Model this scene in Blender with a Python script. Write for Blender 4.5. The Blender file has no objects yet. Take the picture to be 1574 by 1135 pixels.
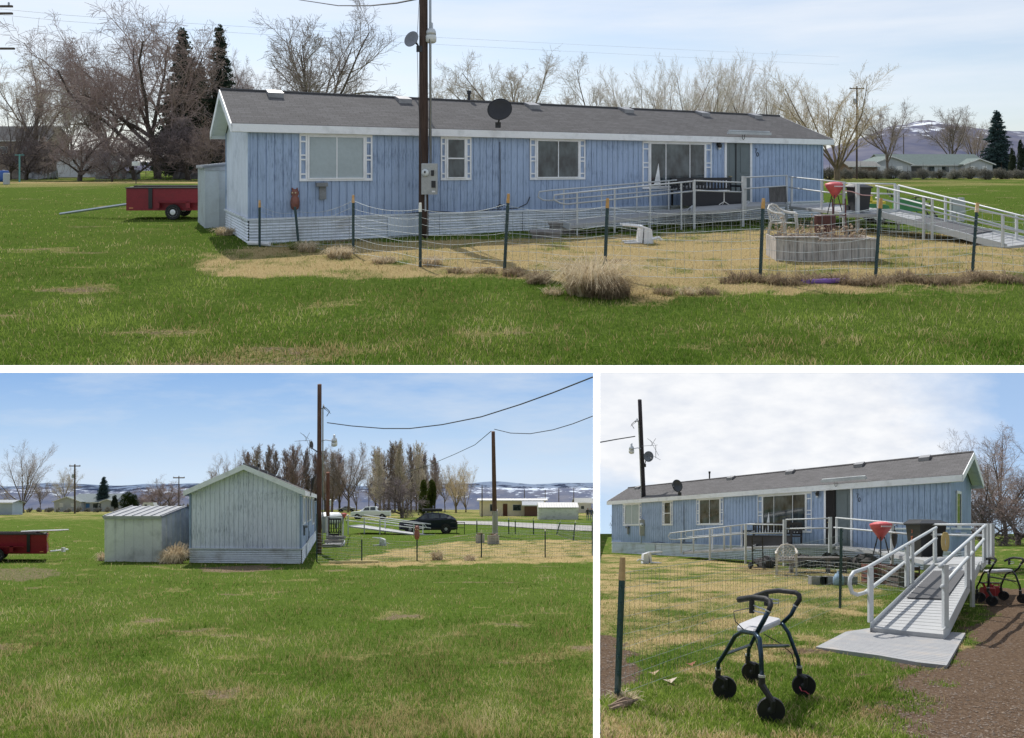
import bpy, math, random
import numpy as np
from mathutils import Vector, Matrix
R=math.radians
SC=bpy.context.scene; COL=SC.collection
F=1100.0; CX=787.0; ROW0=258.0     # focal length and optical axis in photograph pixels
# ---------------------------------------------------------------- sites
class Site:
    def __init__(s,S,h,hy,tag):
        s.S=S; s.h=h; s.hy=hy; s.k=(hy-ROW0)/F; s.tag=tag
    def g(s,px,py,z=0.0):
        d=F*(s.h-z)/(py-s.hy); return ((px-CX)/F*d,d,z)
    def q(s,px,py,d): return ((px-CX)/F*d,d,s.h+(s.hy-py)/F*d)
    def gd(s,px,d,z=0.0): return ((px-CX)/F*d,d,z)
    def w(s,p): return Vector((s.S*p[0],s.S*p[1],s.S*(p[2]-s.h)-s.k*s.S*p[1]))
A=Site(45.0,1.88,258.0,'a'); B=Site(1.0,2.5,772.0,'b'); C=Site(1.0,1.26,816.0,'c')
# ---------------------------------------------------------------- materials
MATS={}
def newmat(name):
    m=bpy.data.materials.new(name); m.use_nodes=True; nt=m.node_tree
    for n in list(nt.nodes): nt.nodes.remove(n)
    return m,nt
class NB:
    def __init__(s,nt): s.nt=nt
    def n(s,t,ins=None,**kw):
        x=s.nt.nodes.new(t)
        for a,b in kw.items(): setattr(x,a,b)
        for a,b in (ins or {}).items():
            if hasattr(b,'is_output') : s.nt.links.new(b,x.inputs[a])
            else: x.inputs[a].default_value=b
        return x
    def lc(s,scale=(1,1,1)):
        a=s.n('ShaderNodeAttribute',attribute_name='lc')
        m=s.n('ShaderNodeMapping',{'Vector':a.outputs['Vector'],'Scale':scale})
        return m.outputs[0]
    def noise(s,vec,sc,det=4,rough=.55):
        return s.n('ShaderNodeTexNoise',{'Vector':vec,'Scale':sc,'Detail':det,'Roughness':rough}).outputs['Fac']
    def ramp(s,f,stops):
        r=s.n('ShaderNodeValToRGB',{'Fac':f}); e=r.color_ramp.elements
        while len(e)<len(stops): e.new(.5)
        for i,(p,c) in enumerate(stops):
            e[i].position=p; e[i].color=tuple(c)+(1,) if len(c)==3 else c
        return r.outputs[0]
    def mix(s,f,a,b,mode='MIX'):
        m=s.n('ShaderNodeMix',data_type='RGBA',blend_type=mode)
        for sock,v in ((m.inputs[0],f),(m.inputs[6],a),(m.inputs[7],b)):
            if hasattr(v,'is_output'): s.nt.links.new(v,sock)
            elif isinstance(v,tuple): sock.default_value=v+(1,) if len(v)==3 else v
            else: sock.default_value=v
        return m.outputs[2]
    def math(s,op,a,b=0.0,c=0.0):
        m=s.n('ShaderNodeMath',operation=op)
        for i,v in enumerate((a,b,c)):
            if hasattr(v,'is_output'): s.nt.links.new(v,m.inputs[i])
            else: m.inputs[i].default_value=v
        return m.outputs[0]
    def out(s,sh): s.n('ShaderNodeOutputMaterial',{'Surface':sh})
    def bsdf(s,col,rough=.6,metal=0.0,bump=None,dist=.01,spec=.5):
        ins={'Base Color':col if hasattr(col,'is_output') else tuple(col)+(1,),'Roughness':rough,'Metallic':metal,'Specular IOR Level':spec}
        if bump is not None:
            ins['Normal']=s.n('ShaderNodeBump',{'Height':bump,'Distance':dist,'Strength':.8}).outputs[0]
        return s.n('ShaderNodeBsdfPrincipled',ins).outputs[0]
def paint(name,col,rough=.55,metal=0.0,var=.25,sc=3.0,stretch=(1,1,1),bs=.004,S=1.0,dirt=None,spec=.5):
    """plain coloured surface with worn, blotchy variation"""
    key=(name,S)
    if key in MATS: return MATS[key]
    m,nt=newmat(name); b=NB(nt); v=b.lc(stretch)
    n1=b.noise(v,sc,5); n2=b.noise(v,sc*9,3)
    f=b.math('MULTIPLY',n1,1.0)
    lo=tuple(c*(1-var) for c in col); hi=tuple(min(1,c*(1+var)) for c in col)
    c=b.ramp(f,[(.3,lo),(.7,hi)])
    c=b.mix(.35,c,b.ramp(n2,[(.35,lo),(.65,hi)]))
    if dirt: c=b.mix(b.ramp(n1,[(.5,(0,0,0)),(.72,(.7,.7,.7))]),c,dirt)
    b.out(b.bsdf(c,rough,metal,n2,bs*S,spec)); MATS[key]=m; return m
def siding_mat(name,col,dark,S,amt=.5):
    key=(name,S)
    if key in MATS: return MATS[key]
    m,nt=newmat(name); b=NB(nt)
    v=b.lc((5,5,.5)); n1=b.noise(v,1.6,6,.65); n2=b.noise(b.lc((18,18,2.2)),1.5,5,.7); n3=b.noise(b.lc((.5,.5,.9)),1.4,3)
    a=b.n('ShaderNodeAttribute',attribute_name='lc'); sp=b.n('ShaderNodeSeparateXYZ',{'Vector':a.outputs['Vector']})
    s=b.math('ADD',sp.outputs[0],sp.outputs[1]); fr=b.math('FRACT',b.math('DIVIDE',s,.2032))
    edge=b.math('ABSOLUTE',b.math('SUBTRACT',fr,.5)); edge=b.math('ADD',edge,b.math('MULTIPLY',b.math('SUBTRACT',n2,.5),.12))
    g=b.ramp(edge,[(.40,(0,0,0)),(.49,(.75,.75,.75))])
    c=b.ramp(n1,[(.3,tuple(x*.82 for x in col)),(.65,tuple(min(1,x*1.08) for x in col))])
    c=b.mix(b.ramp(b.math('MULTIPLY',n2,b.math('ADD',n3,.5)),[(.50,(0,0,0)),(.72,(amt,amt,amt))]),c,dark)
    c=b.mix(b.ramp(n1,[(.56,(0,0,0)),(.75,(amt*.8,amt*.8,amt*.8))]),c,tuple(min(1,x*1.5) for x in dark))
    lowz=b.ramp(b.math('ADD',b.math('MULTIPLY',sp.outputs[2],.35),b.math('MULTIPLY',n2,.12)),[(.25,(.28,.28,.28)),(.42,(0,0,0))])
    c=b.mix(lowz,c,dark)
    c=b.mix(g,c,dark)
    b.out(b.bsdf(c,.75,0,n2,.006*S,.2)); MATS[key]=m; return m
def shingle_mat(name,col,S):
    key=(name,S)
    if key in MATS: return MATS[key]
    m,nt=newmat(name); b=NB(nt)
    br=b.n('ShaderNodeTexBrick',{'Vector':b.lc((1,1,1)),'Scale':1.0,'Mortar Size':.009,'Brick Width':.32,'Row Height':.14,'Bias':-.1,
        'Color1':tuple(c*.72 for c in col)+(1,),'Color2':tuple(c*1.35 for c in col)+(1,),'Mortar':tuple(c*.32 for c in col)+(1,)})
    n=b.noise(b.lc(),1.1,4); n2=b.noise(b.lc(),60,3)
    c=b.mix(.3,br.outputs[0],b.ramp(n,[(.3,tuple(c*.7 for c in col)),(.7,tuple(c*1.4 for c in col))]))
    c=b.mix(.25,c,b.ramp(n2,[(.3,(.03,.03,.03)),(.7,(.4,.38,.37))]),'MIX')
    b.out(b.bsdf(c,.95,0,br.outputs[1],-.008*S,.15)); MATS[key]=m; return m
def glass_mat(name,col,S=1,rough=.06,blot=(.2,.22,.22),spec=.6):
    key=(name,S)
    if key in MATS: return MATS[key]
    m,nt=newmat(name); b=NB(nt); n=b.noise(b.lc((1.3,1.3,.8)),2.2,3)
    c=b.ramp(n,[(.38,col),(.7,blot)])
    b.out(b.bsdf(c,rough,0,None,.01,spec)); MATS[key]=m; return m
def wood_mat(name,col,S,dark=(.08,.07,.06),vert=True):
    key=(name,S)
    if key in MATS: return MATS[key]
    m,nt=newmat(name); b=NB(nt); st=(14,14,1.1) if vert else (1.1,14,14)
    n1=b.noise(b.lc(st),1.3,6,.7); n2=b.noise(b.lc(),2.1,4)
    c=b.ramp(n1,[(.3,dark),(.5,col),(.72,tuple(min(1,x*1.35) for x in col))])
    c=b.mix(b.ramp(n2,[(.45,(0,0,0)),(.8,(.6,.6,.6))]),c,tuple(x*.5 for x in col))
    b.out(b.bsdf(c,.85,0,n1,.01*S,.2)); MATS[key]=m; return m
def leaf_mat(name,c1,c2,trans=.35):
    if name in MATS: return MATS[name]
    m,nt=newmat(name); b=NB(nt); n=b.noise(b.lc(),3.0,3)
    oi=b.n('ShaderNodeObjectInfo'); n=b.math('ADD',n,b.math('MULTIPLY',b.math('SUBTRACT',oi.outputs['Random'],.5),.2))
    c=b.ramp(n,[(.3,c1),(.7,c2)])
    d=b.n('ShaderNodeBsdfDiffuse',{'Color':c}); t=b.n('ShaderNodeBsdfTranslucent',{'Color':c})
    b.out(b.n('ShaderNodeMixShader',{0:trans,1:d.outputs[0],2:t.outputs[0]}).outputs[0]); MATS[name]=m; return m
def bark_mat(name,c1,c2):
    if name in MATS: return MATS[name]
    m,nt=newmat(name); b=NB(nt); n=b.noise(b.lc((3,3,.8)),3,5)
    oi=b.n('ShaderNodeObjectInfo'); n=b.math('ADD',n,b.math('MULTIPLY',b.math('SUBTRACT',oi.outputs['Random'],.5),.25))
    b.out(b.bsdf(b.ramp(n,[(.3,c1),(.7,c2)]),.9,0,None,.01,.15)); MATS[name]=m; return m
# ---------------------------------------------------------------- mesh builder
class MB:
    def __init__(s): s.v=[]; s.f=[]; s.n=0; s.sm=False
    def add(s,vs,fs):
        o=s.n; s.v.extend([tuple(v) for v in vs]); s.n+=len(vs); s.f.extend([tuple(i+o for i in f) for f in fs]); return s
    def box(s,x0,x1,y0,y1,z0,z1):
        if x0>x1:x0,x1=x1,x0
        if y0>y1:y0,y1=y1,y0
        return s.add([(x0,y0,z0),(x1,y0,z0),(x1,y1,z0),(x0,y1,z0),(x0,y0,z1),(x1,y0,z1),(x1,y1,z1),(x0,y1,z1)],
            [(0,3,2,1),(4,5,6,7),(0,1,5,4),(1,2,6,5),(2,3,7,6),(3,0,4,7)])
    def bbox(s,x0,x1,y0,y1,z0,z1,b=.01):
        """box with chamfered vertical and top edges"""
        ring=lambda i,z:[(x0+i,y0+b,z),(x0+b,y0+i,z),(x1-b,y0+i,z),(x1-i,y0+b,z),(x1-i,y1-b,z),(x1-b,y1-i,z),(x0+b,y1-i,z),(x0+i,y1-b,z)]
        vs=ring(0,z0)+ring(0,z1-b)+[(x+(b if x<(x0+x1)/2 else -b)*.8,y+(b if y<(y0+y1)/2 else -b)*.8,z1) for x,y,z in ring(0,0)]
        fs=[tuple(range(7,-1,-1)),tuple(range(16,24))]
        for r in (0,8):
            for i in range(8): fs.append((r+i,r+(i+1)%8,r+8+(i+1)%8,r+8+i))
        return s.add(vs,fs)
    def tube(s,pts,rad,n=6,cap=True,closed=False):
        pts=[Vector(p) for p in pts]; m=len(pts)
        if not hasattr(rad,'__len__'): rad=[rad]*m
        vs=[]; up=Vector((0,0,1)); prev=None
        for i,p in enumerate(pts):
            if closed: t=pts[(i+1)%m]-pts[i-1]
            else: t=pts[min(i+1,m-1)]-pts[max(i-1,0)]
            if t.length<1e-9: t=Vector((0,0,1))
            t.normalize()
            if prev is None:
                a=t.cross(up) 
                if a.length<.05: a=t.cross(Vector((0,1,0)))
            else: a=prev-t*prev.dot(t)
            if a.length<1e-6: a=t.cross(Vector((1,0,0)))
            a.normalize(); prev=a; b=t.cross(a)
            for j in range(n):
                w=2*math.pi*j/n; vs.append(p+(a*math.cos(w)+b*math.sin(w))*rad[i])
        fs=[]
        for i in range(m if closed else m-1):
            k=(i+1)%m
            for j in range(n): fs.append((i*n+j,i*n+(j+1)%n,k*n+(j+1)%n,k*n+j))
        if cap and not closed and n>2: fs.append(tuple(range(n-1,-1,-1))); fs.append(tuple((m-1)*n+j for j in range(n)))
        return s.add(vs,fs)
    def lathe(s,c,prof,n=16,axis='z'):
        """prof = [(r,h)], around an axis through c"""
        vs=[]
        for r,h in prof:
            for j in range(n):
                w=2*math.pi*j/n; a,b=r*math.cos(w),r*math.sin(w)
                o={'z':(a,b,h),'x':(h,a,b),'y':(a,h,b)}[axis]; vs.append((c[0]+o[0],c[1]+o[1],c[2]+o[2]))
        fs=[]
        for i in range(len(prof)-1):
            for j in range(n): fs.append((i*n+j,i*n+(j+1)%n,(i+1)*n+(j+1)%n,(i+1)*n+j))
        fs.append(tuple(range(n-1,-1,-1))); fs.append(tuple((len(prof)-1)*n+j for j in range(n)))
        return s.add(vs,fs)
    def prism(s,poly,a,b,axis='y'):
        """polygon in the two other axes, extruded along axis from a to b"""
        def mk(u,v,t): return {'y':(u,t,v),'x':(t,u,v),'z':(u,v,t)}[axis]
        n=len(poly); vs=[mk(u,v,a) for u,v in poly]+[mk(u,v,b) for u,v in poly]
        fs=[tuple(range(n-1,-1,-1)),tuple(range(n,2*n))]+[(i,(i+1)%n,n+(i+1)%n,n+i) for i in range(n)]
        return s.add(vs,fs)
    def hexa(s,p):  # 8 points, bottom ring then top ring
        return s.add(p,[(0,3,2,1),(4,5,6,7),(0,1,5,4),(1,2,6,5),(2,3,7,6),(3,0,4,7)])
    def blob(s,c,r,n=8,m=6,rng=None,j=.15):
        vs=[]; rx,ry,rz=r
        for i in range(m+1):
            t=math.pi*i/m
            for k in range(n):
                w=2*math.pi*k/n; q=1+((rng.random()-.5)*2*j if rng else 0)
                vs.append((c[0]+rx*q*math.sin(t)*math.cos(w),c[1]+ry*q*math.sin(t)*math.sin(w),c[2]+rz*q*math.cos(t)))
        fs=[(i*n+k,i*n+(k+1)%n,(i+1)*n+(k+1)%n,(i+1)*n+k) for i in range(m) for k in range(n)]
        return s.add(vs,fs)
def fixn(me):
    import bmesh
    bm=bmesh.new(); bm.from_mesh(me); bmesh.ops.recalc_face_normals(bm,faces=bm.faces); bm.to_mesh(me); bm.free()
def mesh_from(name,V,Fs,raw,mat,smooth=False,recalc=True,attrs=None):
    me=bpy.data.meshes.new(name); me.from_pydata([tuple(v) for v in V],[],Fs)
    if recalc and len(Fs)<6000: fixn(me)
    a=me.attributes.new('lc','FLOAT_VECTOR','POINT'); a.data.foreach_set('vector',np.asarray(raw,dtype=np.float32).ravel())
    for nm,vals in (attrs or {}).items():
        t=me.attributes.new(nm,'FLOAT','POINT'); t.data.foreach_set('value',np.asarray(vals,dtype=np.float32).ravel())
    if mat: me.materials.append(mat)
    if smooth: me.polygons.foreach_set('use_smooth',[True]*len(me.polygons))
    me.update(); return me
# ---------------------------------------------------------------- things
def tags(o,label=None,cat=None,group=None,kind=None):
    if label: o['label']=label
    if cat: o['category']=cat
    if group: o['group']=group
    if kind: o['kind']=kind
class T:
    """a thing standing on a site: plumb, its floor following the site's slope"""
    def __init__(s,site,name,label,cat,base,ex=(1,0),ey=None,group=None,shear=True,scale=1.0,absolute=False,kind=None,single=False):
        s.site=site; s.base=Vector(base); s.ex=Vector((ex[0],ex[1],0)); 
        if ey is None: ey=(-ex[1],ex[0])
        s.ey=Vector((ey[0],ey[1],0)); s.shear=shear; s.abs=absolute; s.scale=scale
        s.name=name; s.meta=(label,cat,group,kind); s.root=None; s.is1=single
        if not single:
            o=bpy.data.objects.new(name,None); o.empty_display_size=.3; COL.objects.link(o); s._place(o); s.root=o
    def _place(s,o):
        o.location=s.site.w(s.base); k=s.site.S*s.scale; o.scale=(k,k,k); tags(o,*s.meta)
    def xf(s,V):
        V=np.asarray(V,dtype=float).reshape(-1,3)
        if s.abs: W=V-np.array(s.base)
        else: W=V[:,:1]*np.array(s.ex)+V[:,1:2]*np.array(s.ey)+V[:,2:3]*np.array((0,0,1.0))
        if s.shear: W[:,2]-=s.site.k*W[:,1]
        return W
    def part(s,name,mb,mat,parent=None,smooth=False,label=None,attrs=None,recalc=True):
        me=mesh_from(name,s.xf(mb.v),mb.f,mb.v,mat,smooth,recalc,attrs)
        o=bpy.data.objects.new(name,me); COL.objects.link(o)
        if s.is1 and s.root is None: s._place(o); s.root=o
        else: o.parent=parent or s.root
        if label: o['label']=label
        return o
def ang(a): return (math.cos(R(a)),math.sin(R(a)))
def dup(root,loc=None,rz=0,scale=None,label=None,group=None):
    r=root.copy(); COL.objects.link(r)
    if loc is not None: r.location=loc
    r.rotation_euler=(0,0,rz)
    if scale: r.scale=(scale,)*3
    if label: r['label']=label
    if group: r['group']=group
    for ch in list(root.children):
        c=ch.copy(); COL.objects.link(c); c.parent=r
        for g in list(ch.children):
            d=g.copy(); COL.objects.link(d); d.parent=c
    return r
def sid(site): return {'a':'wide upper view','b':'lower left view','c':'lower right view'}[site.tag]
# ---------------------------------------------------------------- camera, sun, sky
cam=bpy.data.cameras.new('camera'); co=bpy.data.objects.new('camera',cam); COL.objects.link(co); SC.camera=co
co.rotation_euler=(R(90),0,0); cam.sensor_width=36; cam.lens=36*F/1574; cam.shift_y=-(567.5-ROW0)/1574; cam.clip_start=.1; cam.clip_end=200000
SUN=Vector((-.27,.66,.70)).normalized()
sl=bpy.data.lights.new('sun','SUN'); sl.energy=4.0; sl.angle=R(.5); sl.color=(1,.955,.88)
so=bpy.data.objects.new('sun',sl); COL.objects.link(so); so.rotation_euler=SUN.to_track_quat('Z','Y').to_euler(); so.location=(0,0,50)
W=bpy.data.worlds.new('World'); SC.world=W; W.use_nodes=True; nt=W.node_tree
for n in list(nt.nodes): nt.nodes.remove(n)
b=NB(nt)
sky=b.n('ShaderNodeTexSky',sky_type='NISHITA',sun_disc=False,sun_elevation=math.asin(SUN.z),sun_rotation=math.atan2(SUN.x,SUN.y),air_density=1.0,dust_density=.6,ozone_density=1.6)
tc=b.n('ShaderNodeTexCoord'); mp=b.n('ShaderNodeMapping',{'Vector':tc.outputs['Generated'],'Scale':(1.2,1.2,9),'Rotation':(R(8),R(-9),0)})
cn=b.noise(mp.outputs[0],2.2,6,.55); cf=b.ramp(cn,[(.36,(0,0,0)),(.72,(.75,.75,.75))])
skc=b.mix(.45,sky.outputs[0],(6.4,7.1,8.3))
skc=b.mix(cf,skc,(7.4,7.75,8.3))
bg=b.n('ShaderNodeBackground',{'Color':skc,'Strength':.105}); b.n('ShaderNodeOutputWorld',{'Surface':bg.outputs[0]})
SC.view_settings.view_transform='Standard'; SC.view_settings.look='None'; SC.view_settings.exposure=.2; SC.view_settings.gamma=1
# ---------------------------------------------------------------- noise
_pr=np.random.RandomState(5).rand(512,512)
def vn(x,y):
    x=np.asarray(x,dtype=float); y=np.asarray(y,dtype=float)
    xi=np.floor(x).astype(int); yi=np.floor(y).astype(int); fx=x-xi; fy=y-yi
    fx=fx*fx*(3-2*fx); fy=fy*fy*(3-2*fy)
    g=lambda a,c:_pr[a%512,c%512]
    return (g(xi,yi)*(1-fx)+g(xi+1,yi)*fx)*(1-fy)+(g(xi,yi+1)*(1-fx)+g(xi+1,yi+1)*fx)*fy
def fbm(x,y,o=4):
    s=0; a=1; t=0
    for i in range(o): s=s+a*vn(x*2**i+i*17.3,y*2**i+i*9.1); t+=a; a*=.55
    return s/t
def inpoly(X,Y,P):
    r=np.zeros(X.shape,bool); n=len(P)
    for i in range(n):
        x1,y1=P[i]; x2,y2=P[(i+1)%n]
        c=((y1>Y)!=(y2>Y))&(X<(x2-x1)*(Y-y1)/((y2-y1) if y2!=y1 else 1e-9)+x1); r^=c
    return r
def area(site,X,Y,P,amp=.35,sc=1.1):
    """soft mask of a ground patch with a ragged outline"""
    P=[site.g(*p)[:2] for p in P]
    dx=(fbm(X*sc,Y*sc)-.5)*amp*4; dy=(fbm(X*sc+40,Y*sc+7)-.5)*amp*4
    m=0
    for ox,oy in ((0,0),(.25,.1),(-.25,-.1),(.1,-.3),(-.1,.3)): m=m+inpoly(X+dx+ox*amp*2,Y+dy+oy*amp*2,P)/5.0
    return m
DRY_A=[(285,402),(383,378),(700,369),(1000,362),(1250,350),(1574,366),(1800,372),(1800,422),(1574,424),(1430,436),(1300,448),(1150,458),(1000,462),(880,450),(760,428),(600,428),(430,428),(330,420)]
DRY_B=[(463,868),(540,862),(600,846),(700,832),(912,829),(1000,830),(1000,868),(912,866),(700,868),(560,872)]
YARD_C=[(925,850),(1100,862),(1300,880),(1390,890),(1330,960),(1250,960),(1150,975),(1000,1000),(925,1010),(800,930)]
DIRT_C=[(1520,905),(1700,900),(1800,1200),(1345,1200),(1420,1085),(1385,1035),(1465,1015),(1500,960)]
def field(site,X,Y):
    n=fbm(X*.35,Y*.35); n2=fbm(X*1.7+9,Y*1.7,4); n3=fbm(X*5+3,Y*5,3)
    if site.tag=='a':
        dry=area(site,X,Y,DRY_A,.45)*np.clip(.45+1.3*(n2-.25),.2,1)
        dry=np.maximum(dry,np.clip((n2-.6)*3,0,.28))
        far=np.clip((Y-58)/14,0,1)*np.clip(1.15*(fbm(X*.06,Y*.05)-.2),.1,.9); dry=np.maximum(dry,far)
        dry=np.maximum(dry,np.clip(1-abs(Y-88-3*n)/9,0,1)*.95*(X<-20))
        dirt=np.clip((fbm(X*.45+31,Y*1.1+5,4)-.69)*9,0,1)*.6; dry=np.maximum(dry,np.clip((fbm(X*.45+31,Y*1.1+5,4)-.66)*7,0,.45))
    elif site.tag=='b':
        dry=area(site,X,Y,DRY_B,.4)*np.clip(.3+1.3*(n2-.25),.2,.85)
        near=np.clip((15-Y)/8,0,1)
        dry=np.maximum(dry,np.clip((n2-.5+.10*near)*3.5,0,.36)*(.3+.7*near))
        dry=np.maximum(dry,np.clip((Y-75)/40,0,1)*.55*n*1.6)
        pt=fbm(X*.8+31,Y*1.3+5,4); dry=np.maximum(dry,np.clip((pt-.63)*8,0,.42)); dirt=np.maximum(np.clip((pt-.70)*12,0,1)*.6,area(site,X,Y,[(-60,878),(40,870),(95,876),(90,886),(40,892),(-60,900)],.5)*.55)
        dirt=np.maximum(dirt,area(site,X,Y,[(300,873),(400,869),(450,874),(390,881),(310,880)],.35)*.7)
        dirt=np.where(Y>55,0,dirt)
    else:
        dry=area(site,X,Y,YARD_C,.35)*np.clip(.25+1.25*(n2-.25),.1,.85)
        dry=np.maximum(dry,np.clip((n2-.52)*4,0,.7))
        dirt=area(site,X,Y,DIRT_C,.22,2.2)*.97
        dirt=np.maximum(dirt,area(site,X,Y,[(880,965),(962,985),(966,1040),(925,1075),(880,1090)],.12,3)*.95)
        dirt=np.maximum(dirt,np.clip((n2-.66)*6,0,.6)*np.clip((8-Y)/4,0,1))
        dirt=np.maximum(dirt,np.clip((fbm(X*1.6+3,Y*1.6+5,4)-.60)*8,0,1)*.7*np.clip((X-1.6)/1.2,0,1)*(Y<8))
        dirt=np.maximum(dirt,area(site,X,Y,[(1130,868),(1480,884),(1480,930),(1390,905),(1130,880)],.2,2)*.5)
    return np.clip(dry,0,1),np.clip(dirt,0,1)
def ground_mat(site):
    m,nt=newmat('ground_turf_'+{'a':'front','b':'side','c':'yard'}[site.tag]); b=NB(nt); S=site.S
    dry=b.n('ShaderNodeAttribute',attribute_name='dry').outputs['Fac']; dirt=b.n('ShaderNodeAttribute',attribute_name='dirt').outputs['Fac']
    n1=b.noise(b.lc(),.5,5); n2=b.noise(b.lc(),9,5,.7); n3=b.noise(b.lc((1,.6,1)),34,4,.75)
    gr=b.ramp(n2,[(.25,(.040,.074,.013)),(.5,(.082,.135,.024)),(.75,(.17,.22,.05))])
    gr=b.mix(b.ramp(n1,[(.35,(0,0,0)),(.7,(.6,.6,.6))]),gr,(.105,.13,.035))
    gr=b.mix(b.ramp(n3,[(.3,(.5,.5,.5)),(.6,(0,0,0))]),gr,(.035,.06,.012))
    st=b.ramp(n3,[(.25,(.20,.145,.065)),(.5,(.40,.30,.15)),(.8,(.58,.46,.27))])
    dt=b.ramp(n3,[(.25,(.07,.05,.035)),(.5,(.19,.14,.10)),(.8,(.38,.31,.23))])
    if site.tag=='c': dt=b.ramp(n3,[(.25,(.055,.037,.025)),(.5,(.13,.09,.063)),(.8,(.24,.18,.13))])
    f=b.math('ADD',dry,b.math('MULTIPLY',b.math('SUBTRACT',b.math('ADD',b.math('MULTIPLY',n2,.5),b.math('MULTIPLY',n3,.8)),.65),1.15)); f=b.ramp(f,[(.30,(0,0,0)),(.75,(.9,.9,.9))])
    f2=b.math('ADD',dirt,b.math('MULTIPLY',b.math('SUBTRACT',n2,.5),1.3)); f2=b.ramp(f2,[(.35,(0,0,0)),(.7,(1,1,1))])
    c=b.mix(f2,b.mix(f,gr,st),dt)
    bp=b.n('ShaderNodeBump',{'Height':n3,'Distance':.05*S,'Strength':.9}).outputs[0]
    d=b.n('ShaderNodeBsdfDiffuse',{'Color':c,'Normal':bp})
    b.out(d.outputs[0]); return m
def blade_mat():
    m,nt=newmat('grass_blades'); b=NB(nt)
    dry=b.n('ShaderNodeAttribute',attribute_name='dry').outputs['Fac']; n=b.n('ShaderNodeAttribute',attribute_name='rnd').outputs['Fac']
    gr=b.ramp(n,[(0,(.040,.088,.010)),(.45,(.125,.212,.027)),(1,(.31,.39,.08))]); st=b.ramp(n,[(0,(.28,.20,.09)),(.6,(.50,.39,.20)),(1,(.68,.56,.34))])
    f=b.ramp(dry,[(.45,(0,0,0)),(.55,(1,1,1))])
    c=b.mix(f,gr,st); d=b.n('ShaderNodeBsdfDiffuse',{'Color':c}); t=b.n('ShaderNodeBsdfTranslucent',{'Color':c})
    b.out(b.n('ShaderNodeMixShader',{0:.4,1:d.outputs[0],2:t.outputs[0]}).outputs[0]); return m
BLADE=blade_mat()
def sheet(site,name,px0,px1,y0,y1,nx,ny,mat,z=0.0,flat=False,bump=.03):
    ys=y0*(y1/y0)**np.linspace(0,1,ny); us=np.linspace((px0-CX)/F,(px1-CX)/F,nx)
    U,Y=np.meshgrid(us,ys); X=U*Y
    Z=np.full(X.shape,z)
    if not flat: Z=Z+(fbm(X*1.3,Y*1.3,3)-.5)*bump*2*np.clip(40/Y,0,1)
    dry,dirt=field(site,X,Y)
    V=np.stack([X,Y,Z],-1).reshape(-1,3)
    idx=np.arange(nx*ny).reshape(ny,nx); Fs=np.stack([idx[:-1,:-1],idx[:-1,1:],idx[1:,1:],idx[1:,:-1]],-1).reshape(-1,4).tolist()
    t=T(site,name,None,None,(0,0,0),absolute=True,kind='structure',single=True)
    mb=MB(); mb.v=V; mb.f=Fs
    o=t.part(name,mb,mat,attrs={'dry':dry,'dirt':dirt},recalc=False,smooth=True); return o
def hz(site,X,Y): return (fbm(X*1.3,Y*1.3,3)-.5)*.06*np.clip(40/Y,0,1)
def grass(site,name,N,px0,px1,r0,r1,h0,h1,seed,wid=.006,skip=None,tall=0.0,pw=1.0,keepdry=1.0):
    rs=np.random.RandomState(seed); px=rs.uniform(px0,px1,N); row=r0+(r1-r0)*rs.rand(N)**pw
    Y=F*site.h/(row-site.hy); X=(px-CX)/F*Y
    dry,dirt=field(site,X,Y); keep=rs.rand(N)>dirt*1.1
    keep&=~((dry>.6)&(rs.rand(N)>keepdry))
    if skip is not None: keep&=~skip(X,Y)
    X,Y,dry=X[keep],Y[keep],dry[keep]; n=len(X)
    clump=fbm(X*2.2,Y*2.2,3); H=(h0+(h1-h0)*rs.rand(n))*(.45+1.1*clump)
    isdry=(rs.rand(n)<dry*.9+.07+.12*np.clip((fbm(X*.3+11,Y*.3,3)-.5)*4,0,1)+.2*(clump>.68)).astype(float)
    tl=rs.rand(n)<tall*(fbm(X*.9+5,Y*.9)>.52); H=np.where(tl,H*1.9,H); isdry=np.where(tl,1,isdry)
    w=np.maximum(wid,.7*Y/F)*(.7+.6*rs.rand(n)); w=np.where(tl,w*.7,w)
    a=rs.rand(n)*6.283; ln=H*(.25+.6*rs.rand(n)); la=rs.rand(n)*6.283
    Z=hz(site,X,Y)-.004
    dx,dy=np.cos(a)*w/2,np.sin(a)*w/2; lx,ly=np.cos(la)*ln,np.sin(la)*ln
    P=np.empty((n,5,3))
    P[:,0]=np.stack([X-dx,Y-dy,Z],-1); P[:,1]=np.stack([X+dx,Y+dy,Z],-1)
    P[:,2]=np.stack([X+dx*.7+lx*.35,Y+dy*.7+ly*.35,Z+H*.6],-1); P[:,3]=np.stack([X-dx*.7+lx*.35,Y-dy*.7+ly*.35,Z+H*.6],-1)
    P[:,4]=np.stack([X+lx,Y+ly,Z+H],-1)
    V=P.reshape(-1,3); k=np.arange(n)*5
    quads=np.stack([k,k+1,k+2,k+3],-1).tolist(); tris=np.stack([k+3,k+2,k+4],-1).tolist()
    t=T(site,name,None,None,(0,0,0),absolute=True,kind='stuff',single=True); mb=MB(); mb.v=V; mb.f=quads+tris
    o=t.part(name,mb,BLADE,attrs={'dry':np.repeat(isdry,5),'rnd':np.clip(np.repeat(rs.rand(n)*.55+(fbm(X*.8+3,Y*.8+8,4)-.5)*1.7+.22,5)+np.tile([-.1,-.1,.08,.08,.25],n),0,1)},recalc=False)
    o['label']='short lawn grass, green with straw patches, in the '+sid(site); o['category']='grass'; return o
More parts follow.
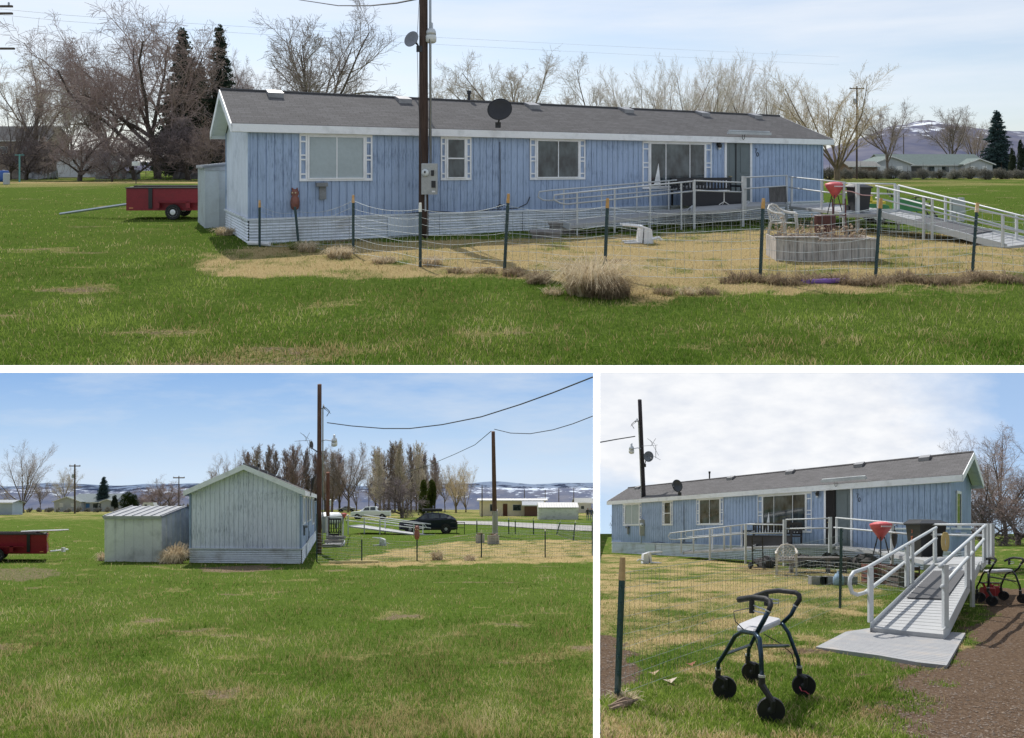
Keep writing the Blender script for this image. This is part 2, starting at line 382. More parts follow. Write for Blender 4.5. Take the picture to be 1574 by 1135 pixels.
# ---------------------------------------------------------------- the three sites' ground, the screen walls and their white ledges
YB=290.5; ZL=-83.2
ga=sheet(A,'ground',-500,2100,301.2/45,700,420,260,ground_mat(A))
gb=sheet(B,'ground',-500,912,2.6,YB,300,260,ground_mat(B))
gc=sheet(C,'ground',922,2300,2.6,YB,260,260,ground_mat(C))
def emis(name,build):
    m,nt=newmat(name); b=NB(nt); c,s=build(b); e=b.n('ShaderNodeEmission',{'Color':c,'Strength':s}); b.out(e.outputs[0]); return m
def sky_b(b):
    a=b.n('ShaderNodeAttribute',attribute_name='lc'); sp=b.n('ShaderNodeSeparateXYZ',{'Vector':a.outputs['Vector']})
    z=sp.outputs[2]   # 0 at ground far edge .. ~52 at top
    base=b.ramp(b.math('DIVIDE',z,55.0),[(.0,(.66,.78,.90)),(.25,(.60,.74,.90)),(.6,(.42,.60,.84)),(1,(.27,.46,.78))])
    n=b.noise(b.lc((.010,.01,.05)),1.6,6,.6); n2=b.noise(b.lc((.02,.01,.07)),1.5,5,.6)
    f=b.ramp(n,[(.42,(0,0,0)),(.70,(.6,.6,.6))]); return b.mix(f,base,(.62,.71,.83)),.92
def sky_c(b):
    a=b.n('ShaderNodeAttribute',attribute_name='lc'); sp=b.n('ShaderNodeSeparateXYZ',{'Vector':a.outputs['Vector']}); z=sp.outputs[2]; x=sp.outputs[0]
    base=b.ramp(b.math('DIVIDE',z,65.0),[(.0,(.50,.66,.84)),(.5,(.36,.53,.78)),(1,(.30,.46,.72))])
    n=b.noise(b.lc((.016,.01,.035)),1.2,6,.6)
    # a broad bank of bright cloud rising from left to right, thinning at the right end
    band=b.math('SUBTRACT',z,b.math('MULTIPLY',b.math('SUBTRACT',x,36.0),-.28)); 
    f1=b.math('MULTIPLY',b.math('SUBTRACT',band,20.0),.05)
    f3=b.math('MULTIPLY',b.math('SUBTRACT',178.0,x),.016)
    f=b.math('MINIMUM',f1,f3); f=b.math('ADD',b.math('ADD',f,.42),b.math('MULTIPLY',b.math('SUBTRACT',n,.5),1.2))
    f=b.ramp(f,[(.1,(.06,.06,.06)),(.85,(1,1,1))])
    n2=b.noise(b.lc((.03,.01,.07)),2,5); cl=b.ramp(n2,[(.3,(.70,.73,.79)),(.65,(.84,.85,.87))]); return b.mix(f,base,cl),1.0
def backdrop(site,px0,px1,mat):
    x0=(px0-CX)/F*YB; x1=(px1-CX)/F*YB
    zb=0; zt=ZL+site.h+site.k*YB
    mb=MB(); mb.box(x0,x1,YB+.3,YB+.8,-3,zt-.01)
    t=T(site,'sky',None,None,(0,0,0),absolute=True,kind='structure',single=True,shear=False)
    t.xf=lambda V,site=site:(np.asarray(V,dtype=float)+np.array((0,0,-site.k*YB)))
    o=t.part('sky',mb,mat); return o
backdrop(B,-500,912,emis('sky_blue_streaks',sky_b)); backdrop(C,922,2300,emis('sky_bright_cloud',sky_c))
WHITE=paint('white_ledge',(.97,.97,.97),.6,var=.01)
O=Site(1.0,0.0,258.0,'a'); 
t=T(O,'terrace_ledge',None,None,(0,0,0),absolute=True,kind='structure',single=True)
mb=MB(); mb.box(-340,460,YB,301.15,ZL-.12,ZL); t.part('terrace_ledge',mb,WHITE)
t=T(O,'dividing_wall',None,None,(0,0,0),absolute=True,kind='structure',single=True)
mb=MB(); ra,rb=(911.8-CX)/F,(922.2-CX)/F
def topz(y): return max(-B.h-B.k*y,-C.h-C.k*y)+.02
prof=[(2.6,topz(2.6))]+[(y,topz(y)) for y in (8,16,30,60,100,140)]; z140=prof[-1][1]; prof.append((YB-.02,ZL-.01))
for (ya,za),(yb,zb) in zip(prof[:-1],prof[1:]):
    mb.hexa([(ra*ya,ya,za-3),(rb*ya,ya,za-3),(rb*yb,yb,zb-60),(ra*yb,yb,zb-60),(ra*ya,ya,za),(rb*ya,ya,za),(rb*yb,yb,zb),(ra*yb,yb,zb)])
t.part('dividing_wall',mb,WHITE)
# ---------------------------------------------------------------- the blue mobile home
L0,W0=20.8,4.7; ZS,ZE,ZR=.59,2.93,4.02
def facadeA(px,py):
    ox,oy=-6.49,17.66; ex,ey=.8835,.4684; r=(px-CX)/F
    t=(r*oy-ox)/(ex-r*ey); d=oy+t*ey; return t,1.88+(258-py)/F*d
def make_house(site,label,base,ex,ey,W,door_open=False):
    S=site.S; ZR={'a':4.02,'b':4.02,'c':3.84}[site.tag]
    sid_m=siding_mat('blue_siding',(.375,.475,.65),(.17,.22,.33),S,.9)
    end_m=siding_mat('sunlit_weathered_siding',(.78,.82,.92),(.38,.42,.50),S,.95)  # weathered paint, its colour also lightened in place of grazing sun on this end
    white=paint('worn_white_trim',(.84,.85,.87),.6,var=.06,dirt=(.6,.61,.62),S=S)
    roof_m=shingle_mat('grey_shingles',(.082,.080,.084),S)
    sk_m=paint('corrugated_skirting',(.68,.72,.77),.5,.1,var=.14,sc=1.4,S=S,dirt=(.36,.36,.35))
    dark=paint('black_metal',(.02,.02,.023),.5,S=S)
    h=T(site,'mobile_home',label,'house',base,ex,ey)
    def wallx(mb,x0,x1,y,z0,z1,out=-1,pitch=.2032):
        xs=[x0]; x=math.ceil(x0/pitch)*pitch
        pts=[(x0,0)]
        while x<x1-.03:
            if x>x0+.02: pts+= [(x-.011,0),(x-.008,.014),(x+.008,.014),(x+.011,0)]
            x+=pitch
        pts.append((x1,0)); vs=[];fs=[]
        for u,dd in pts: vs+= [(u,y-out*dd,z0),(u,y-out*dd,z1)]
        for i in range(len(pts)-1): fs.append((2*i,2*i+2,2*i+3,2*i+1))
        mb.add(vs,fs)
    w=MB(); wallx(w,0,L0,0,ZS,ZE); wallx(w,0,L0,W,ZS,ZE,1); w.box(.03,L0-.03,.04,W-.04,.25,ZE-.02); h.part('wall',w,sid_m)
    def endwall(x,out):
        mb=MB(); p=.2032; ys=[0]; 
        pts=[(0,0)]; y=p
        while y<W-.03: pts+=[(y-.011,0),(y-.008,.014),(y+.008,.014),(y+.011,0)]; y+=p
        pts.append((W,0)); vs=[];fs=[]
        zt=lambda y: ZE+(ZR-.10-ZE)*(1-abs(y-W/2)/(W/2))
        if W/2 not in [q[0] for q in pts]: pts.append((W/2,0)); pts.sort()
        for y,dd in pts: vs+=[(x-out*dd,y,ZS),(x-out*dd,y,ZE)]
        for i in range(len(pts)-1): fs.append((2*i,2*i+2,2*i+3,2*i+1))
        mb.add(vs,fs); vs=[];fs=[]
        for y,dd in pts: vs+=[(x-out*(dd+.012),y,ZE-.06),(x-out*(dd+.012),y,zt(y))]
        for i in range(len(pts)-1): fs.append((2*i,2*i+2,2*i+3,2*i+1))
        mb.add(vs,fs); return mb
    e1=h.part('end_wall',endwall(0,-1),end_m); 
    e2=h.part('end_wall',endwall(L0,1),sid_m)
    if site.tag=='b':
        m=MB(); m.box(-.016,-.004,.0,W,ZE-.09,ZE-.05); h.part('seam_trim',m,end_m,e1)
    # corner boards
    m=MB(); m.box(-.024,.07,-.022,-.002,ZS,ZE); m.box(-.022,-.003,-.0215,.07,ZS,ZE-.001); h.part('corner_trim',m,sid_m)
    m=MB(); m.box(-.022,-.002,W-.07,W+.02,ZS,ZE); h.part('corner_trim',m,sid_m)
    m=MB(); m.box(L0-.07,L0+.024,-.022,-.002,ZS,ZE); m.box(L0+.003,L0+.022,-.0215,.07,ZS,ZE-.001); h.part('corner_trim',m,sid_m)
    # corrugated skirting, in sheets
    def corr(mb,x0,x1,y,out,along='x'):
        n=8; zz=[(ZS*i/(n*4)) for i in range(n*4+1)]; vs=[];fs=[]
        for z in zz:
            o=.018*math.sin(z/ZS*n*2*math.pi)+.02
            vs+= [(x0,y+out*o,z-.04*(z==0)),(x1,y+out*o,z-.04*(z==0))] if along=='x' else [(y+out*o,x0,z),(y+out*o,x1,z)]
        for i in range(len(zz)-1): fs.append((2*i,2*i+1,2*i+3,2*i+2))
        mb.add(vs,fs)
    mb=MB(); x=0
    rr=random.Random(3)
    while x<L0: 
        x2=min(L0,x+2.4+rr.random()*.4); corr(mb,x,x2-.012,-.005-rr.random()*.012,-1); x=x2
    mb.box(-.02,L0+.02,-.06,-.012,ZS-.015,ZS+.035)
    corr(mb,0,W,0,-1,'y'); corr(mb,0,W,L0,1,'y'); mb.box(-.065,-.012,-.04,W+.04,ZS-.02,ZS+.03)
    sk=h.part('skirting',mb,sk_m)
    m=MB(); m.box(facadeA(595,0)[0],facadeA(645,0)[0],-.075,-.055,.04,ZS-.04); h.part('skirting_patch',m,paint('pale_panel',(.60,.66,.74),.4,.2,var=.06,S=S),sk)
    # roof
    OV=.42; FO=.16
    def roofside(mb,ya,za,yb,zb,th=.07):
        mb.hexa([(-OV,ya,za-th),(L0+OV,ya,za-th),(L0+OV,yb,zb-th),(-OV,yb,zb-th),(-OV,ya,za),(L0+OV,ya,za),(L0+OV,yb,zb),(-OV,yb,zb)])
    sl=(ZR-ZE-.1)/(W/2); ze=ZR-(W/2+FO)*sl
    mb=MB(); roofside(mb,-FO,ze,W/2,ZR); roofside(mb,W+FO,ze,W/2,ZR); rf=h.part('roof',mb,roof_m)
    m=MB(); m.tube([(-OV,W/2,ZR+.01),(L0+OV,W/2,ZR+.01)],.045,6); h.part('ridge_cap',m,roof_m,rf)
    mb=MB(); mb.box(-OV+.01,L0+OV-.01,-FO-.025,-FO-.002,ze-.21,ze-.012); mb.box(-OV+.01,L0+OV-.01,-FO,.02,ze-.215,ze-.195)
    mb.box(-OV+.01,L0+OV-.01,W+FO+.002,W+FO+.025,ze-.21,ze-.012); h.part('fascia',mb,white)
    for x,o in ((-OV,-1),(L0+OV,1)):
        mb=MB(); a,bb=(x+o*.002,x+o*.03)
        for ya,yb in ((-FO-.02,W/2),(W+FO+.02,W/2)):
            za=ze-.01; zb=ZR-.005
            mb.hexa([(min(a,bb),ya,za-.21),(max(a,bb),ya,za-.21),(max(a,bb),yb,zb-.21),(min(a,bb),yb,zb-.21),(min(a,bb),ya,za),(max(a,bb),ya,za),(max(a,bb),yb,zb),(min(a,bb),yb,zb)])
        h.part('rake_board',mb,white)
    if site.tag!='b' or True:
        for s0,s1 in ((-OV+.01,-.02),(L0+.02,L0+OV-.01)):
            mb=MB()
            for ya,yb in ((-FO,W/2),(W+FO,W/2)):
                za=ze-.08; zb=ZR-.08
                mb.hexa([(s0,ya,za-.03),(s1,ya,za-.03),(s1,yb,zb-.03),(s0,yb,zb-.03),(s0,ya,za),(s1,ya,za),(s1,yb,zb),(s0,yb,zb)])
            h.part('soffit',mb,white)
    def onroof(px,py):  # local x along the roof, y on the front slope
        best=None
        for y in [i*.1 for i in range(-1,24)]:
            zz=ze+(y+FO)*sl
            ox,oy=-6.49-.4684*y,17.66+.8835*y; r=(px-CX)/F; t=(r*oy-ox)/(.8835-r*.4684); d=oy+t*.4684
            row=258-(zz-1.88)/d*F
            if best is None or abs(row-py)<best[0]: best=(abs(row-py),t,y,zz)
        return best[1:]
    for px,py in ((421,141),(617,150),(814,160),(958,167),(1075,173),(1205,179)):
        t,y,z=onroof(px,py+2); t=min(t,19.5); y=W/2-.28; z=ze+(y+FO)*sl
        m=MB(); m.hexa([(t-.2,y-.2,z-.09),(t+.2,y-.2,z-.09),(t+.2,y+.2,z+.08),(t-.2,y+.2,z+.08),(t-.21,y-.22,z+.05),(t+.21,y-.22,z+.05),(t+.2,y+.2,z+.17),(t-.2,y+.2,z+.17)]); h.part('vent',m,paint('vent_grey',(.28,.28,.29),.5,.3,S=S),rf)
    t,y,z=onroof(727,157); m=MB(); m.tube([(t,y+.3,z),(t,y+.3,z+.34)],.05,8); m.tube([(t,y+.3,z+.32),(t,y+.3,z+.42)],.075,8); h.part('pipe',m,dark,rf)
    # windows
    pn={'blind':paint('drawn_blind',(.36,.42,.44),.25,var=.10,sc=1.2,spec=.5,S=S),'dark':glass_mat('window_glass',(.022,.028,.032),S,.05,(.10,.125,.135))}
    bluep=sid_m
    def window(p0,p1,kind,n,sidew,hor=False,name='window'):
        (x0,z1),(x1,_)=facadeA(*p0),facadeA(p1[0],p0[1]); z0=facadeA(p1[0],p1[1])[1]; z1=(z1+facadeA(p1[0],p0[1]+3)[1])/2
        mb=MB(); y=-.035
        g=.05
        mb.box(x0,x1,y,-.002,z1-g*1.3,z1); mb.box(x0,x1,y,-.002,z0,z0+g)
        ix0,ix1=x0+sidew,x1-sidew
        for a in (ix0,ix1-g): mb.box(a,a+g,y-.01,-.002,z0+g,z1-g*1.3)
        iz0,iz1=z0+g,z1-g*1.3
        mb.box(ix0+g,ix1-g,y-.012,-.004,iz1-.035,iz1); mb.box(ix0+g,ix1-g,y-.025,-.004,iz0,iz0+.035)
        ws=h.part(name,mb,white)
        a0,a1=ix0+g,ix1-g
        for i in range(n):
            q0=a0+(a1-a0)*i/n; q1=a0+(a1-a0)*(i+1)/n
            if n==3: q0=[a0,a0+(a1-a0)*.27,a0+(a1-a0)*.72][i]; q1=[a0+(a1-a0)*.27,a0+(a1-a0)*.72,a1][i]
            m=MB(); m.box(q0+.012,q1-.012,-.024,-.016,iz0+.035,iz1-.035); h.part('pane',m,pn[kind],ws)
            if i: m=MB(); m.box(q0-.014,q0+.014,y-.008,-.004,iz0+.035,iz1-.035); h.part('mullion',m,white,ws)
        if hor: m=MB(); zz=(iz0+iz1)/2; m.box(a0,a1,y-.01,-.004,zz-.018,zz+.018); h.part('mullion',m,white,ws)
        for s0,s1 in ((x0,ix0-.005),(ix1+.005,x1)):   # decorative side panels with cut-outs
            m=MB(); b=.042; hh=iz1-iz0
            m.box(s0,s0+b,y+.002,-.004,iz0,iz1); m.box(s1-b,s1,y+.002,-.004,iz0,iz1)
            for f in (.0,.12,.45,.55,.86,1.0):
                m.box(s0+b,s1-b,y+.004,-.006,iz0+hh*f-.02,iz0+hh*f+.02)
            h.part('shutter',m,white,ws)
        return ws,(x0,x1,z0,z1)
    w1,_=window((460,204),(572,278),'blind',2,.20)
    window((677,208),(724,277),'dark',1,.17,True)
    window((814,211),(899,276),'dark',2,.22)
    w4,g4=window((987,216),(1093,289),'dark',3,.29)
    # a curtain corner behind the wide window and a cup on the other sill are seen as pale marks
    x0,x1,z0,z1=g4; m=MB(); m.add([(x0+.46,-.027,z0+.1),(x0+.75,-.027,z0+.1),(x0+.66,-.027,z0+.85)],[(0,1,2)]); h.part('curtain',m,white,w4)
    # box under the first window
    t,z=facadeA(493,285); m=MB(); m.box(t-.14,t+.14,-.2,-.01,z-.03,z+.07); m.box(t-.05,t+.12,-.09,-.01,z-.36,z-.03); h.part('meter_bracket',m,paint('grey_box',(.20,.21,.22),.6,S=S))
    # door
    dx0,dz1=facadeA(1113,214); dx1,_=facadeA(1155,214); zb=.62
    x0,x1,z1=dx0+.09,dx1-.09,dz1-.1
    fr=MB(); fr.box(dx0,x0,-.04,-.002,zb,dz1); fr.box(x1,dx1,-.04,-.002,zb,dz1); fr.box(x0,x1,-.04,-.002,z1,dz1); fr.box(x0,x1,-.06,-.002,zb-.03,zb+.02)
    dm=paint('grey_green_door',(.13,.16,.17),.5,var=.12,S=S)
    d=MB(); d.box(x0+.01,x1-.01,-.022,-.010,zb+.03,z1-.01)
    if not door_open: d.box(x0+.01,(x0+x1)/2-.005,-.030,-.0225,zb+.03,z1-.01)
    for f0,f1 in ((.08,.42),(.5,.92)):
        for s0,s1 in ((.12,.42),(.58,.88)):
            zz0=zb+(z1-zb)*f0; zz1=zb+(z1-zb)*f1; xx0=x0+(x1-x0)*s0; xx1=x0+(x1-x0)*s1
            d.box(xx0,xx1,-.036,-.0305,zz0,zz1)
    dr=h.part('door',d,dm); h.part('frame',fr,white,dr)
    if door_open: m=MB(); m.box(x0+.012,x0+(x1-x0)*.42,-.045,-.037,zb+.03,z1-.01); h.part('doorway_gap',m,paint('dark_interior',(.012,.010,.010),.9,S=S),dr)
    m=MB(); m.tube([(x0+.1,-.045,zb+.95),(x0+.1,-.09,zb+.95)],.02,8); m.tube([(x0+.1,-.09,zb+.95),(x0+.19,-.09,zb+.95)],.015,8); h.part('handle',m,paint('brass',(.4,.32,.15),.35,.8,S=S),dr)
    m=MB(); m.tube([(x0+.42,-.05,zb+.03),(x0+.42,-.06,z1-.05)],.018,6); h.part('door_strap',m,dark,dr)
    m=MB(); a,zz=facadeA(1113,206); c,_=facadeA(1176,206); m.box(a-.05,c,-.30,-.19,zz-.02,zz+.07); m.tube([(a,-.24,zz+.1),(c-.05,-.24,zz+.1)],.03,6); h.part('awning_roll',m,paint('awning_grey',(.42,.44,.45),.5,S=S))
    m=MB(); t=(x0+x1)/2; m.tube([(t-.05,-.26,zz-.03),(t-.05,-.26,zz-.16),(t,-.26,zz-.2),(t+.05,-.26,zz-.16),(t+.05,-.26,zz-.03)],.012,6); h.part('hook',m,dark)
    # porch light
    t,z=facadeA(1103,222); m=MB(); m.lathe((t,-.1,z-.04),[(.07,-.08),(.085,.02),(.05,.07),(.02,.1)],12); m.box(t-.05,t+.05,-.06,-.002,z-.05,z+.08); pl=h.part('porch_light',m,dark)
    m=MB(); m.blob((t,-.1,z-.13),(.045,.045,.06)); h.part('bulb',m,paint('bulb_glass',(.8,.8,.78),.2),pl)
    # house number 70
    t,z=facadeA(1160,229); m=MB(); m.tube([(t,-.012,z+.01),(t+.10,-.012,z+.01),(t+.04,-.012,z-.13)],.012,5); tt=t+.09; zz=z-.20
    m.tube([(tt+.045*math.cos(a)+.045,-.012,zz+.07*math.sin(a)) for a in [i*math.pi/6 for i in range(12)]],.012,5,closed=True); h.part('house_number',m,dark)
    # cable along the bottom of the wall
    m=MB(); a=facadeA(768,0)[0]; m.tube([(a,-.02,ZE-.3),(a+.01,-.02,1.6),(a,-.02,ZS+.1)],.012,5)
    m.tube([(a+.08*math.cos(i*.7),-.03,ZS+.14+.08*math.sin(i*.7)) for i in range(9)],.012,5)
    m.tube([(a+.1,-.03,ZS+.08),(a+.6,-.03,ZS+.10),(a+.9,-.03,ZS+.22),(a+1.0,-.03,ZS+.42)],.013,5)
    m.tube([(a-3.0,-.03,ZS+.02),(a-2.2,-.04,ZS+.09),(a-1.3,-.04,ZS+.02),(a-.05,-.03,ZS+.08)],.012,5); h.part('cable',m,dark)
    if site.tag=='c':
        # window, shelf and trim on the gable end
        mb=MB(); y0,y1,z0,z1=1.0,2.0,1.35,2.55; x=L0
        for q in ((y0,y0+.09,z0,z1),(y1-.09,y1,z0,z1),(y0,y1,z1-.09,z1),(y0,y1,z0,z0+.09)): mb.box(x+.003,x+.045,*q)
        ww=h.part('window',mb,white,None); m=MB(); m.box(x+.006,x+.02,y0+.09,y1-.09,z0+.09,z1-.09); h.part('pane',m,pn['dark'],ww)
        m=MB(); m.box(x+.003,x+.2,y0-.1,y1+.1,1.16,1.2); h.part('shelf',m,white,ww)
        m=MB(); m.box(L0-2.6,L0-.02,-.03,-.003,1.30,1.36); m.box(L0+.003,L0+.03,0,W,1.30,1.36); h.part('water_table',m,white)
    return h
HA=make_house(A,'long blue mobile home with closed door and number 70, in the wide upper view',(-6.49,17.66,0),(.8835,.4684),(-.4684,.8835),4.85)
xb=(463-CX)/F*28.95; EXB=Vector((520-CX,F,0)).normalized()
HB=make_house(B,'mobile home seen end-on, weathered blue gable coloured as if sunlit, in the lower left view',(xb,28.95,0),(EXB.x,EXB.y),(-.995,.0995),4.75)
oc=Vector((5.77,41.2,0)); rc=Vector((13.6,22.2,0)); LC=(rc-oc).length; ec=(rc-oc)/LC*(LC/L0)
HC=make_house(C,'blue mobile home with its front door open above the ramp, in the lower right view',tuple(oc),(ec.x,ec.y),(.64,.77),4.4,True)
# ---------------------------------------------------------------- grid mesh helpers
def wiregrid(mb,pts,ht,rng,nh=6,step=.15,r=.004,sag=.05,z0=.02,jit=.02):
    """wire netting hung along ground points"""
    P=[Vector(p) for p in pts]
    for i in range(len(P)-1):
        a,b=P[i],P[i+1]; n=max(2,int((b-a).length/step)); h0,h1=(ht[i],ht[i+1]) if hasattr(ht,'__len__') else (ht,ht)
        def top(u): return (h0*(1-u)+h1*u)-sag*4*u*(1-u)*(.7)
        for k in range(nh+1):
            ph=rng.random()*6; line=[]
            for j in range(0,9):
                u=j/8; p=a.lerp(b,u); zz=z0+(top(u)-z0)*(k/nh)+(math.sin(ph+u*7)*jit if k<nh else 0); line.append((p.x,p.y,p.z+max(.01,zz)))
            mb.tube(line,r*(1.25 if k in (0,nh) else 1),3,False)
        for j in range(1,n):
            u=j/n; p=a.lerp(b,u); q=(rng.random()-.5)*.03; mb.tube([(p.x,p.y,p.z),(p.x+q,p.y,p.z+top(u)*.5),(p.x,p.y,p.z+top(u))],r*.8,3,False)
def tpost(mb,c,h,lean=(0,0),r=.024):
    x,y,z=c; m=MB(); 
    mb.box(-.001+x-r,x+r,y-.006,y+.006,z-.1,z+h) if False else None
    a=(x,y,z-.1); b=(x+lean[0],y+lean[1],z+h)
    mb.tube([a,b],[r,r],4)
    n=int(h/.12)
    for i in range(n):
        u=(i+.5)/n; mb.box(x+lean[0]*u-r*.5,x+lean[0]*u+r*.5,y+lean[1]*u-r*1.5,y+lean[1]*u-r*.6,z+h*u,z+h*u+.02)
GREENP={s.S:paint('dark_green_post',(.015,.045,.05),.45,S=s.S) for s in (A,B)}
def fence(site,label,posts,seg,step,nh,r,tipcol,rad=.024,topsag=.05,wirecol=(.42,.46,.46),seed=2,pmat=None):
    """posts: (px, base row, top row, topped?, lean)"""
    S=site.S; rng=random.Random(seed); G=[site.g(p[0],p[1]) for p in posts]; c=G[len(G)//2]
    f=T(site,'wire_fence',label,'fence',(c[0],c[1],0),absolute=True)
    H=[]
    for p,g in zip(posts,G):
        h=(p[1]-p[2])/F*g[1]; H.append(h); ln=p[4] if len(p)>4 else 0
        m=MB(); tpost(m,g,h-(.17 if p[3] else 0),(ln*.85,0),rad); po=f.part('post',m,pmat or GREENP[S])
        if p[3]: m=MB(); m.tube([(g[0]+ln*.86,g[1],h-.17),(g[0]+ln,g[1],h)],[rad*1.15,rad*.9],5); f.part('post_tip',m,paint(p[3],tipcol[p[3]],.6,S=S,dirt=(.8,.78,.7)),po)
    m=MB()
    for a,b in seg: wiregrid(m,[G[a],G[b]],[min(H[a]-.12,1.2),min(H[b]-.12,1.2)],rng,nh,step,r,topsag)
    f.part('wire_netting',m,paint('galvanised_wire',wirecol,.7,0,S=S),recalc=False)
    return f,G,H
TC={'orange_tip':(.55,.30,.09),'white_tip':(.75,.75,.72),'pale_green_tip':(.45,.55,.25)}
fence(A,'wire fence on orange-tipped posts in front of the home in the wide upper view',
 [(399,379,308,'orange_tip'),(460,380,318,None,-.12),(543,390,300,'orange_tip'),(646,410,312,'white_tip'),(775,415,298,'orange_tip',.08),(929,424,305,'orange_tip',.06),(1168,432,305,'orange_tip',.06),(1345,430,305,'orange_tip',.1),(1494,418,312,'orange_tip',.1),(1640,424,310,'orange_tip',.1)],
 [(i,i+1) for i in range(9)],.15,7,.0036,TC,.030,.16,seed=4)
m=MB(); inner=T(A,'low_wire_fence','low sagging wire netting along the foot of the home in the wide upper view','fence',A.g(1000,372),absolute=True)
wiregrid(m,[A.g(x,y) for x,y in ((770,372),(870,374),(950,374),(1067,371),(1143,369),(1200,366),(1290,366),(1400,370),(1470,366))],[.62,.5,.55,.75,.8,.6,.6,.55,.3],random.Random(8),6,.1,.004,.05)
inner.part('wire_netting',m,paint('dull_wire',(.20,.22,.22),.7,0,S=A.S),recalc=False)
fence(B,'long wire fence on green posts around the dry yard in the lower left view',
 [(487,864,790,None),(556,865,823,'pale_green_tip'),(641,862,829,None),(740,857,814,'pale_green_tip'),(838,857,811,'white_tip'),(910.5,854,809,None)],[(0,1),(1,2),(2,3),(3,4),(4,5)],.12,9,.0045,TC,.03,.06,wirecol=(.16,.19,.19),seed=5)
fence(B,'far line of green posts along the driveway in the lower left view',
 [(733,821,798,'pale_green_tip'),(782,821,796,'white_tip'),(792,821,798,'pale_green_tip'),(820,822,797,'pale_green_tip'),(855,822,800,'pale_green_tip',.35),(881,831,800,'pale_green_tip',.15),(910.5,836,802,None)],[(i,i+1) for i in range(6)],.3,4,.008,TC,.045,.06,wirecol=(.2,.23,.23),seed=6)
fence(C,'wire netting on a single stout post with a wooden tip, in the lower right view',
 [(948,1077,857,'orange_tip',.045),(1291,936,812,None,.03),(1400,905,860,None)],[(0,1),(1,2)],.075,8,.0015,{'orange_tip':(.42,.27,.13)},.024,.04,wirecol=(.42,.44,.43),seed=7,pmat=GREENP[1.0])
m=MB(); inner=T(C,'low_wire_fence','low wire netting in front of the steps and ramp in the lower right view','fence',C.g(1300,890),absolute=True)
wiregrid(m,[C.g(x,y) for x,y in ((1190,888),(1240,892),(1300,896),(1345,905),(1395,912))],[.35,.5,.5,.55,.5],random.Random(9),5,.09,.003,.03)
inner.part('wire_netting',m,paint('galvanised_wire2',(.4,.42,.42),.4,.5,S=1.0),recalc=False)
# ---------------------------------------------------------------- trees
def grow(mt,mc,rg,p,d,L,r,lev,P,cen=None):
    n=P['seg'][lev]; pts=[p.copy()]; rad=[r]; end=P['end'][lev]
    for i in range(n):
        d=(d+Vector((rg.gauss(0,1),rg.gauss(0,1),rg.gauss(0,1)))*P['wob'][lev]+Vector((P.get('wind',0),0,P['up'][lev]))).normalized()
        p=p+d*(L/n); pts.append(p.copy()); rad.append(max(P['rmin'],r*(1-(1-end)*(i+1)/n)))
    (mt if lev<P['tl'] else mc).tube(pts,rad,P['sides'][lev],False)
    if lev<P['max']:
        nc=P['nch'][lev]
        for c in range(nc):
            u=P['u0'][lev]+(1-P['u0'][lev])*(c+rg.random())/nc; f=u*n; i=min(n-1,int(f)); q=pts[i].lerp(pts[i+1],f-i); dd=(pts[i+1]-pts[i]).normalized()
            a=R(P['ang'][lev]*(.7+.6*rg.random())); per=dd.cross(Vector((rg.gauss(0,1),rg.gauss(0,1),rg.gauss(0,1)))); per.normalize()
            nd=dd*math.cos(a)+per*math.sin(a)
            ll=L*P['ratio'][lev]*(1-P['tap'][lev]*u)*(.75+.5*rg.random())
            grow(mt,mc,rg,q,nd,ll,max(P['rmin'],rad[i]*P['rr'][lev]),lev+1,P)
ST={
 'spread':dict(L=4.0,r=.20,seg=[4,5,4,3,2],end=[.7,.35,.35,.4,.5],wob=[.06,.12,.16,.2,.2],up=[.1,.10,.07,.05,.02],rmin=.007,tl=2,sides=[8,6,4,3,3],max=4,nch=[8,9,9,8],u0=[.45,.2,.2,.15],ang=[38,40,42,45],ratio=[1.35,.55,.55,.55],tap=[-.1,.45,.45,.4],rr=[.55,.55,.55,.55]),
 'poplar':dict(L=10,r=.15,seg=[8,5,3,2],end=[.1,.25,.4,.5],wob=[.02,.06,.1,.15],up=[.05,.22,.2,.1],rmin=.013,tl=1,sides=[6,4,3,3],max=3,nch=[44,10,6],u0=[.12,.1,.1],ang=[24,26,30],ratio=[.34,.42,.5],tap=[.55,.4,.4],rr=[.4,.5,.6]),
 'willow':dict(L=2.6,r=.25,seg=[3,6,5,4,3],end=[.8,.35,.3,.35,.5],wob=[.08,.16,.2,.2,.15],up=[.1,.09,.03,-.03,-.09],rmin=.008,tl=2,sides=[8,6,4,3,3],max=4,nch=[8,10,10,10],u0=[.5,.2,.15,.1],ang=[46,48,50,45],ratio=[2.3,.55,.5,.6],tap=[-.1,.35,.35,.35],rr=[.6,.5,.5,.5]),
 'vase':dict(L=1.6,r=.28,seg=[2,6,4,3,3],end=[.8,.25,.3,.4,.5],wob=[.04,.06,.1,.12,.14],up=[.1,.05,.05,.04,.0],rmin=.007,tl=2,sides=[8,6,4,3,3],max=4,nch=[9,9,8,7],u0=[.6,.2,.2,.15],ang=[30,26,30,36],ratio=[4.6,.5,.5,.5],tap=[-.1,.4,.4,.4],rr=[.42,.45,.5,.5]),
 'bush':dict(L=1.2,r=.16,seg=[2,4,4,3,2],end=[.8,.4,.35,.4,.5],wob=[.1,.18,.24,.25,.2],up=[.0,.03,.03,.03,.02],rmin=.009,tl=2,sides=[6,5,4,3,3],max=4,nch=[8,8,8,6],u0=[.3,.2,.15,.1],ang=[52,48,48,48],ratio=[1.9,.62,.6,.55],tap=[-.1,.3,.35,.35],rr=[.5,.5,.5,.5]),
}
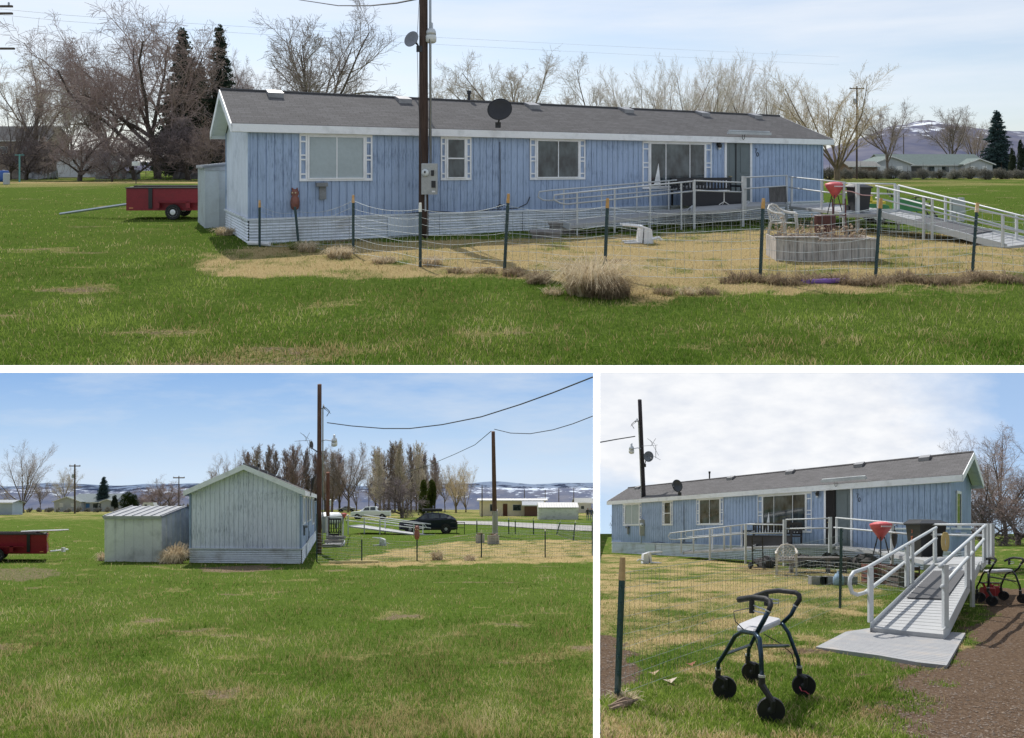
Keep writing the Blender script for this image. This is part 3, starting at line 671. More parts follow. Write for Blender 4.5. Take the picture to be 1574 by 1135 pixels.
BK={'grey':('bark_grey_brown','twig_grey_brown',(.10,.08,.065),(.20,.165,.14),(.22,.18,.16),(.42,.36,.32)),
    'pale':('bark_pale','twig_pale_buff',(.13,.105,.085),(.24,.20,.16),(.40,.35,.29),(.62,.56,.48)),
    'red':('bark_dark','twig_reddish',(.06,.048,.042),(.14,.115,.10),(.20,.15,.135),(.38,.30,.27)),
    'yellow':('bark_tan','twig_ochre',(.13,.10,.07),(.24,.19,.13),(.36,.28,.17),(.58,.47,.31)),
    'dark':('bark_dark','twig_plum',(.045,.035,.03),(.11,.085,.07),(.12,.095,.095),(.24,.20,.195))}
TD={}
def tree(site,pos,H,style,bark,label,name='bare_tree',seed=1,rot=0,group=None,wx=1.0,wind=0):
    key=(style,seed,wind)
    if key not in TD:
        P=dict(ST[style]); P['wind']=wind; mt,mc=MB(),MB(); rg=random.Random(seed*7+3)
        grow(mt,mc,rg,Vector((0,0,-.15)),Vector((0,0,1)),P['L'],P['r'],0,P)
        zz=sorted(v[2] for v in mc.v); top=zz[int(len(zz)*.985)]
        TD[key]=(mesh_from('trunk',mt.v,mt.f,mt.v,None,True,False),mesh_from('crown',mc.v,mc.f,mc.v,None,False,False),top)
    mt,mc,top=TD[key]; bk=BK[bark]
    if (key,bark) not in TD:
        a=mt.copy(); c=mc.copy(); a.name='trunk'; c.name='crown'; a.materials.append(bark_mat(bk[0],bk[2],bk[3])); c.materials.append(bark_mat(bk[1],bk[4],bk[5])); TD[(key,bark)]=(a,c)
    a,c=TD[(key,bark)]
    r=bpy.data.objects.new(name,None); COL.objects.link(r); r.location=site.w(pos); k=site.S*H/top; r.scale=(k*wx,k*wx,k); r.rotation_euler=(0,0,rot)
    tags(r,label,'tree',group)
    for nm,me in (('trunk',a),('crown',c)):
        o=bpy.data.objects.new(nm,me); COL.objects.link(o); o.parent=r
    return r
def leafcards(V,sz,rs,up=0.0):
    """one small three-sided leaf at every point"""
    n=len(V); a=rs.normal(size=(n,3)); a/=np.linalg.norm(a,axis=1)[:,None]; b=rs.normal(size=(n,3)); b-=a*(a*b).sum(1)[:,None]; b/=np.linalg.norm(b,axis=1)[:,None]
    s=(sz*(.6+.8*rs.rand(n)))[:,None]; P=np.empty((n,3,3)); P[:,0]=V+a*s; P[:,1]=V-a*s*.5+b*s*.6; P[:,2]=V-a*s*.5-b*s*.6
    k=np.arange(n)*3; return P.reshape(-1,3),np.stack([k,k+1,k+2],-1).tolist()
FD={}
def evergreen(site,pos,H,kind,label,name,seed=1,wx=1.0,rot=0,group=None,mat=None):
    key=(kind,seed,mat)
    if key not in FD:
        rs=np.random.RandomState(seed); mt,mc=MB(),MB(); mt.tube([(0,0,-.2),(0,0,5),(0,0,9.7)],[.22,.13,.02],6,False)
        if kind=='spruce':
            pts=[]; z=.6
            while z<9.9:
                rmax=2.35*(1-z/10.05)**.85+.05; nb=int(8+9*(1-z/10))
                for i in range(nb):
                    w=rs.rand()*6.283; rr=rmax*(.62+.5*rs.rand()); zj=rs.normal()*.16; rr*=.8+.45*rs.rand(); tip=Vector((math.cos(w)*rr,math.sin(w)*rr,z+zj-.22*rr+.1))
                    mt.tube([(0,0,z),tip],[.03,.01],3,False); m=int(20+rr*46)
                    u=.18+.82*rs.rand(m)**.75; sp=(.09+.24*(1-u))*rr**.4
                    P=np.stack([u*tip.x,u*tip.y,z+u*(tip.z-z)+.10*np.sin(u*3.1)],-1)+rs.normal(size=(m,3))*sp[:,None]*np.array((1,1,.45)); pts.append(P)
                z+=.30
            V=np.concatenate(pts); v,f=leafcards(V,.105,rs)
        elif kind=='cedar':
            N=12000; pts=[]; rg=random.Random(seed)
            for c in range(26):
                cz=rg.random(); w=rg.random()*6.283; rr=1.25*math.sin(min(1,.25+1.0*(1-cz))*1.5)*.62; cc=np.array((math.cos(w)*rr,math.sin(w)*rr,.6+cz*7.4))
                m=N//26; q=rs.normal(size=(m,3)); q/=np.linalg.norm(q,axis=1)[:,None]; q*=(.72+.3*rs.rand(m))[:,None]; pts.append(cc+q*np.array((.72,.72,1.7))*(1.05-.45*cz))
            V=np.concatenate(pts); V=V[(V[:,2]>.05)]; v,f=leafcards(V,.12,rs)
        elif kind=='hedge':
            pts=[]
            for c in range(40):
                cc=np.array((rs.uniform(-3.6,3.6),rs.uniform(-1,1),rs.uniform(1,7.6))); q=rs.normal(size=(420,3)); q/=np.linalg.norm(q,axis=1)[:,None]; q*=(.7+.35*rs.rand(420))[:,None]; pts.append(cc+q*np.array((1.25,1.0,1.6)))
            V=np.concatenate(pts); V=V[V[:,2]>.05]; v,f=leafcards(V,.16,rs)
        elif kind=='sage':
            pts=[]
            for c in range(16):
                w=rs.rand()*6.283; rr=rs.rand()**.6*4.6; cc=np.array((math.cos(w)*rr,math.sin(w)*rr*.6,1.6+rs.rand()*5.2*(1-rr/7)))
                mt.tube([(math.cos(w)*.5,0,0),(cc[0]*.6,cc[1]*.6,cc[2]*.5),tuple(cc)],[.16,.1,.04],3,False)
                q=rs.normal(size=(330,3)); q/=np.linalg.norm(q,axis=1)[:,None]; q*=(.35+.75*rs.rand(330))[:,None]; pts.append(cc+q*np.array((1.9,1.5,2.1)))
            V=np.concatenate(pts); V=V[V[:,2]>0]; v,f=leafcards(V,.24,rs)
        mc.v=[tuple(p) for p in v]; mc.f=f
        MM={'spruce':leaf_mat('spruce_needles',(.020,.040,.022),(.065,.10,.06),.2),'cedar':leaf_mat('cedar_foliage',(.035,.055,.012),(.10,.12,.03),.25),'hedge':leaf_mat('hedge_foliage',(.018,.032,.012),(.05,.075,.025),.2),'sage':leaf_mat('sagebrush_foliage',(.13,.125,.105),(.30,.29,.25),.25)}
        if mat=='dark': fm=leaf_mat('pine_needles_dark',(.022,.036,.026),(.075,.095,.065),.2)
        elif mat=='blue': fm=leaf_mat('spruce_needles_blue',(.035,.06,.06),(.10,.15,.15),.2)
        else: fm=MM[kind]
        FD[key]=(mesh_from('trunk',mt.v,mt.f,mt.v,bark_mat('bark_conifer',(.05,.035,.025),(.10,.075,.055)),True,False),mesh_from('foliage',mc.v,mc.f,mc.v,fm,False,False))
    a,c=FD[key]; r=bpy.data.objects.new(name,None); COL.objects.link(r); r.location=site.w(pos); k=site.S*H/10; r.scale=(k*wx,k*wx,k); r.rotation_euler=(0,0,rot)
    tags(r,label,'shrub' if kind=='sage' else 'tree',group)
    for nm,me in (('trunk' if kind!='sage' else 'stems',a),('foliage',c)):
        o=bpy.data.objects.new(nm,me); COL.objects.link(o); o.parent=r
    return r
def hp(site,top,d): return site.h+(site.hy-top)/F*d     # height above ground of a point seen at row `top`
U='in the wide upper view'
# upper view: left group
TA=[ # px, top row, dist, style, bark, seed, rot, wx, label
 (243,38,92,'willow','red',1,0.4,.82,'big dense reddish bare tree with thick forked trunk, left of the home, upper view'),
 (165,62,118,'willow','red',2,2.0,.65,'reddish bare tree leaning out behind the white shed, upper view'),
 (58,88,95,'spread','pale',1,1.0,.8,'pale bare tree with open crown near the left edge, upper view'),
 (108,95,112,'spread','pale',2,2.4,.6,'thin grey bare tree second from the left edge, upper view'),
 (15,150,88,'vase','dark',3,.3,1.0,'low dark bare tree at the far left edge, upper view'),
 (478,18,66,'spread','grey',3,.7,1.05,'tall grey bare tree above the left end of the roof, upper view'),
 (395,100,105,'willow','red',3,4.0,.55,'reddish bare tree behind the left gable beside the tall pine, upper view'),
 (540,110,120,'spread','pale',2,5.0,.9,'faint small bare tree just left of the pole above the roof, upper view'),
 (690,126,115,'spread','pale',1,3.0,.9,'faint low bare tree just right of the pole above the roof, upper view'),
 (790,88,88,'spread','pale',4,1.9,.95,'pale bare tree above the roof behind the black dish, upper view'),
 (928,98,98,'spread','pale',2,.5,1.0,'pale bare tree above the roof vents left of centre right, upper view'),
 (985,110,112,'vase','pale',1,1.5,.8,'small pale bare tree second in the row above the roof, upper view'),
 (1035,98,104,'vase','pale',2,2.5,.8,'pale bare tree third in the row above the roof, upper view'),
 (1075,92,98,'vase','pale',1,4.1,.75,'tallest pale bare tree in the row above the roof, upper view'),
 (1122,100,104,'vase','pale',3,.9,.75,'pale bare tree fifth in the row above the roof, upper view'),
 (1168,104,100,'vase','pale',2,5.4,.8,'pale bare tree last in the row above the roof, upper view'),
 (1287,112,84,'vase','yellow',1,.2,1.25,'broad yellowish bare tree right of the home by the utility pole, upper view'),
 (1365,158,92,'spread','grey',4,2.2,.8,'grey pollarded bare tree between pole and grey-roofed house, upper view'),
 (1462,168,125,'spread','grey',1,3.3,.95,'bare tree behind the grey-roofed house, upper view'),
 (1500,176,140,'vase','grey',2,3.9,.9,'smaller bare tree behind the grey-roofed house beside the spruce, upper view'),
 (1225,130,120,'vase','yellow',2,2.9,.5,'faint bare tree just above the right roof end, upper view')]
for i,(px,top,d,st,bk,sd,rot,wx,lb) in enumerate(TA):
    d*=1.3
    tree(A,A.gd(px,d),hp(A,top,d),st,bk,lb,seed=sd,rot=rot,wx=wx,wind=(-.03 if st=='willow' and sd==1 else 0))
for px,top,d,wx,sd,lb,mt in ((338,38,98,.75,1,'tall narrow dark pine just left of the left gable, upper view','dark'),(281,44,104,1.0,2,'dark pine half hidden behind the big reddish tree, upper view','dark'),
   (308,100,112,1.1,2,'lower dark pine between the two tall pines, upper view','dark'),(1533,170,106,1.15,1,'blue-green spruce beside the grey-roofed house, upper view','blue')):
    d*=1.3
    evergreen(A,A.gd(px,d),hp(A,top,d),'spruce',lb,'pine_tree',sd,wx,px*.1,mat=mt)
for px,top,d,wx,lb in ((1570,208,98,.8,'dark columnar cedar at the right edge, upper view'),(1556,222,100,.8,'smaller dark cedar left of the edge cedar, upper view')):
    d*=1.25
    evergreen(A,A.gd(px,d),hp(A,top,d),'cedar',lb,'cedar_tree',3,wx,px*.1,mat='dark')
# small thorny shrubs and orchard bushes on the left
for px,top,d,st,bk,sd,wx,lb in ((122,200,78,'bush','red',1,1.1,'low tangled bare bush in front of the white shed, upper view'),(208,205,84,'bush','red',2,1.2,'low tangled bare bush between shed and big tree, upper view'),
   (40,215,84,'bush','dark',1,1.2,'low bare bush at the far left by the scrap, upper view'),(290,190,84,'bush','dark',2,1.1,'dark bare thicket right of the big reddish tree, upper view'),(322,196,80,'bush','red',1,1.0,'bare thicket touching the home left gable, upper view'),
   (172,232,74,'bush','dark',2,.9,'small dark bare bush by the grey scrap, upper view')):
    d*=1.3
    tree(A,A.gd(px,d),hp(A,top,d),st,bk,lb,'bare_bush',seed=sd,wx=wx,rot=px)
# sagebrush row
k=0
for i,px in enumerate(range(1275,1580,24)):
    d=112+((i*7)%5)*2.4; evergreen(A,A.gd(px,d),hp(A,246+(i*5)%9,d),'sage','grey sagebrush in the long hedge beyond the lawn, upper view','sagebrush',1+i%3,1.15,i*1.3,'sagebrush hedge beyond the lawn, upper view')
# ---- lower left view
TB=[(35,697,105,'vase','grey',1,.5,1.15,'large bare tree at the left edge, lower left view'),
 (98,728,128,'spread','pale',4,1,.8,'small bare tree behind the grey-roofed house, lower left view'),
 (62,742,115,'spread','grey',1,2,.7,'low bare tree right of the large edge tree, lower left view'),
 (352,700,120,'spread','grey',2,1.1,.9,'bare tree above the left roof slope, lower left view'),
 (398,686,112,'poplar','grey',1,0,1.0,'bare poplar just above the gable peak, lower left view'),
 (425,692,118,'poplar','grey',2,1,.9,'bare poplar second from the gable peak, lower left view'),
 (449,688,114,'poplar','red',1,2,1.2,'brownish bare poplar above the right roof slope, lower left view'),
 (474,694,118,'poplar','grey',3,3,1.0,'bare poplar just left of the tall pole, lower left view'),
 (510,698,110,'poplar','grey',2,4,1.3,'bare poplar just right of the tall pole, lower left view'),
 (535,694,110,'spread','grey',3,2.0,1.0,'wide bare tree right of the tall pole, lower left view'),
 (584,690,104,'poplar','pale',1,5,1.1,'first slender poplar of the middle clump, lower left view'),
 (597,683,106,'poplar','grey',3,1.4,.9,'second slender poplar of the middle clump, lower left view'),
 (607,684,110,'poplar','grey',2,2.2,.8,'third slender poplar of the middle clump, lower left view'),
 (619,682,104,'poplar','pale',3,3.1,.9,'tallest slender poplar of the middle clump, lower left view'),
 (632,688,110,'poplar','grey',1,4.4,.8,'fifth slender poplar of the middle clump, lower left view'),
 (645,684,108,'poplar','pale',2,5.2,.8,'last slender poplar of the middle clump, lower left view'),
 (664,690,120,'spread','pale',2,.2,.55,'thin pale tree above the cedar clump, lower left view'),
 (701,714,104,'vase','yellow',2,1.2,.95,'yellow-brown willow right of the cedars, lower left view'),
 (716,722,110,'vase','yellow',3,2.2,.8,'second yellow-brown willow, right of the first, lower left view'),
 (684,722,112,'spread','grey',4,3.2,.6,'grey bare tree just right of the cedars, lower left view'),
 (262,735,165,'spread','red',2,.2,1.3,'hazy reddish bare tree left of the gable, lower left view'),
 (244,748,170,'bush','red',1,1.2,1.6,'low hazy reddish thicket left of the gable, lower left view')]
for i,(px,top,d,st,bk,sd,rot,wx,lb) in enumerate(TB):
    d*=1.6 if d<140 else 1.15
    if st=='poplar': wx*=1.45
    tree(B,B.gd(px,d),hp(B,top,d),st,bk,lb,seed=sd,rot=rot,wx=wx)
tree(B,B.gd(618,113),hp(B,736,113),'bush','dark','wide dark plum-coloured orchard tree behind the dark car, lower left view',seed=1,rot=.4,wx=1.0)
for i,(px,top) in enumerate(((366,700),(382,694),(411,690),(438,694),(462,690),(486,696),(500,692),(522,697),(548,700),(577,694),(590,700),(613,696),(626,692),(640,698),(655,700),(668,704))):
    tree(B,B.gd(px,186+i%3*3),hp(B,top,186+i%3*3),'poplar' if i%4 else 'vase','red' if i%2 else 'grey','slender bare poplar in the dense far row behind the home, lower left view',seed=1+i%3,rot=i*1.1,wx=1.5 if i%4 else .55,group='far row of bare poplars behind the home')
evergreen(B,B.gd(159,190),hp(B,733,190),'spruce','green spruce beside the dark hedge, lower left view','spruce_tree',1,1.25,mat='blue')
evergreen(B,B.gd(199,184),hp(B,753,184),'hedge','tall dark clipped hedge right of the spruce, lower left view','evergreen_hedge',1,.95)
evergreen(B,B.gd(176,186),hp(B,758,186),'cedar','low dark cedar between spruce and hedge, lower left view','cedar_tree',2,1.4,mat='dark')
evergreen(B,B.gd(651,135),hp(B,730,135),'cedar','left cone-shaped green cedar behind the dark car, lower left view','cedar_tree',1,.95)
evergreen(B,B.gd(664,138),hp(B,730,138),'cedar','right cone-shaped green cedar behind the dark car, lower left view','cedar_tree',2,1.05,rot=2)
for i,px in enumerate(range(30,212,15)):
    d=172+((i*7)%5)*2; evergreen(B,B.gd(px,d),hp(B,776+(i*5)%3,d),'sage','grey sagebrush in the hedge before the far house, lower left view','sagebrush',1+i%3,1.05,i*1.3,'sagebrush hedge before the far house, lower left view')
for i,px in enumerate(range(226,292,7)):
    evergreen(B,B.gd(px,200),hp(B,768,200),'sage','brown sapling in the distant nursery row, lower left view','sapling',1+i%3,.35,i,'distant nursery row, lower left view')
# ---- lower right view
TCx=[(1508,690,62,'spread','red',2,1.1,.85,'bare reddish tree touching the home right gable, lower right view'),
 (1545,676,68,'spread','red',3,2.0,.95,'tall bare tree right of the gable, lower right view'),
 (1590,700,66,'willow','red',2,3.0,.8,'bare tree cut by the right edge, lower right view'),
 (1520,770,60,'bush','dark',1,.2,1.0,'dark bare thicket under the tall trees at right, lower right view'),
 (1565,765,62,'bush','red',2,1.2,1.1,'reddish bare thicket at the right edge, lower right view'),
 (952,794,100,'bush','dark',1,.2,.55,'dark bare thicket at the left edge behind the home, lower right view'),
 (968,797,104,'bush','red',2,.9,.6,'reddish bare thicket half hidden by the home left end, lower right view')]
for i,(px,top,d,st,bk,sd,rot,wx,lb) in enumerate(TCx):
    tree(C,C.gd(px,d),hp(C,top,d),st,bk,lb,seed=sd,rot=rot,wx=wx,name='bare_bush' if st=='bush' else 'bare_tree')
# ---------------------------------------------------------------- hills
def hills(site,px0,px1,y0,y1,fn,ny,nx,c1,c2,nm,snow=.62,sc=.02):
    ys=np.linspace(y0,y1,ny); us=np.linspace((px0-CX)/F,(px1-CX)/F,nx); U_,Y=np.meshgrid(us,ys); X=U_*Y; PX=CX+U_*F
    t=(Y-y0)/(y1-y0); prof=np.sin(np.clip(t*1.25,0,1)*math.pi/2)**1.3
    Z=fn(PX)*prof*(1+.22*(fbm(X*sc,Y*sc*1.3,5)-.5)*(1-prof*.4)*2)-.3
    V=np.stack([X,Y,Z],-1).reshape(-1,3); idx=np.arange(nx*ny).reshape(ny,nx); Fs=np.stack([idx[:-1,:-1],idx[:-1,1:],idx[1:,1:],idx[1:,:-1]],-1).reshape(-1,4).tolist()
    m,nt=newmat(nm); b=NB(nt); hi=float(Z.max())
    a=b.n('ShaderNodeAttribute',attribute_name='lc'); sp=b.n('ShaderNodeSeparateXYZ',{'Vector':a.outputs['Vector']})
    n=b.noise(b.lc((sc*1.6,sc*.8,sc*9)),3.4,7,.68); n2=b.noise(b.lc((sc*2,sc,sc*8)),2.0,6,.65)
    c=b.ramp(n2,[(.3,c1),(.7,c2)]); f=b.math('ADD',b.math('DIVIDE',sp.outputs[2],hi*2.6),n); f=b.ramp(f,[(snow+.12,(0,0,0)),(snow+.2,(1,1,1))])
    c=b.mix(f,c,(.80,.84,.90) if site.tag=='a' else (.50,.55,.63)); d=b.n('ShaderNodeBsdfDiffuse',{'Color':c}); b.out(d.outputs[0])
    t=T(site,'hills',None,None,(0,0,0),absolute=True,kind='structure',single=True); mb=MB(); mb.v=V; mb.f=Fs; t.part('hills',mb,m,recalc=False,smooth=True)
def ha(px): # ridge height at 640 m behind the upper view
    row=np.interp(px,[-400,200,900,1250,1330,1365,1400,1425,1450,1500,1574,1700,2100],[250,250,250,236,212,198,193,190,192,201,206,200,215]); return 1.88+(258-row)/F*640
hills(A,-500,2100,430,640,ha,60,260,(.10,.11,.17),(.19,.185,.22),'hill_slopes_far',.70,.012)  # slate blue of the slopes has the distance haze mixed into the colour
def hb(px):
    row=np.interp(px,[-300,0,60,110,180,230,290,500,560,720,760,820,880,912],[744,747,745,746,748,745,743,747,749,742,741,743,741,741]); return 2.5+(772-row)/F*284
hills(B,-500,912,232,286,hb,40,220,(.075,.095,.155),(.15,.155,.19),'hill_slopes_snowy',.62,.035)  # haze over these slopes is likewise put into their blue colour
# ---------------------------------------------------------------- shared small materials
def P(n,c,S=1.0,r=.5,m=0.0,v=.15,sc=4,**k): return paint(n,c,r,m,v,sc,S=S,**k)
UP,LL,LR='upper view','lower left view','lower right view'
VIEW={'a':UP,'b':LL,'c':LR}
# ---------------------------------------------------------------- pole with lamp, dish, meter box
def pole(site,px,base_row,label,H,ex=(1,0),lean=0,rad=(.15,.11),brk=True,lampdir=(1,0),col=(.075,.05,.04)):
    S=site.S; g=site.g(px,base_row); f=T(site,'utility_pole',label,'pole',g,shear=False)
    wm=wood_mat('creosote_pole_'+('dark' if col[0]<.1 else 'grey'),col,S,tuple(c*.45 for c in col)); n=8
    m=MB(); m.tube([(lean*i/n,0,-.2 if i==0 else H*i/n) for i in range(n+1)],[rad[0]+(rad[1]-rad[0])*i/n for i in range(n+1)],12); f.part('post',m,wm,smooth=True)
    if brk:
        gm=P('conduit_grey',(.35,.38,.42),S,.4,.6); lx,ly=lampdir; L=lambda z:lean*z/H
        m=MB(); m.tube([(L(1.2)+.16*lx+.04,-.10,1.2),(L(H*.86)+.16*lx+.03,-.10,H*.86),(L(H*.86)+.22*lx,-.12,H*.885),(L(H*.86)+.30*lx,-.14,H*.86)],.033,8); f.part('conduit',m,gm,smooth=True)
        m=MB(); z=H*.845; m.tube([(L(z)+.1*lx,0,z+.1),(L(z)+.3*lx,-.02,z+.16),(L(z)+.5*lx,-.03,z-.02),(L(z)+.36*lx,-.04,z-.25)],.018,5); m.tube([(L(z)+.2*lx,-.03,z+.16),(L(z)+.55*lx,-.05,z-.12)],.012,5); f.part('service_drop_loop',m,P('black_metal',(.02,.02,.023),S,.5))
    return f,g
def yard_lamp(site,at,label,dx=.42):
    S=site.S; f=T(site,'yard_lamp',label,'lamp',at,shear=False); s=1 if dx>0 else -1
    m=MB(); m.tube([(0,0,0),(dx*.35,0,.05),(dx*.8,0,0)],.022,6); f.part('arm',m,P('conduit_grey',(.35,.38,.42),S,.4,.6))
    m=MB(); m.lathe((dx,0,0),[(.03,.30),(.055,.28),(.055,.14),(.10,.12),(.13,.06),(.135,-.04)],14); f.part('housing',m,P('lamp_housing',(.52,.54,.55),S,.4,.4),smooth=True)
    m=MB(); m.lathe((dx,0,0),[(.13,-.04),(.15,-.10),(.14,-.22),(.09,-.25)],14); f.part('diffuser',m,P('lamp_refractor',(.62,.63,.60),S,.25),smooth=True)
def dish(site,at,label,aim,r=.26,matc=(.02,.02,.022),armv=(0,0,-.35),lnb=True,name='satellite_dish'):
    """shallow bowl facing `aim`, its stem running from armv"""
    S=site.S; f=T(site,name,label,'dish',at,shear=False); a=Vector(aim).normalized(); u=a.cross(Vector((0,0,1))).normalized(); v=u.cross(a)
    m=MB(); n=24; vs=[];fs=[]; K=5
    for off in (0,.012):
        for i in range(K+1):
            q=i/K
            for j in range(n):
                w=2*math.pi*j/n; p=u*math.cos(w)*r*q*1.06+v*math.sin(w)*r*q-a*(.30*r*(1-q*q)+off); vs.append(p)
    for o in (0,(K+1)*n):
        for i in range(K):
            for j in range(n): fs.append((o+i*n+j,o+i*n+(j+1)%n,o+(i+1)*n+(j+1)%n,o+(i+1)*n+j))
    for j in range(n): fs.append((K*n+j,K*n+(j+1)%n,(2*K+1)*n+(j+1)%n,(2*K+1)*n+j))
    m.add(vs,fs); f.part('reflector',m,P('dish_'+name+site.tag+str(matc[0]),matc,S,.45),smooth=True)
    dm=P('black_metal',(.02,.02,.023),S,.5)
    m=MB(); m.tube([-a*(.3*r+.01),Vector(armv)*.4-a*.12,Vector(armv)],.026,6); m.box(armv[0]-.08,armv[0]+.08,armv[1]-.02,armv[1]+.02,armv[2]-.1,armv[2]+.06); f.part('mount',m,dm)
    if lnb:
        m=MB(); t=a*r*1.25-v*r*.25; m.tube([-v*r*.95-a*.05,t],.012,5); m.tube([t-a*.02,t-a*.1+v*.03],.03,8); f.part('feed_arm',m,dm)
    return f
def antenna(site,at,label):
    S=site.S; f=T(site,'tv_antenna',label,'antenna',at,shear=False); am=P('antenna_alloy',(.25,.25,.26),S,.4,.6)
    m=MB(); m.tube([(0,0,-.5),(0,0,.2)],.014,5); f.part('mast',m,am)
    for q in ([(-.75,.1,.1),(.1,0,.2)],[(-.3,.05,.45),(.15,-.05,-.35)],[(-.55,0,-.55),(-.2,0,-.35),(.25,0,-.6)],[(0,0,.55),(-.25,.1,.1)],[(-.45,0,.55),(-.05,0,.25)]):
        m=MB(); m.tube(q,.010,4); f.part('element',m,am)
def meterbox(site,at,label,w=.42,h=.82,side=False):
    S=site.S; f=T(site,'meter_box',label,'meter box',at,shear=False); gm=P('meter_grey',(.40,.41,.40),S,.5,.2,dirt=(.2,.2,.2))
    if side: w*=.6
    m=MB(); m.bbox(-w*.36,w*.64,-.12,.06,0,h,.015); f.part('box',m,gm)
    if not side:
        m=MB(); m.lathe((-.04,-.15,h*.7),[(.10,.05),(.10,-.02),(.085,-.06),(.03,-.075)],16,'y'); mm=f.part('meter',m,P('meter_glass',(.62,.66,.66),S,.1),smooth=True)
        m=MB(); m.box(-.06,-.02,-.235,-.228,h*.7-.01,h*.7+.05); f.part('dial',m,P('black_metal',(.02,.02,.023),S,.5),mm)
        m=MB(); m.box(.11,.19,-.14,-.121,h*.6,h*.78); m.box(.12,.23,-.14,-.121,h*.22,h*.44); f.part('breaker_panel',m,P('black_metal',(.02,.02,.023),S,.5))
        m=MB(); m.box(.13,.22,-.128,-.121,h*.07,h*.12); f.part('plate',m,P('plate_white',(.7,.7,.7),S))
    m=MB(); m.tube([(-.05,-.02,0),(-.05,-.02,-.45)],.025,6); f.part('conduit',m,P('conduit_grey',(.35,.38,.42),S,.4,.6))
# upper view pole
pole(A,651,366,'tall dark utility pole rising out of frame in front of the blue home, upper view',8.1,rad=(.135,.105))
dA=19.15
yard_lamp(A,A.q(655,52,dA-.05),'grey bell-shaped yard lamp on the pole top, upper view',.13*1.0)
dish(A,A.q(632,60,dA-.1),'small grey satellite dish on the pole beside the lamp, upper view',(-.5,-.8,.25),.22,(.17,.18,.20),(.22,0,-.25),False)
meterbox(A,A.q(657,299,dA-.16),'grey electric meter box on the pole, upper view',.42,.82)
m=MB(); ww=T(A,'overhead_wire','black overhead wire meeting the pole top at the upper edge, upper view','wire',A.q(560,10,40),absolute=True)
m.tube([A.q(380,-32,60),A.q(460,0,52),A.q(520,9,40),A.q(570,9,30),A.q(610,5,24),A.q(655,-4,dA)],.03,5,False); ww.part('conductor',m,P('black_metal',(.02,.02,.023),A.S,.5))
m=MB(); m.tube([A.q(645,-10,dA),A.q(641,60,dA-.1),A.q(643,150,dA-.2),A.q(648,250,dA-.2)],.008,4); m.tube([A.q(660,60,dA-.2),A.q(661,160,dA-.25),A.q(658,250,dA-.2)],.008,4)
ww.part('drop_cord',m,P('black_metal',(.02,.02,.023),A.S,.5))
# black dish on the eave
d=22.2; dish(A,A.q(768,168,20.4),'large black satellite dish on the eave of the blue home, upper view',(-.15,-.93,.35),.34,(.016,.016,.018),(-.05,.25,-.42),False)
dish(C,C.q(1041,747,33.6),'black satellite dish standing on the eave, lower right view',(-.75,-.65,.3),.27,(.03,.035,.045),(.16,.2,-.45),True)
m=T(B,'satellite_dish','dark dish seen edge-on above the right eave, lower left view','dish',B.q(481,742,33),shear=False); q=MB(); q.tube([(-.05,0,-.3),(0,0,.15),(.13,0,.32)],[.05,.09,.03],6); m.part('reflector',q,P('black_metal',(.02,.02,.023),1.0,.5)); q=MB(); q.tube([(-.05,0,-.3),(-.12,0,-.6)],.025,5); m.part('mount',q,P('black_metal',(.02,.02,.023),1.0,.5))
# lower left pole
pb,gB=pole(B,490.5,852,'tall brown utility pole beside the gable, lower left view',8.15,rad=(.125,.10),lean=.02,lampdir=(1,0),col=(.13,.075,.055))
yard_lamp(B,B.q(494,678,34.3),'grey yard lamp on an arm of the tall brown pole, lower left view',.62)
dish(B,B.q(479,684,34.2),'small dish bracket on the left of the brown pole, lower left view',(.95,-.1,.25),.18,(.10,.10,.11),(.33,.1,-.42),False)
antenna(B,B.q(476,683,34.2),'spindly tv antenna beside the brown pole, lower left view')
meterbox(B,B.q(498,818,34.2),'grey meter box low on the brown pole, lower left view',.3,.8,True)
# lower right pole
pc,gC=pole(C,993,852,'dark leaning utility pole before the home, lower right view',8.3,rad=(.125,.105),lean=-.34,lampdir=(-1,0),col=(.045,.040,.045))
yard_lamp(C,C.q(985,690,38.3),'grey yard lamp on the dark leaning pole, lower right view',-.50)
dish(C,C.q(997,702,38.2),'grey round dish on the dark leaning pole, lower right view',(.25,-.9,.2),.27,(.14,.155,.18),(-.2,.1,-.5),True)
antenna(C,C.q(1008,690,38.2),'spindly tv antenna right of the dark leaning pole, lower right view')
meterbox(C,C.q(987,822,38.2),'grey meter box on the dark leaning pole, lower right view',.4,.85,False)
m=MB(); ww=T(C,'overhead_wire','black wire running left from the dark leaning pole, lower right view','wire',C.q(950,675,36),absolute=True)
m.tube([C.q(923,680,33),C.q(945,676,35),C.q(976,671,38)],.028,5,False); ww.part('conductor',m,P('black_metal',(.02,.02,.023),1.0,.5))
# second pole in the lower left view and its wires
p2,g2=pole(B,761,824,'plain weathered pole with grey foot in the dry yard, lower left view',7.7,rad=(.19,.13),lean=-.14,brk=False,col=(.14,.10,.08))
q=MB(); q.lathe((0,0,0),[(.215,-.1),(.205,1.9)],12); p2.part('grey_foot',q,P('pale_concrete',(.38,.35,.32),1.0,.8))
def wire(label,pts,r=.025,site=B):
    w=T(site,'overhead_wire',label,'wire',pts[0],absolute=True); q=MB(); q.tube(pts,r,5,False); w.part('conductor',q,P('black_metal',(.02,.02,.023),site.S,.5))
wire('sagging wire from the brown pole to the upper right corner, lower left view',[B.q(x,y,34+(x-500)/412*-14) for x,y in ((503,650),(540,655),(590,659),(630,659),(680,653),(740,641),(800,622),(850,604),(911,580))],.022)
wire('wire from the plain pole to the right edge, lower left view',[B.q(x,y,51-(x-760)*.08) for x,y in ((760,660),(785,666),(815,667),(850,661),(880,652),(911,640))],.026)
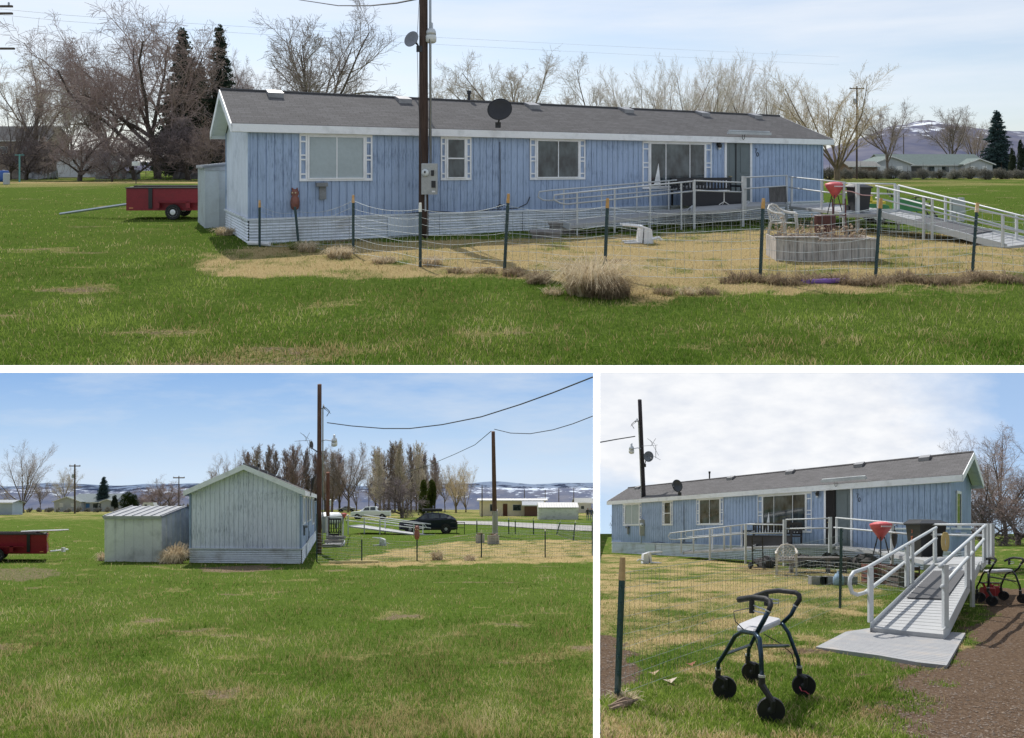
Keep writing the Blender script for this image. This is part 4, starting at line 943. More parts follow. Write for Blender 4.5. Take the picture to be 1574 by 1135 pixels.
wire('thin wire sloping down left from the plain pole, lower left view',[B.q(x,y,51+(755-x)*.25) for x,y in ((755,663),(730,684),(700,698),(660,715),(620,728))],.026)
# brown post behind the home and white tank
t=T(B,'wood_post','short reddish brown post right of the tall pole, lower left view','post',B.gd(504,58),shear=False); q=MB(); q.tube([(0,0,0),(0,0,2.5),(0,0,4.9)],[.16,.15,.14],10); t.part('post',q,wood_mat('creosote_pole_red',(.16,.07,.05),1.0,(.05,.03,.025))); q=MB(); q.box(.15,.24,-.05,.05,2.2,2.7); t.part('insulator',q,P('plate_white',(.7,.7,.7)))
t=T(B,'propane_tank','white propane tank behind the brown posts, lower left view','tank',B.gd(507,68),shear=False); q=MB(); q.lathe((0,0,.95),[(.05,-1.2),(.4,-1.05),(.52,-.8),(.52,.8),(.4,1.05),(.05,1.2)],16,'x'); t.part('shell',q,P('tank_white',(.68,.69,.7)),smooth=True); q=MB(); q.box(-.7,-.55,-.3,.3,0,.5); t.part('foot',q,P('conduit_grey',(.35,.38,.42),1.0,.4,.6)); q=MB(); q.box(.55,.7,-.3,.3,0,.5); t.part('foot',q,P('conduit_grey',(.35,.38,.42),1.0,.4,.6))
# ---------------------------------------------------------------- sheds
def shed(site,label,base,ex,ey,Wd,D,h0,h1,ridge_dir='x',wallc=(.80,.81,.80),roofc=(.26,.27,.29)):
    S=site.S; f=T(site,'metal_shed',label,'shed',base,ex,ey); wm=P('shed_panel'+str(wallc[0]),wallc,S,.5,.15,v=.08,sc=1.5,dirt=(.42,.43,.42)); rm=P('shed_roof'+str(roofc[0]),roofc,S,.5,.3)
    def ribs(mb,L,fn,top):
        n=int(L/.42); 
        for i in range(n+1):
            u=L*i/n; mb.box(*fn(u),0,top(u))
    q=MB(); q.box(0,Wd,0,D,0,h0); 
    if ridge_dir=='x': q.prism([(0,h0),(D,h0),(D/2,h1-.02)],0,Wd,'x')
    else: q.prism([(0,h0),(Wd,h0),(Wd/2,h1-.02)],0,D,'y')
    f.part('wall',q,wm)
    q=MB(); n=int(Wd/.36)
    for i in range(n+1):
        u=Wd*i/n; q.box(u-.018,u+.018,-.025,-.001,0,h0-.05)
    f.part('front_rib_panel',q,wm)
    for xo,s in ((0,-1),(Wd,1)):
        q=MB(); n=int(D/.36)
        for i in range(n+1):
            u=D*i/n; zt=h0 if ridge_dir!='x' else h0+(h1-h0)*(1-abs(u-D/2)/(D/2))-.06; q.box(xo+s*.001,xo+s*.025,u-.018,u+.018,0,zt)
        f.part('side_rib_panel',q,wm)
    o=.08; q=MB()
    if ridge_dir=='x':
        for ya,yb in ((-o,D/2),(D+o,D/2)):
            q.hexa([(-o,ya,h0-.07),(Wd+o,ya,h0-.07),(Wd+o,yb,h1-.05),(-o,yb,h1-.05),(-o,ya,h0-.01),(Wd+o,ya,h0-.01),(Wd+o,yb,h1),(-o,yb,h1)])
        rb=MB(); n=int(Wd/.36)
        for i in range(n+1):
            u=Wd*i/n
            rb.hexa([(u-.02,-o,h0-.01),(u+.02,-o,h0-.01),(u+.02,D/2,h1),(u-.02,D/2,h1),(u-.02,-o,h0+.03),(u+.02,-o,h0+.03),(u+.02,D/2,h1+.04),(u-.02,D/2,h1+.04)])
    else:
        for xa,xb2 in ((-o,Wd/2),(Wd+o,Wd/2)):
            q.hexa([(xa,-o,h0-.07),(xb2,-o,h1-.05),(xb2,D+o,h1-.05),(xa,D+o,h0-.07),(xa,-o,h0-.01),(xb2,-o,h1),(xb2,D+o,h1),(xa,D+o,h0-.01)])
        rb=MB(); n=int(D/.36)
        for i in range(n+1):
            u=D*i/n; rb.hexa([(-o,u-.02,h0-.01),(Wd/2,u-.02,h1),(Wd/2,u+.02,h1),(-o,u+.02,h0-.01),(-o,u-.02,h0+.03),(Wd/2,u-.02,h1+.04),(Wd/2,u+.02,h1+.04),(-o,u+.02,h0+.03)])
    rf=f.part('roof',q,rm); f.part('seam_ribs',rb,P('shed_rib_light',(.45,.46,.48),S,.4,.3),rf)
    q=MB(); q.box(-.03,Wd+.03,-o-.02,-o,h0-.14,h0-.01) if ridge_dir=='x' else q.box(-.03,Wd+.03,-.04,-.02,h0-.14,h0-.01); f.part('trim',q,P('shed_rib_light',(.45,.46,.48),S,.4,.3))
    return f
g0=B.g(162,864); g1=B.g(248,864)
shed(B,'white ribbed metal shed with low grey roof left of the home, lower left view',(g0[0],g0[1],0),(1,0),(.05,1),g1[0]-g0[0],3.9,1.93,2.32)
t0=Vector((-6.49,17.66,0))+Vector((-.4684,.8835,0))*5.2
shed(A,'narrow sliver of a pale ribbed shed behind the left gable, upper view',tuple(t0+Vector((-.62,0,0))),(.8835,.4684),(-.4684,.8835),3.2,2.4,1.93,2.1,'y',(.62,.66,.68))
# ---------------------------------------------------------------- red trailer with plank
def wheel(f,c,r,w,S,rimc=(.75,.75,.75),ax='y',n=20,parent=None,name='wheel'):
    q=MB(); q.lathe(c,[(r*.62,-w/2),(r*.93,-w/2),(r,-w*.3),(r,w*.3),(r*.93,w/2),(r*.62,w/2)],n,ax); wh=f.part(name,q,P('tyre_rubber',(.018,.018,.018),S,.8),parent,smooth=False) 
    q=MB(); q.lathe(c,[(r*.2,-w/2-.012),(r*.28,-w/2-.004),(r*.58,-w/2+.012),(r*.62,-w/2-.004),(r*.62,w/2+.004),(r*.2,w/2+.01)],n,ax); 
    if parent is None: f.part('rim',q,P('rim'+str(rimc[0]),rimc,S,.4,.2),wh)
    return wh
def trailer(site,label,base,ex,ey,L,Wd):
    S=site.S; f=T(site,'utility_trailer',label,'trailer',base,ex,ey); red=P('faded_red_board',(.23,.012,.022),S,.55,v=.3,sc=2,dirt=(.13,.012,.018)); dk=P('black_metal',(.02,.02,.023),S,.5)
    q=MB(); q.box(0,L,0,.05,.42,1.13); q.box(0,L,Wd-.05,Wd,.42,1.13); q.box(0,.05,.05,Wd-.05,.42,1.13); q.box(L-.05,L,.05,Wd-.05,.42,1.13); q.box(0,L,0,Wd,.38,.42); f.part('box',q,red)
    for x in (L*.24,L*.80):
        q=MB(); q.box(x-.07,x+.07,-.03,-.002,.40,1.16); f.part('strap',q,dk)
    q=MB(); q.box(-.03,L+.03,-.04,.07,1.13,1.17); q.box(-.03,L+.03,Wd-.07,Wd+.04,1.13,1.17); q.box(.07,.15,.07,Wd-.07,1.13,1.18); q.box(L-.15,L-.07,.07,Wd-.07,1.13,1.18)
    f.part('top_rail',q,dk)
    rg=random.Random(5); q=MB()
    for i in range(7): y=.15+i*(Wd-.3)/6; q.box(.1+rg.random()*.2,L-.1-rg.random()*.5,y,y+.12,1.10,1.15+rg.random()*.08)
    f.part('lumber_load',q,wood_mat('dark_load',(.06,.055,.055),S,(.02,.02,.02),False))
    q=MB(); q.box(0,L,.0,.06,.33,.38); q.box(0,L,Wd-.06,Wd,.33,.38); q.box(L*.33,L*.75,-.18,-.05,.62,.65) ; q.box(L*.30,L*.34,-.18,-.05,.42,.65); q.box(L*.60,L*.64,-.18,-.05,.42,.65); f.part('chassis',q,red)
    wheel(f,(L*.47,-.10,.28),.28,.16,S); wheel(f,(L*.47,Wd+.1,.28),.28,.16,S)
    q=MB(); q.box(.1,.25,-.012,-.002,.40,.44); q.box(L-.3,L-.15,-.012,-.002,.40,.44); f.part('reflector',q,P('amber_marker',(.6,.25,.1),S))
    return f
gA=A.g(196,338); d=gA[1]; trailer(A,'red board-sided utility trailer left of the home, upper view',((194-CX)/F*d,d,0),(1,0.02),(-.25,1),(345-194)/F*d*1.02,1.7)
t=T(A,'ladder_ramp','grey metal ladder plank sloping down from the red trailer to the grass, upper view','ladder',A.g(100,333),absolute=True); pa=A.q(92,330,d+1.2); pb_=A.q(196,314,d+.6); 
for o in (0,.38):
    q=MB(); q.tube([(pa[0],pa[1]+o,pa[2]+.02),(pb_[0],pb_[1]+o,pb_[2])],.045,4); t.part('side_rail',q,P('grey_alloy',(.38,.42,.46),A.S,.4,.4))
for i in range(11):
    u=(i+.5)/11; c=Vector(pa).lerp(Vector(pb_),u); q=MB(); q.tube([c,c+Vector((0,.38,0))],.02,4); t.part('rung',q,P('grey_alloy',(.38,.42,.46),A.S,.4,.4))
gb_=B.g(-70,870); d=30.0; L=(72+70)/F*d
trailer(B,'red utility trailer cut by the left edge of the lower left view',((-70-CX)/F*d,d,0),(1,0),(-.60,1),L,1.5)
t=T(B,'ladder','aluminium ladder lying across the top of the red trailer, lower left view','ladder',B.q(60,828,d),absolute=True)
for o in (0,.45):
    q=MB(); q.tube([(B.q(20,829,d)[0],d+.5+o,1.24),(B.q(84,826,d)[0],d+.5+o,1.30)],.035,4); t.part('side_rail',q,P('bright_alloy',(.62,.62,.6),1.0,.4,.3))
for i in range(6):
    x=B.q(30+i*9,0,d)[0]; q=MB(); q.tube([(x,d+.5,1.27),(x,d+.95,1.27)],.02,4); t.part('rung',q,P('bright_alloy',(.62,.62,.6),1.0,.4,.3))
t=T(B,'trailer_hitch','white tongue and jack with a yellow strap at the trailer front, lower left view','hitch',B.q(76,856,d),absolute=True); x=B.q(72,0,d)[0]
q=MB(); q.tube([(x,d+.2,.42),(x+.15,d+.8,.44)],.04,5); q.tube([(x,d+1.4,.42),(x+.15,d+.8,.44),(x+.3,d+.7,.42)],.04,5); q.box(x+.22,x+.32,d+.6,d+.75,.36,.55); t.part('tongue',q,P('plate_white',(.7,.7,.7)))
q=MB(); q.tube([(x+.1,d,1.2),(x+.02,d,.9),(x+.05,d+.1,.6)],.03,4); t.part('strap',q,P('yellow_strap',(.6,.45,.12)))
# ---------------------------------------------------------------- ramps
def ramp(site,label,base,decks,rails,posts,extra=(),r=.024):
    S=site.S; f=T(site,'wheelchair_ramp',label,'ramp',(base[0],base[1],0),absolute=True); al=P('ramp_alloy',(.50,.52,.53),S,.5,.1,v=.08); tr=P('deck_tread',(.36,.365,.37),S,.6,.0,v=.10)
    for i,(p4) in enumerate(decks):
        p=[Vector(x) for x in p4]; th=Vector((0,0,.09)); q=MB(); q.hexa([p[0]-th,p[1]-th,p[2]-th,p[3]-th]+p)
        dk=f.part('deck',q,tr)
        q=MB(); n=max(3,int((p[3]-p[0]).length/.17))
        for k in range(1,n):   # grip ribs across the deck
            u=k/n; a=p[0].lerp(p[3],u); b2=p[1].lerp(p[2],u); q.tube([a+Vector((0,0,.001)),b2+Vector((0,0,.001))],.004,3,False)
        f.part('grip_ribs',q,P('grip_grey',(.25,.255,.26),S,.7),dk)
        for a,b2 in ((p[0],p[3]),(p[1],p[2])):
            q=MB(); q.hexa([a+Vector((-.02,-.02,-.11)),b2+Vector((-.02,-.02,-.11)),b2+Vector((.02,.02,-.11)),a+Vector((.02,.02,-.11)),a+Vector((-.02,-.02,.06)),b2+Vector((-.02,-.02,.06)),b2+Vector((.02,.02,.06)),a+Vector((.02,.02,.06))]); f.part('kerb_edge',q,al,dk)
    for rl in rails:
        q=MB(); q.tube(rl,r,8); f.part('handrail',q,al,smooth=True)
    for (top,z0,rr) in posts:
        q=MB(); a=rr*1.0; x,y,z=top; q.box(x-a,x+a,y-a,y+a,z0,z); f.part('post',q,al)
    for nm,q,mt in extra: f.part(nm,q,mt)
    return f
def lerp(a,b,u): return tuple(a[i]*(1-u)+b[i]*u for i in range(3))
# upper view
Q=A.q
dk=[[Q(877,347,19.7),Q(1062,324,21.9),Q(1062,320,23.2),Q(856,340,20.7)],
    [Q(1056,326,21.9),Q(1145,321,22.9),Q(1152,312,24.5),Q(1066,317,23.5)],
    [Q(1142,318,22.9),Q(1210,314,25.0),Q(1210,310,25.9),Q(1150,311,24.6)],
    [Q(1213,317,24.4),Q(1300,327,20.8),Q(1380,324,21.6),Q(1280,314,25.5)],
    [Q(1290,330,20.4),Q(1356,329,20.1),Q(1384,325,21.1),Q(1310,326,21.4)],
    [Q(1548,379,16.7),Q(1600,373,17.3),Q(1382,325,21.0),Q(1356,329,20.0)]]
def rail2(a,b,drop,lo=None):
    return [[a,b],[(a[0],a[1],a[2]-drop),(b[0],b[1],b[2]-drop)]]
ls,le=Q(870,298,19.7),Q(1065,279,21.8); fs_,fe=Q(845,293,20.8),Q(1040,277,23.4)
rl=[[(ls[0],ls[1],ls[2]-.29),Q(860,312,19.65),Q(851,307,19.6),Q(852,300,19.6),ls,le],[(ls[0],ls[1],ls[2]-.29),(le[0],le[1],le[2]-.3)],
    [(fs_[0],fs_[1],fs_[2]-.29),Q(835,308,20.75),Q(827,303,20.7),Q(829,295,20.7),fs_,fe],[(fs_[0],fs_[1],fs_[2]-.29),(fe[0],fe[1],fe[2]-.3)]]
rl+=rail2(Q(1067,278,21.8),Q(1142,281,22.8),.30)+rail2(Q(1142,273,22.8),Q(1210,270,25.0),.36)+rail2(Q(1213,272,24.6),Q(1300,281,21.0),.36)
rl+=rail2(Q(1296,282,23.5),Q(1376,283,21.2),.30)
ft,fb=Q(1381,285,21.0),Q(1574,333,17.3); nt_,nb=Q(1346,286,20.0),Q(1574,338,16.3)
rl+=[[ft,fb,Q(1650,352,16.2)],[(ft[0],ft[1],ft[2]-.36),(fb[0],fb[1],fb[2]-.36)],[nt_,nb],[(nt_[0],nt_[1],nt_[2]-.33),(nb[0],nb[1],nb[2]-.30)]]
ps=[]
for u in (.08,.36,.64,.90): c=lerp(ls,le,u); ps.append((c,.0,.022))
for u in (.1,.38,.66,.93): c=lerp(fs_,fe,u); ps.append((c,.25,.02))
for px,py,dd in ((1067,278,21.8),(1142,271,22.8)): ps.append((Q(px,py,dd),-.15,.035))
ps+=[(Q(1145,273,23.0),.4,.04),(Q(1209,270,25.0),.0,.03),(Q(1217,272,24.4),.2,.03),(Q(1263,277,22.4),0,.025),(Q(1297,281,21.0),0,.03),(Q(1318,282,20.6),-.1,.045),(Q(1376,283,21.2),.3,.03)]
for u in (.0,.42,.95): ps.append((lerp(ft,fb,u),.05,.025))
for u in (.02,.37,.43,.88): ps.append((lerp(nt_,nb,u),.02,.025))
ex=[]; q=MB(); a,b2=Q(1400,330,20.4),Q(1530,362,17.6); a2,b3=Q(1425,331,20.2),Q(1560,362,17.7); o=Vector((0,0,.012))
q.hexa([Vector(lerp(dk[5][3],dk[5][0],.25))+o,Vector(lerp(dk[5][3],dk[5][0],.7))+o,Vector(lerp(dk[5][2],dk[5][1],.7))+o,Vector(lerp(dk[5][2],dk[5][1],.25))+o]+[Vector(v)+o*2 for v in (lerp(dk[5][3],dk[5][0],.25),lerp(dk[5][3],dk[5][0],.7),lerp(dk[5][2],dk[5][1],.7),lerp(dk[5][2],dk[5][1],.25))])
ex.append(('non_slip_mat',q,P('dark_mat',(.10,.10,.105),A.S,.9)))
ramp(A,'long aluminium wheelchair ramp with landings and double handrails before the home, upper view',Q(1142,330,22),dk,rl,ps,ex,.023)
# lower left view
Q=B.q
dk=[[Q(537,809,56),Q(641,822,54),Q(668,823.5,54),Q(560,807,59)],[Q(501,838,40.5),Q(528,838,40.5),Q(530,832,44),Q(503,832,44)]]
rl=[[Q(531,793,56),Q(640,805,54.2),Q(652,806,54),Q(655,810,54),Q(651,812.5,54),Q(640,812,54.2),Q(531,800,56)],[Q(560,792,59),Q(662,806,54.5)],[Q(560,798,59),Q(662,812,54.5)],[Q(503,795,41),Q(503,835,41)],[Q(503,795,41),Q(527,794,41)],[Q(527,794,41),Q(535,792,56)]]
ps=[(Q(x,y,dd),0,.04) for x,y,dd in ((584,799,55),(592,799,57),(636,805,54.2),(560,796,55.5),(527,794,41),(503,795,41),(535,792,55),(650,806,54.4))]
ramp(B,'distant aluminium ramp and rails leading right from the home, lower left view',Q(580,810,56),dk,rl,ps,(),.035)
# lower right view
Q=C.q
D0=[Q(1338.6,965,8.7),Q(1451,975.5,8.1),Q(1505,868.6,12.4),Q(1436,870,12.6)]
D1=[Q(1420,868,12.9),Q(1508,868,12.5),Q(1520,856,14.6),Q(1440,856,15.4)]
D2=[Q(1437,864.5,13.2),Q(1351,848,20.6),Q(1370,846,21.6),Q(1460,859,14.6)]
D3=[Q(1351,848,20.6),Q(1280,839.5,24.2),Q(1290,839,25.2),Q(1370,846,21.6)]
D4=[Q(1283,838.5,24.0),Q(1206,838,25.6),Q(1215,836,27.4),Q(1290,837,25.8)]
D5=[Q(1206,840,25.6),Q(1156,841,27.2),Q(1166,839,28.6),Q(1215,838,27.2)]
D6=[Q(1156,842,27.2),Q(1050,849,32.4),Q(1062,847,33.4),Q(1166,839,28.6)]
Lb=Q(1333,873,8.85); Lt=Q(1439,811,12.7)
rl=[[Q(1439,827.7,12.7),Q(1330,911,8.85),Q(1318,914.5,8.7),Q(1309.5,911,8.62),Q(1306,899,8.6),Q(1306.5,889,8.6),Q(1312,880,8.66),Lb,Lt],
    [Q(1445,871,8.2),Q(1514,808,12.4)],[Q(1448,902.5,8.2),Q(1512.6,829,12.4)],
    [Q(1403,806.7,16.2),Q(1526,806.7,14.4)],[Q(1403,821.5,16.2),Q(1526,823.5,14.4)],
    [Q(1285,796,24.3),Q(1403,806.7,16.2)],[Q(1282,811,24.3),Q(1403,821.7,16.2)],
    [Q(1208,799,25.3),Q(1275,797,24.0)],[Q(1208,813,25.3),Q(1275,812,24.0)],
    [Q(1148,806,27.2),Q(1205,807,25.5)],[Q(1148,820,27.2),Q(1205,819.5,25.5)],
    [Q(1148,806,27.2),Q(1040,818.5,32.6),Q(1030,820,33),Q(1027,825,33.1),Q(1030,829,33),Q(1040,829.5,32.6),Q(1148,820,27.2)],
    [Q(1160,805,28.6),Q(1066,815.5,33.4),Q(1056,817,33.8),Q(1053,822,33.9),Q(1056,826,33.8),Q(1160,817,28.6)]]
def pst(px,t,b,d,a=.024): return (Q(px,t,d),Q(px,b,d)[2],a)
ps=[pst(1338,872,957,8.8,.026),pst(1394,840,902,10.5),pst(1402,834,897,10.9,.022),pst(1437,811,866,12.7),pst(1453,868,966,8.25,.026),pst(1487,834,905,10.4,.026),pst(1494.6,827,933,10.9,.024),
    pst(1513,807,866,12.4,.024),pst(1518.5,805,868,12.8,.022),pst(1525,806,860,14.4,.03),pst(1403,806,868,16.2,.03),pst(1371,803.5,876,18.0,.03),pst(1286,796,840,24.3,.03),
    pst(1276,795,850,24.0,.045),pst(1206,799,870,25.4,.05),pst(1146,806,872,27.2,.035),pst(1091,812,866,29.8,.03),pst(1123,809,845,28.4,.03),pst(1113,810,846,28.9,.03),pst(1066,816,850,31.3,.03),pst(1047,818,851,32.3,.03),pst(1140,807,842,28.8,.025),pst(1095,811,845,30.8,.025)]
mt=MB(); o=Vector((0,0,.012)); V4=[Vector(lerp(D0[0],D0[3],u)).lerp(Vector(lerp(D0[1],D0[2],u)),v) for u,v in ((.38,.10),(.38,.75),(.86,.80),(.86,.12))]; mt.hexa([v+o for v in V4]+[v+o*1.7 for v in V4])
ramp(C,'aluminium ramp descending toward the viewer with curled handrail end, lower right view',Q(1400,900,10.5),[D0,D1,D2,D3,D4,D5,D6],rl,ps,[('non_slip_mat',mt,P('dark_mat',(.085,.085,.09),1.0,.9))],.024)
# landing pad
pp=[C.g(*p) for p in ((1254,999),(1300,975),(1345,968),(1484,977),(1455,1028),(1410,1023),(1350,1012))]; c0=pp[5]
t=T(C,'concrete_pad','pale ribbed pad on the ground at the foot of the ramp, lower right view','pad',(c0[0],c0[1],0),absolute=True)
q=MB(); q.prism([(p[0],p[1]) for p in pp],-.03,.030,'z'); pm=P('pad_concrete',(.28,.285,.295),1.0,.85,v=.12,dirt=(.36,.31,.26)); t.part('slab',q,pm)
q=MB(); a,b2=Vector(pp[0]),Vector(pp[1]); e,f2=Vector(pp[4]),Vector(pp[3])
for i in range(1,24):
    u=i/24; l=Vector(lerp(pp[6],pp[2],u)) if u>.0 else pp[6]; rr=e.lerp(f2,u); l=Vector(lerp(pp[6],pp[2],u)); ext=Vector(lerp(pp[0],pp[1],min(1,u*1.3))) if u<.75 else l
    q.tube([(ext.x+.1,ext.y,.0305),(rr.x-.03,rr.y,.0305)],.004,3,False)
t.part('tread_ribs',q,P('pad_rib',(.25,.25,.26),1.0,.8))
# ---------------------------------------------------------------- rollators
def rollator(site,label,base,exv,eyv,frame=(.012,.03,.05)):
    S=site.S; f=T(site,'rollator',label,'walker',base,exv,eyv); q0=lambda px,py,d:Vector(C.q(px,py,d))-Vector((1.87,5.28,0))
    fm=P('rollator_frame'+str(frame[2]),frame,S,.3,.5); bk=P('black_rubber',(.015,.015,.017),S,.6); gy=P('seat_grey',(.42,.42,.44),S,.6)
    s1=[q0(1171,1046,4.70),q0(1170,1010,4.74),q0(1167.6,982,4.78),q0(1160.6,974,4.88),q0(1141,971,5.05),q0(1130,978,5.15),q0(1113.5,1006,5.28),q0(1104,1020,5.33),q0(1103.7,1034,5.35)]
    s2=[q0(1228.6,1031,5.43),q0(1227,1014,5.45),q0(1212,973,5.5),q0(1203,960,5.55),q0(1193,957,5.62),q0(1170,963,5.8),q0(1160.6,978,5.87),q0(1151,998,5.92),q0(1149.5,1012,5.95)]
    for s in (s1,s2): q=MB(); q.tube(s,.0155,8); f.part('side_frame',q,fm,smooth=True)
    h1=[q0(1162,975,4.9),q0(1174.5,953,4.88),q0(1181.4,939,4.87)]; h2=[q0(1202,959,5.6),q0(1216,945,5.58),q0(1223,931,5.57)]
    g1=[q0(1181.4,939,4.87),q0(1184.5,930,4.9),q0(1183,924.5,4.92),q0(1177,921,4.95),q0(1158,918.5,5.05),q0(1136,922,5.2)]
    g2=[q0(1223,931,5.57),q0(1229,922,5.57),q0(1228.5,915,5.58),q0(1223,911,5.6),q0(1197,908,5.7),q0(1180,910,5.8),q0(1160,916.5,5.95)]
    for h,g in ((h1,g1),(h2,g2)):
        q=MB(); q.tube(h,.016,8); hh=f.part('handle_post',q,fm,smooth=True)
        q=MB(); q.tube(g,[.017,.019,.021,.021,.021,.024],8) if len(g)==6 else q.tube(g,.02,8); f.part('grip',q,bk,hh,smooth=True)
        m0=g[-2].lerp(g[-1],.1); m1=g[-3]; q=MB(); q.tube([m0,m0+Vector((0,0,-.07)),m0+Vector((0,0,-.11))],.02,6); f.part('brake_housing',q,bk,hh)
        q=MB(); q.tube([m0+Vector((0,0,-.05)),m1+Vector((0,0,-.075)),m1+Vector((.0,0,-.10)),m0+Vector((0,0,-.09))],.006,5,closed=True); f.part('brake_lever',q,P('lever_grey',(.5,.5,.52),S,.35,.4),hh)
        q=MB(); q.tube([h[-1]-(h[-1]-h[-2])*.1,h[-1]+(h[-1]-h[-2])*.02],.021,8); f.part('clamp',q,P('lever_grey',(.5,.5,.52),S,.35,.4),hh)
    q=MB(); q.tube([s1[6],q0(1153.7,991.5,5.92)],.013,8); f.part('cross_brace',q,fm); q=MB(); q.tube([s2[2]+Vector((0,0,-.1)),s1[2]+Vector((0,0,-.05))],.013,8); f.part('cross_brace',q,fm)
    a=[s1[3]+Vector((0,0,.0)),s1[5]+Vector((.03,.02,.02)),s2[6]+Vector((.0,-.02,.08)),s2[3]+Vector((0,0,.0))]; zt=.585; ring=[Vector((v.x,v.y,0)) for v in (s1[3],s1[5],s2[5],s2[3])]
    c=sum(ring,Vector())/4; rr=[]
    for i in range(4):
        for w in (.78,.92,):
            p=ring[i].lerp(ring[(i+1)%4],.12 if w==.92 else .88) ; rr.append(p)
    poly=[]; 
    for i in range(4): poly+= [tuple(ring[i].lerp(ring[(i+1)%4],.1))[:2],tuple(ring[i].lerp(ring[(i+1)%4],.9))[:2]]
    q=MB(); n=8; vs=[(x,y,.545) for x,y in poly]+[(x,y,.570) for x,y in poly]+[(c.x+(x-c.x)*.93,c.y+(y-c.y)*.93,.582) for x,y in poly]
    q.add(vs,[tuple(range(7,-1,-1)),tuple(range(16,24))]+[(r*8+i,r*8+(i+1)%8,r*8+8+(i+1)%8,r*8+8+i) for r in (0,1) for i in range(8)]); f.part('seat',q,gy)
    # wheels: centre, which side leg
    for (px,py,dd,leg,rr) in ((1113.5,1056,5.35,s1[-1],.088),(1156,1032,5.97,s2[-1],.085),(1185,1090,4.68,s1[0],.088),(1235.5,1052,5.43,s2[0],.086)):
        cpt=q0(px,py,dd); cpt.z=rr
        q=MB(); vs=[]; tmp=MB(); tmp.lathe((0,0,0),[(rr*.80,-.018),(rr*.95,-.02),(rr,-.010),(rr,.010),(rr*.95,.02),(rr*.80,.018)],24,'y')
        tw=R(-14); rot=lambda v:(v[0]*math.cos(tw)-v[1]*math.sin(tw)+cpt.x,v[0]*math.sin(tw)+v[1]*math.cos(tw)+cpt.y,v[2]+cpt.z)
        q.add([rot(v) for v in tmp.v],tmp.f); wh=f.part('wheel',q,bk)
        tmp=MB(); tmp.lathe((0,0,0),[(.012,-.030),(.016,-.026),(rr*.30,-.016),(rr*.78,-.010),(rr*.80,-.014),(rr*.80,.014),(.012,.02)],24,'y'); q=MB(); q.add([rot(v) for v in tmp.v],tmp.f); f.part('rim',q,P('wheel_charcoal',(.035,.037,.042),S,.5),wh)
        q=MB(); k=leg; off=Vector((k.x-cpt.x,k.y-cpt.y,0)); 
        q.tube([k+Vector((0,0,.03)),k+Vector((0,0,-.03)),Vector((cpt.x,cpt.y-.035,rr+.06)),Vector((cpt.x,cpt.y-.033,rr))],[.022,.024,.020,.014],8); f.part('fork',q,bk)
        q=MB(); q.tube([k+Vector((0,0,.02)),k+Vector((0,0,.035))],.0235,8); f.part('leg_collar',q,P('lever_grey',(.5,.5,.52),S,.35,.4))
    for pts in ([g1[4]+Vector((0,0,-.07)),q0(1128,940,5.1),q0(1130,955,5.05),q0(1143,968,5.0)],[q0(1175,975,5.0),q0(1200,990,5.3),q0(1217,1005,5.5),q0(1222,1025,5.5)],[q0(1160,975,5.0),q0(1166,1000,4.9),q0(1170,1040,4.8)]):
        q=MB(); q.tube(pts,.004,4); f.part('brake_cable',q,bk)
    if site is C and frame[2]>.04: 
        q=MB(); q.tube([q0(1229,1056,5.36),q0(1232,1062,5.34),q0(1238,1063,5.34),q0(1243,1067,5.33)],.004,4); f.part('pink_string',q,P('pink_cord',(.6,.08,.12)))
    return f
rollator(C,'dark blue rollator walker with grey seat standing on the grass in front, lower right view',(1.87,5.28,0),(1,0),(0,1),(.012,.032,.055))
rollator(C,'black rollator parked beside the ramp at the right edge, lower right view',C.gd(1537,12.4),ang(-28),ang(62),(.012,.014,.018))
rollator(A,'small black rollator parked beyond the sloping ramp, upper view',A.g(1421,336),ang(20),ang(110),(.012,.014,.018))
# ---------------------------------------------------------------- plastic chairs
def armchair(site,label,base,deg,col=(.52,.50,.46),s=1.0,scrolls=True):
    S=site.S; e=ang(deg); e2=ang(deg+90); f=T(site,'plastic_armchair',label,'chair',base,e,e2); cm=P('moulded_plastic'+str(col[0]),col,S,.45,v=.06)
    q=MB(); q.hexa([(-.24,-.22,.36),(.24,-.22,.36),(.20,.22,.34),(-.20,.22,.34),(-.25,-.24,.40),(.25,-.24,.40),(.21,.24,.38),(-.21,.24,.38)]); f.part('seat',q,cm)
    for sx in (-1,1):
        for (y0,yt,zt) in ((-.27,-.20,.62),(.30,.20,.40)):
            q=MB(); x=sx*.26; q.hexa([(x-.025,y0-.03,0),(x+.025,y0-.03,0),(x+.025,y0+.03,0),(x-.025,y0+.03,0),(sx*.26-.03,yt-.035,zt),(sx*.26+.03,yt-.035,zt),(sx*.26+.03,yt+.035,zt),(sx*.26-.03,yt+.035,zt)]); f.part('leg',q,cm)
        q=MB(); q.tube([(sx*.27,-.24,.60),(sx*.28,-.18,.645),(sx*.28,.0,.65),(sx*.26,.18,.68),(sx*.235,.28,.74)],[.028,.032,.032,.03,.025],8); f.part('armrest',q,cm)
    bp=lambda u,z:(u,.22+(z-.38)*.26,z)     # backrest plane
    q=MB(); ring=[bp(-.215,.38),bp(-.25,.6),bp(-.235,.74),bp(-.15,.84),bp(0,.875),bp(.15,.84),bp(.235,.74),bp(.25,.6),bp(.215,.38)]; q.tube(ring,.024,6); q.tube([bp(-.22,.42),bp(.22,.42)],.022,6); bk=f.part('backrest',q,cm)
    q=MB(); n=5
    for k in range(-4,5):
        u=k*.055; zt=.84-abs(u)*abs(u)*3.2; z=.43; pts=[]
        while z<zt: pts.append(bp(u+.028*math.sin(z*42+k*1.7),z)); z+=.022
        q.tube(pts,.0095,4)
    f.part('lattice',q,cm,bk); return f
armchair(C,'beige moulded garden chair with fretwork back before the deck, lower right view',C.gd(1209,20.4),-22,(.50,.46,.40))
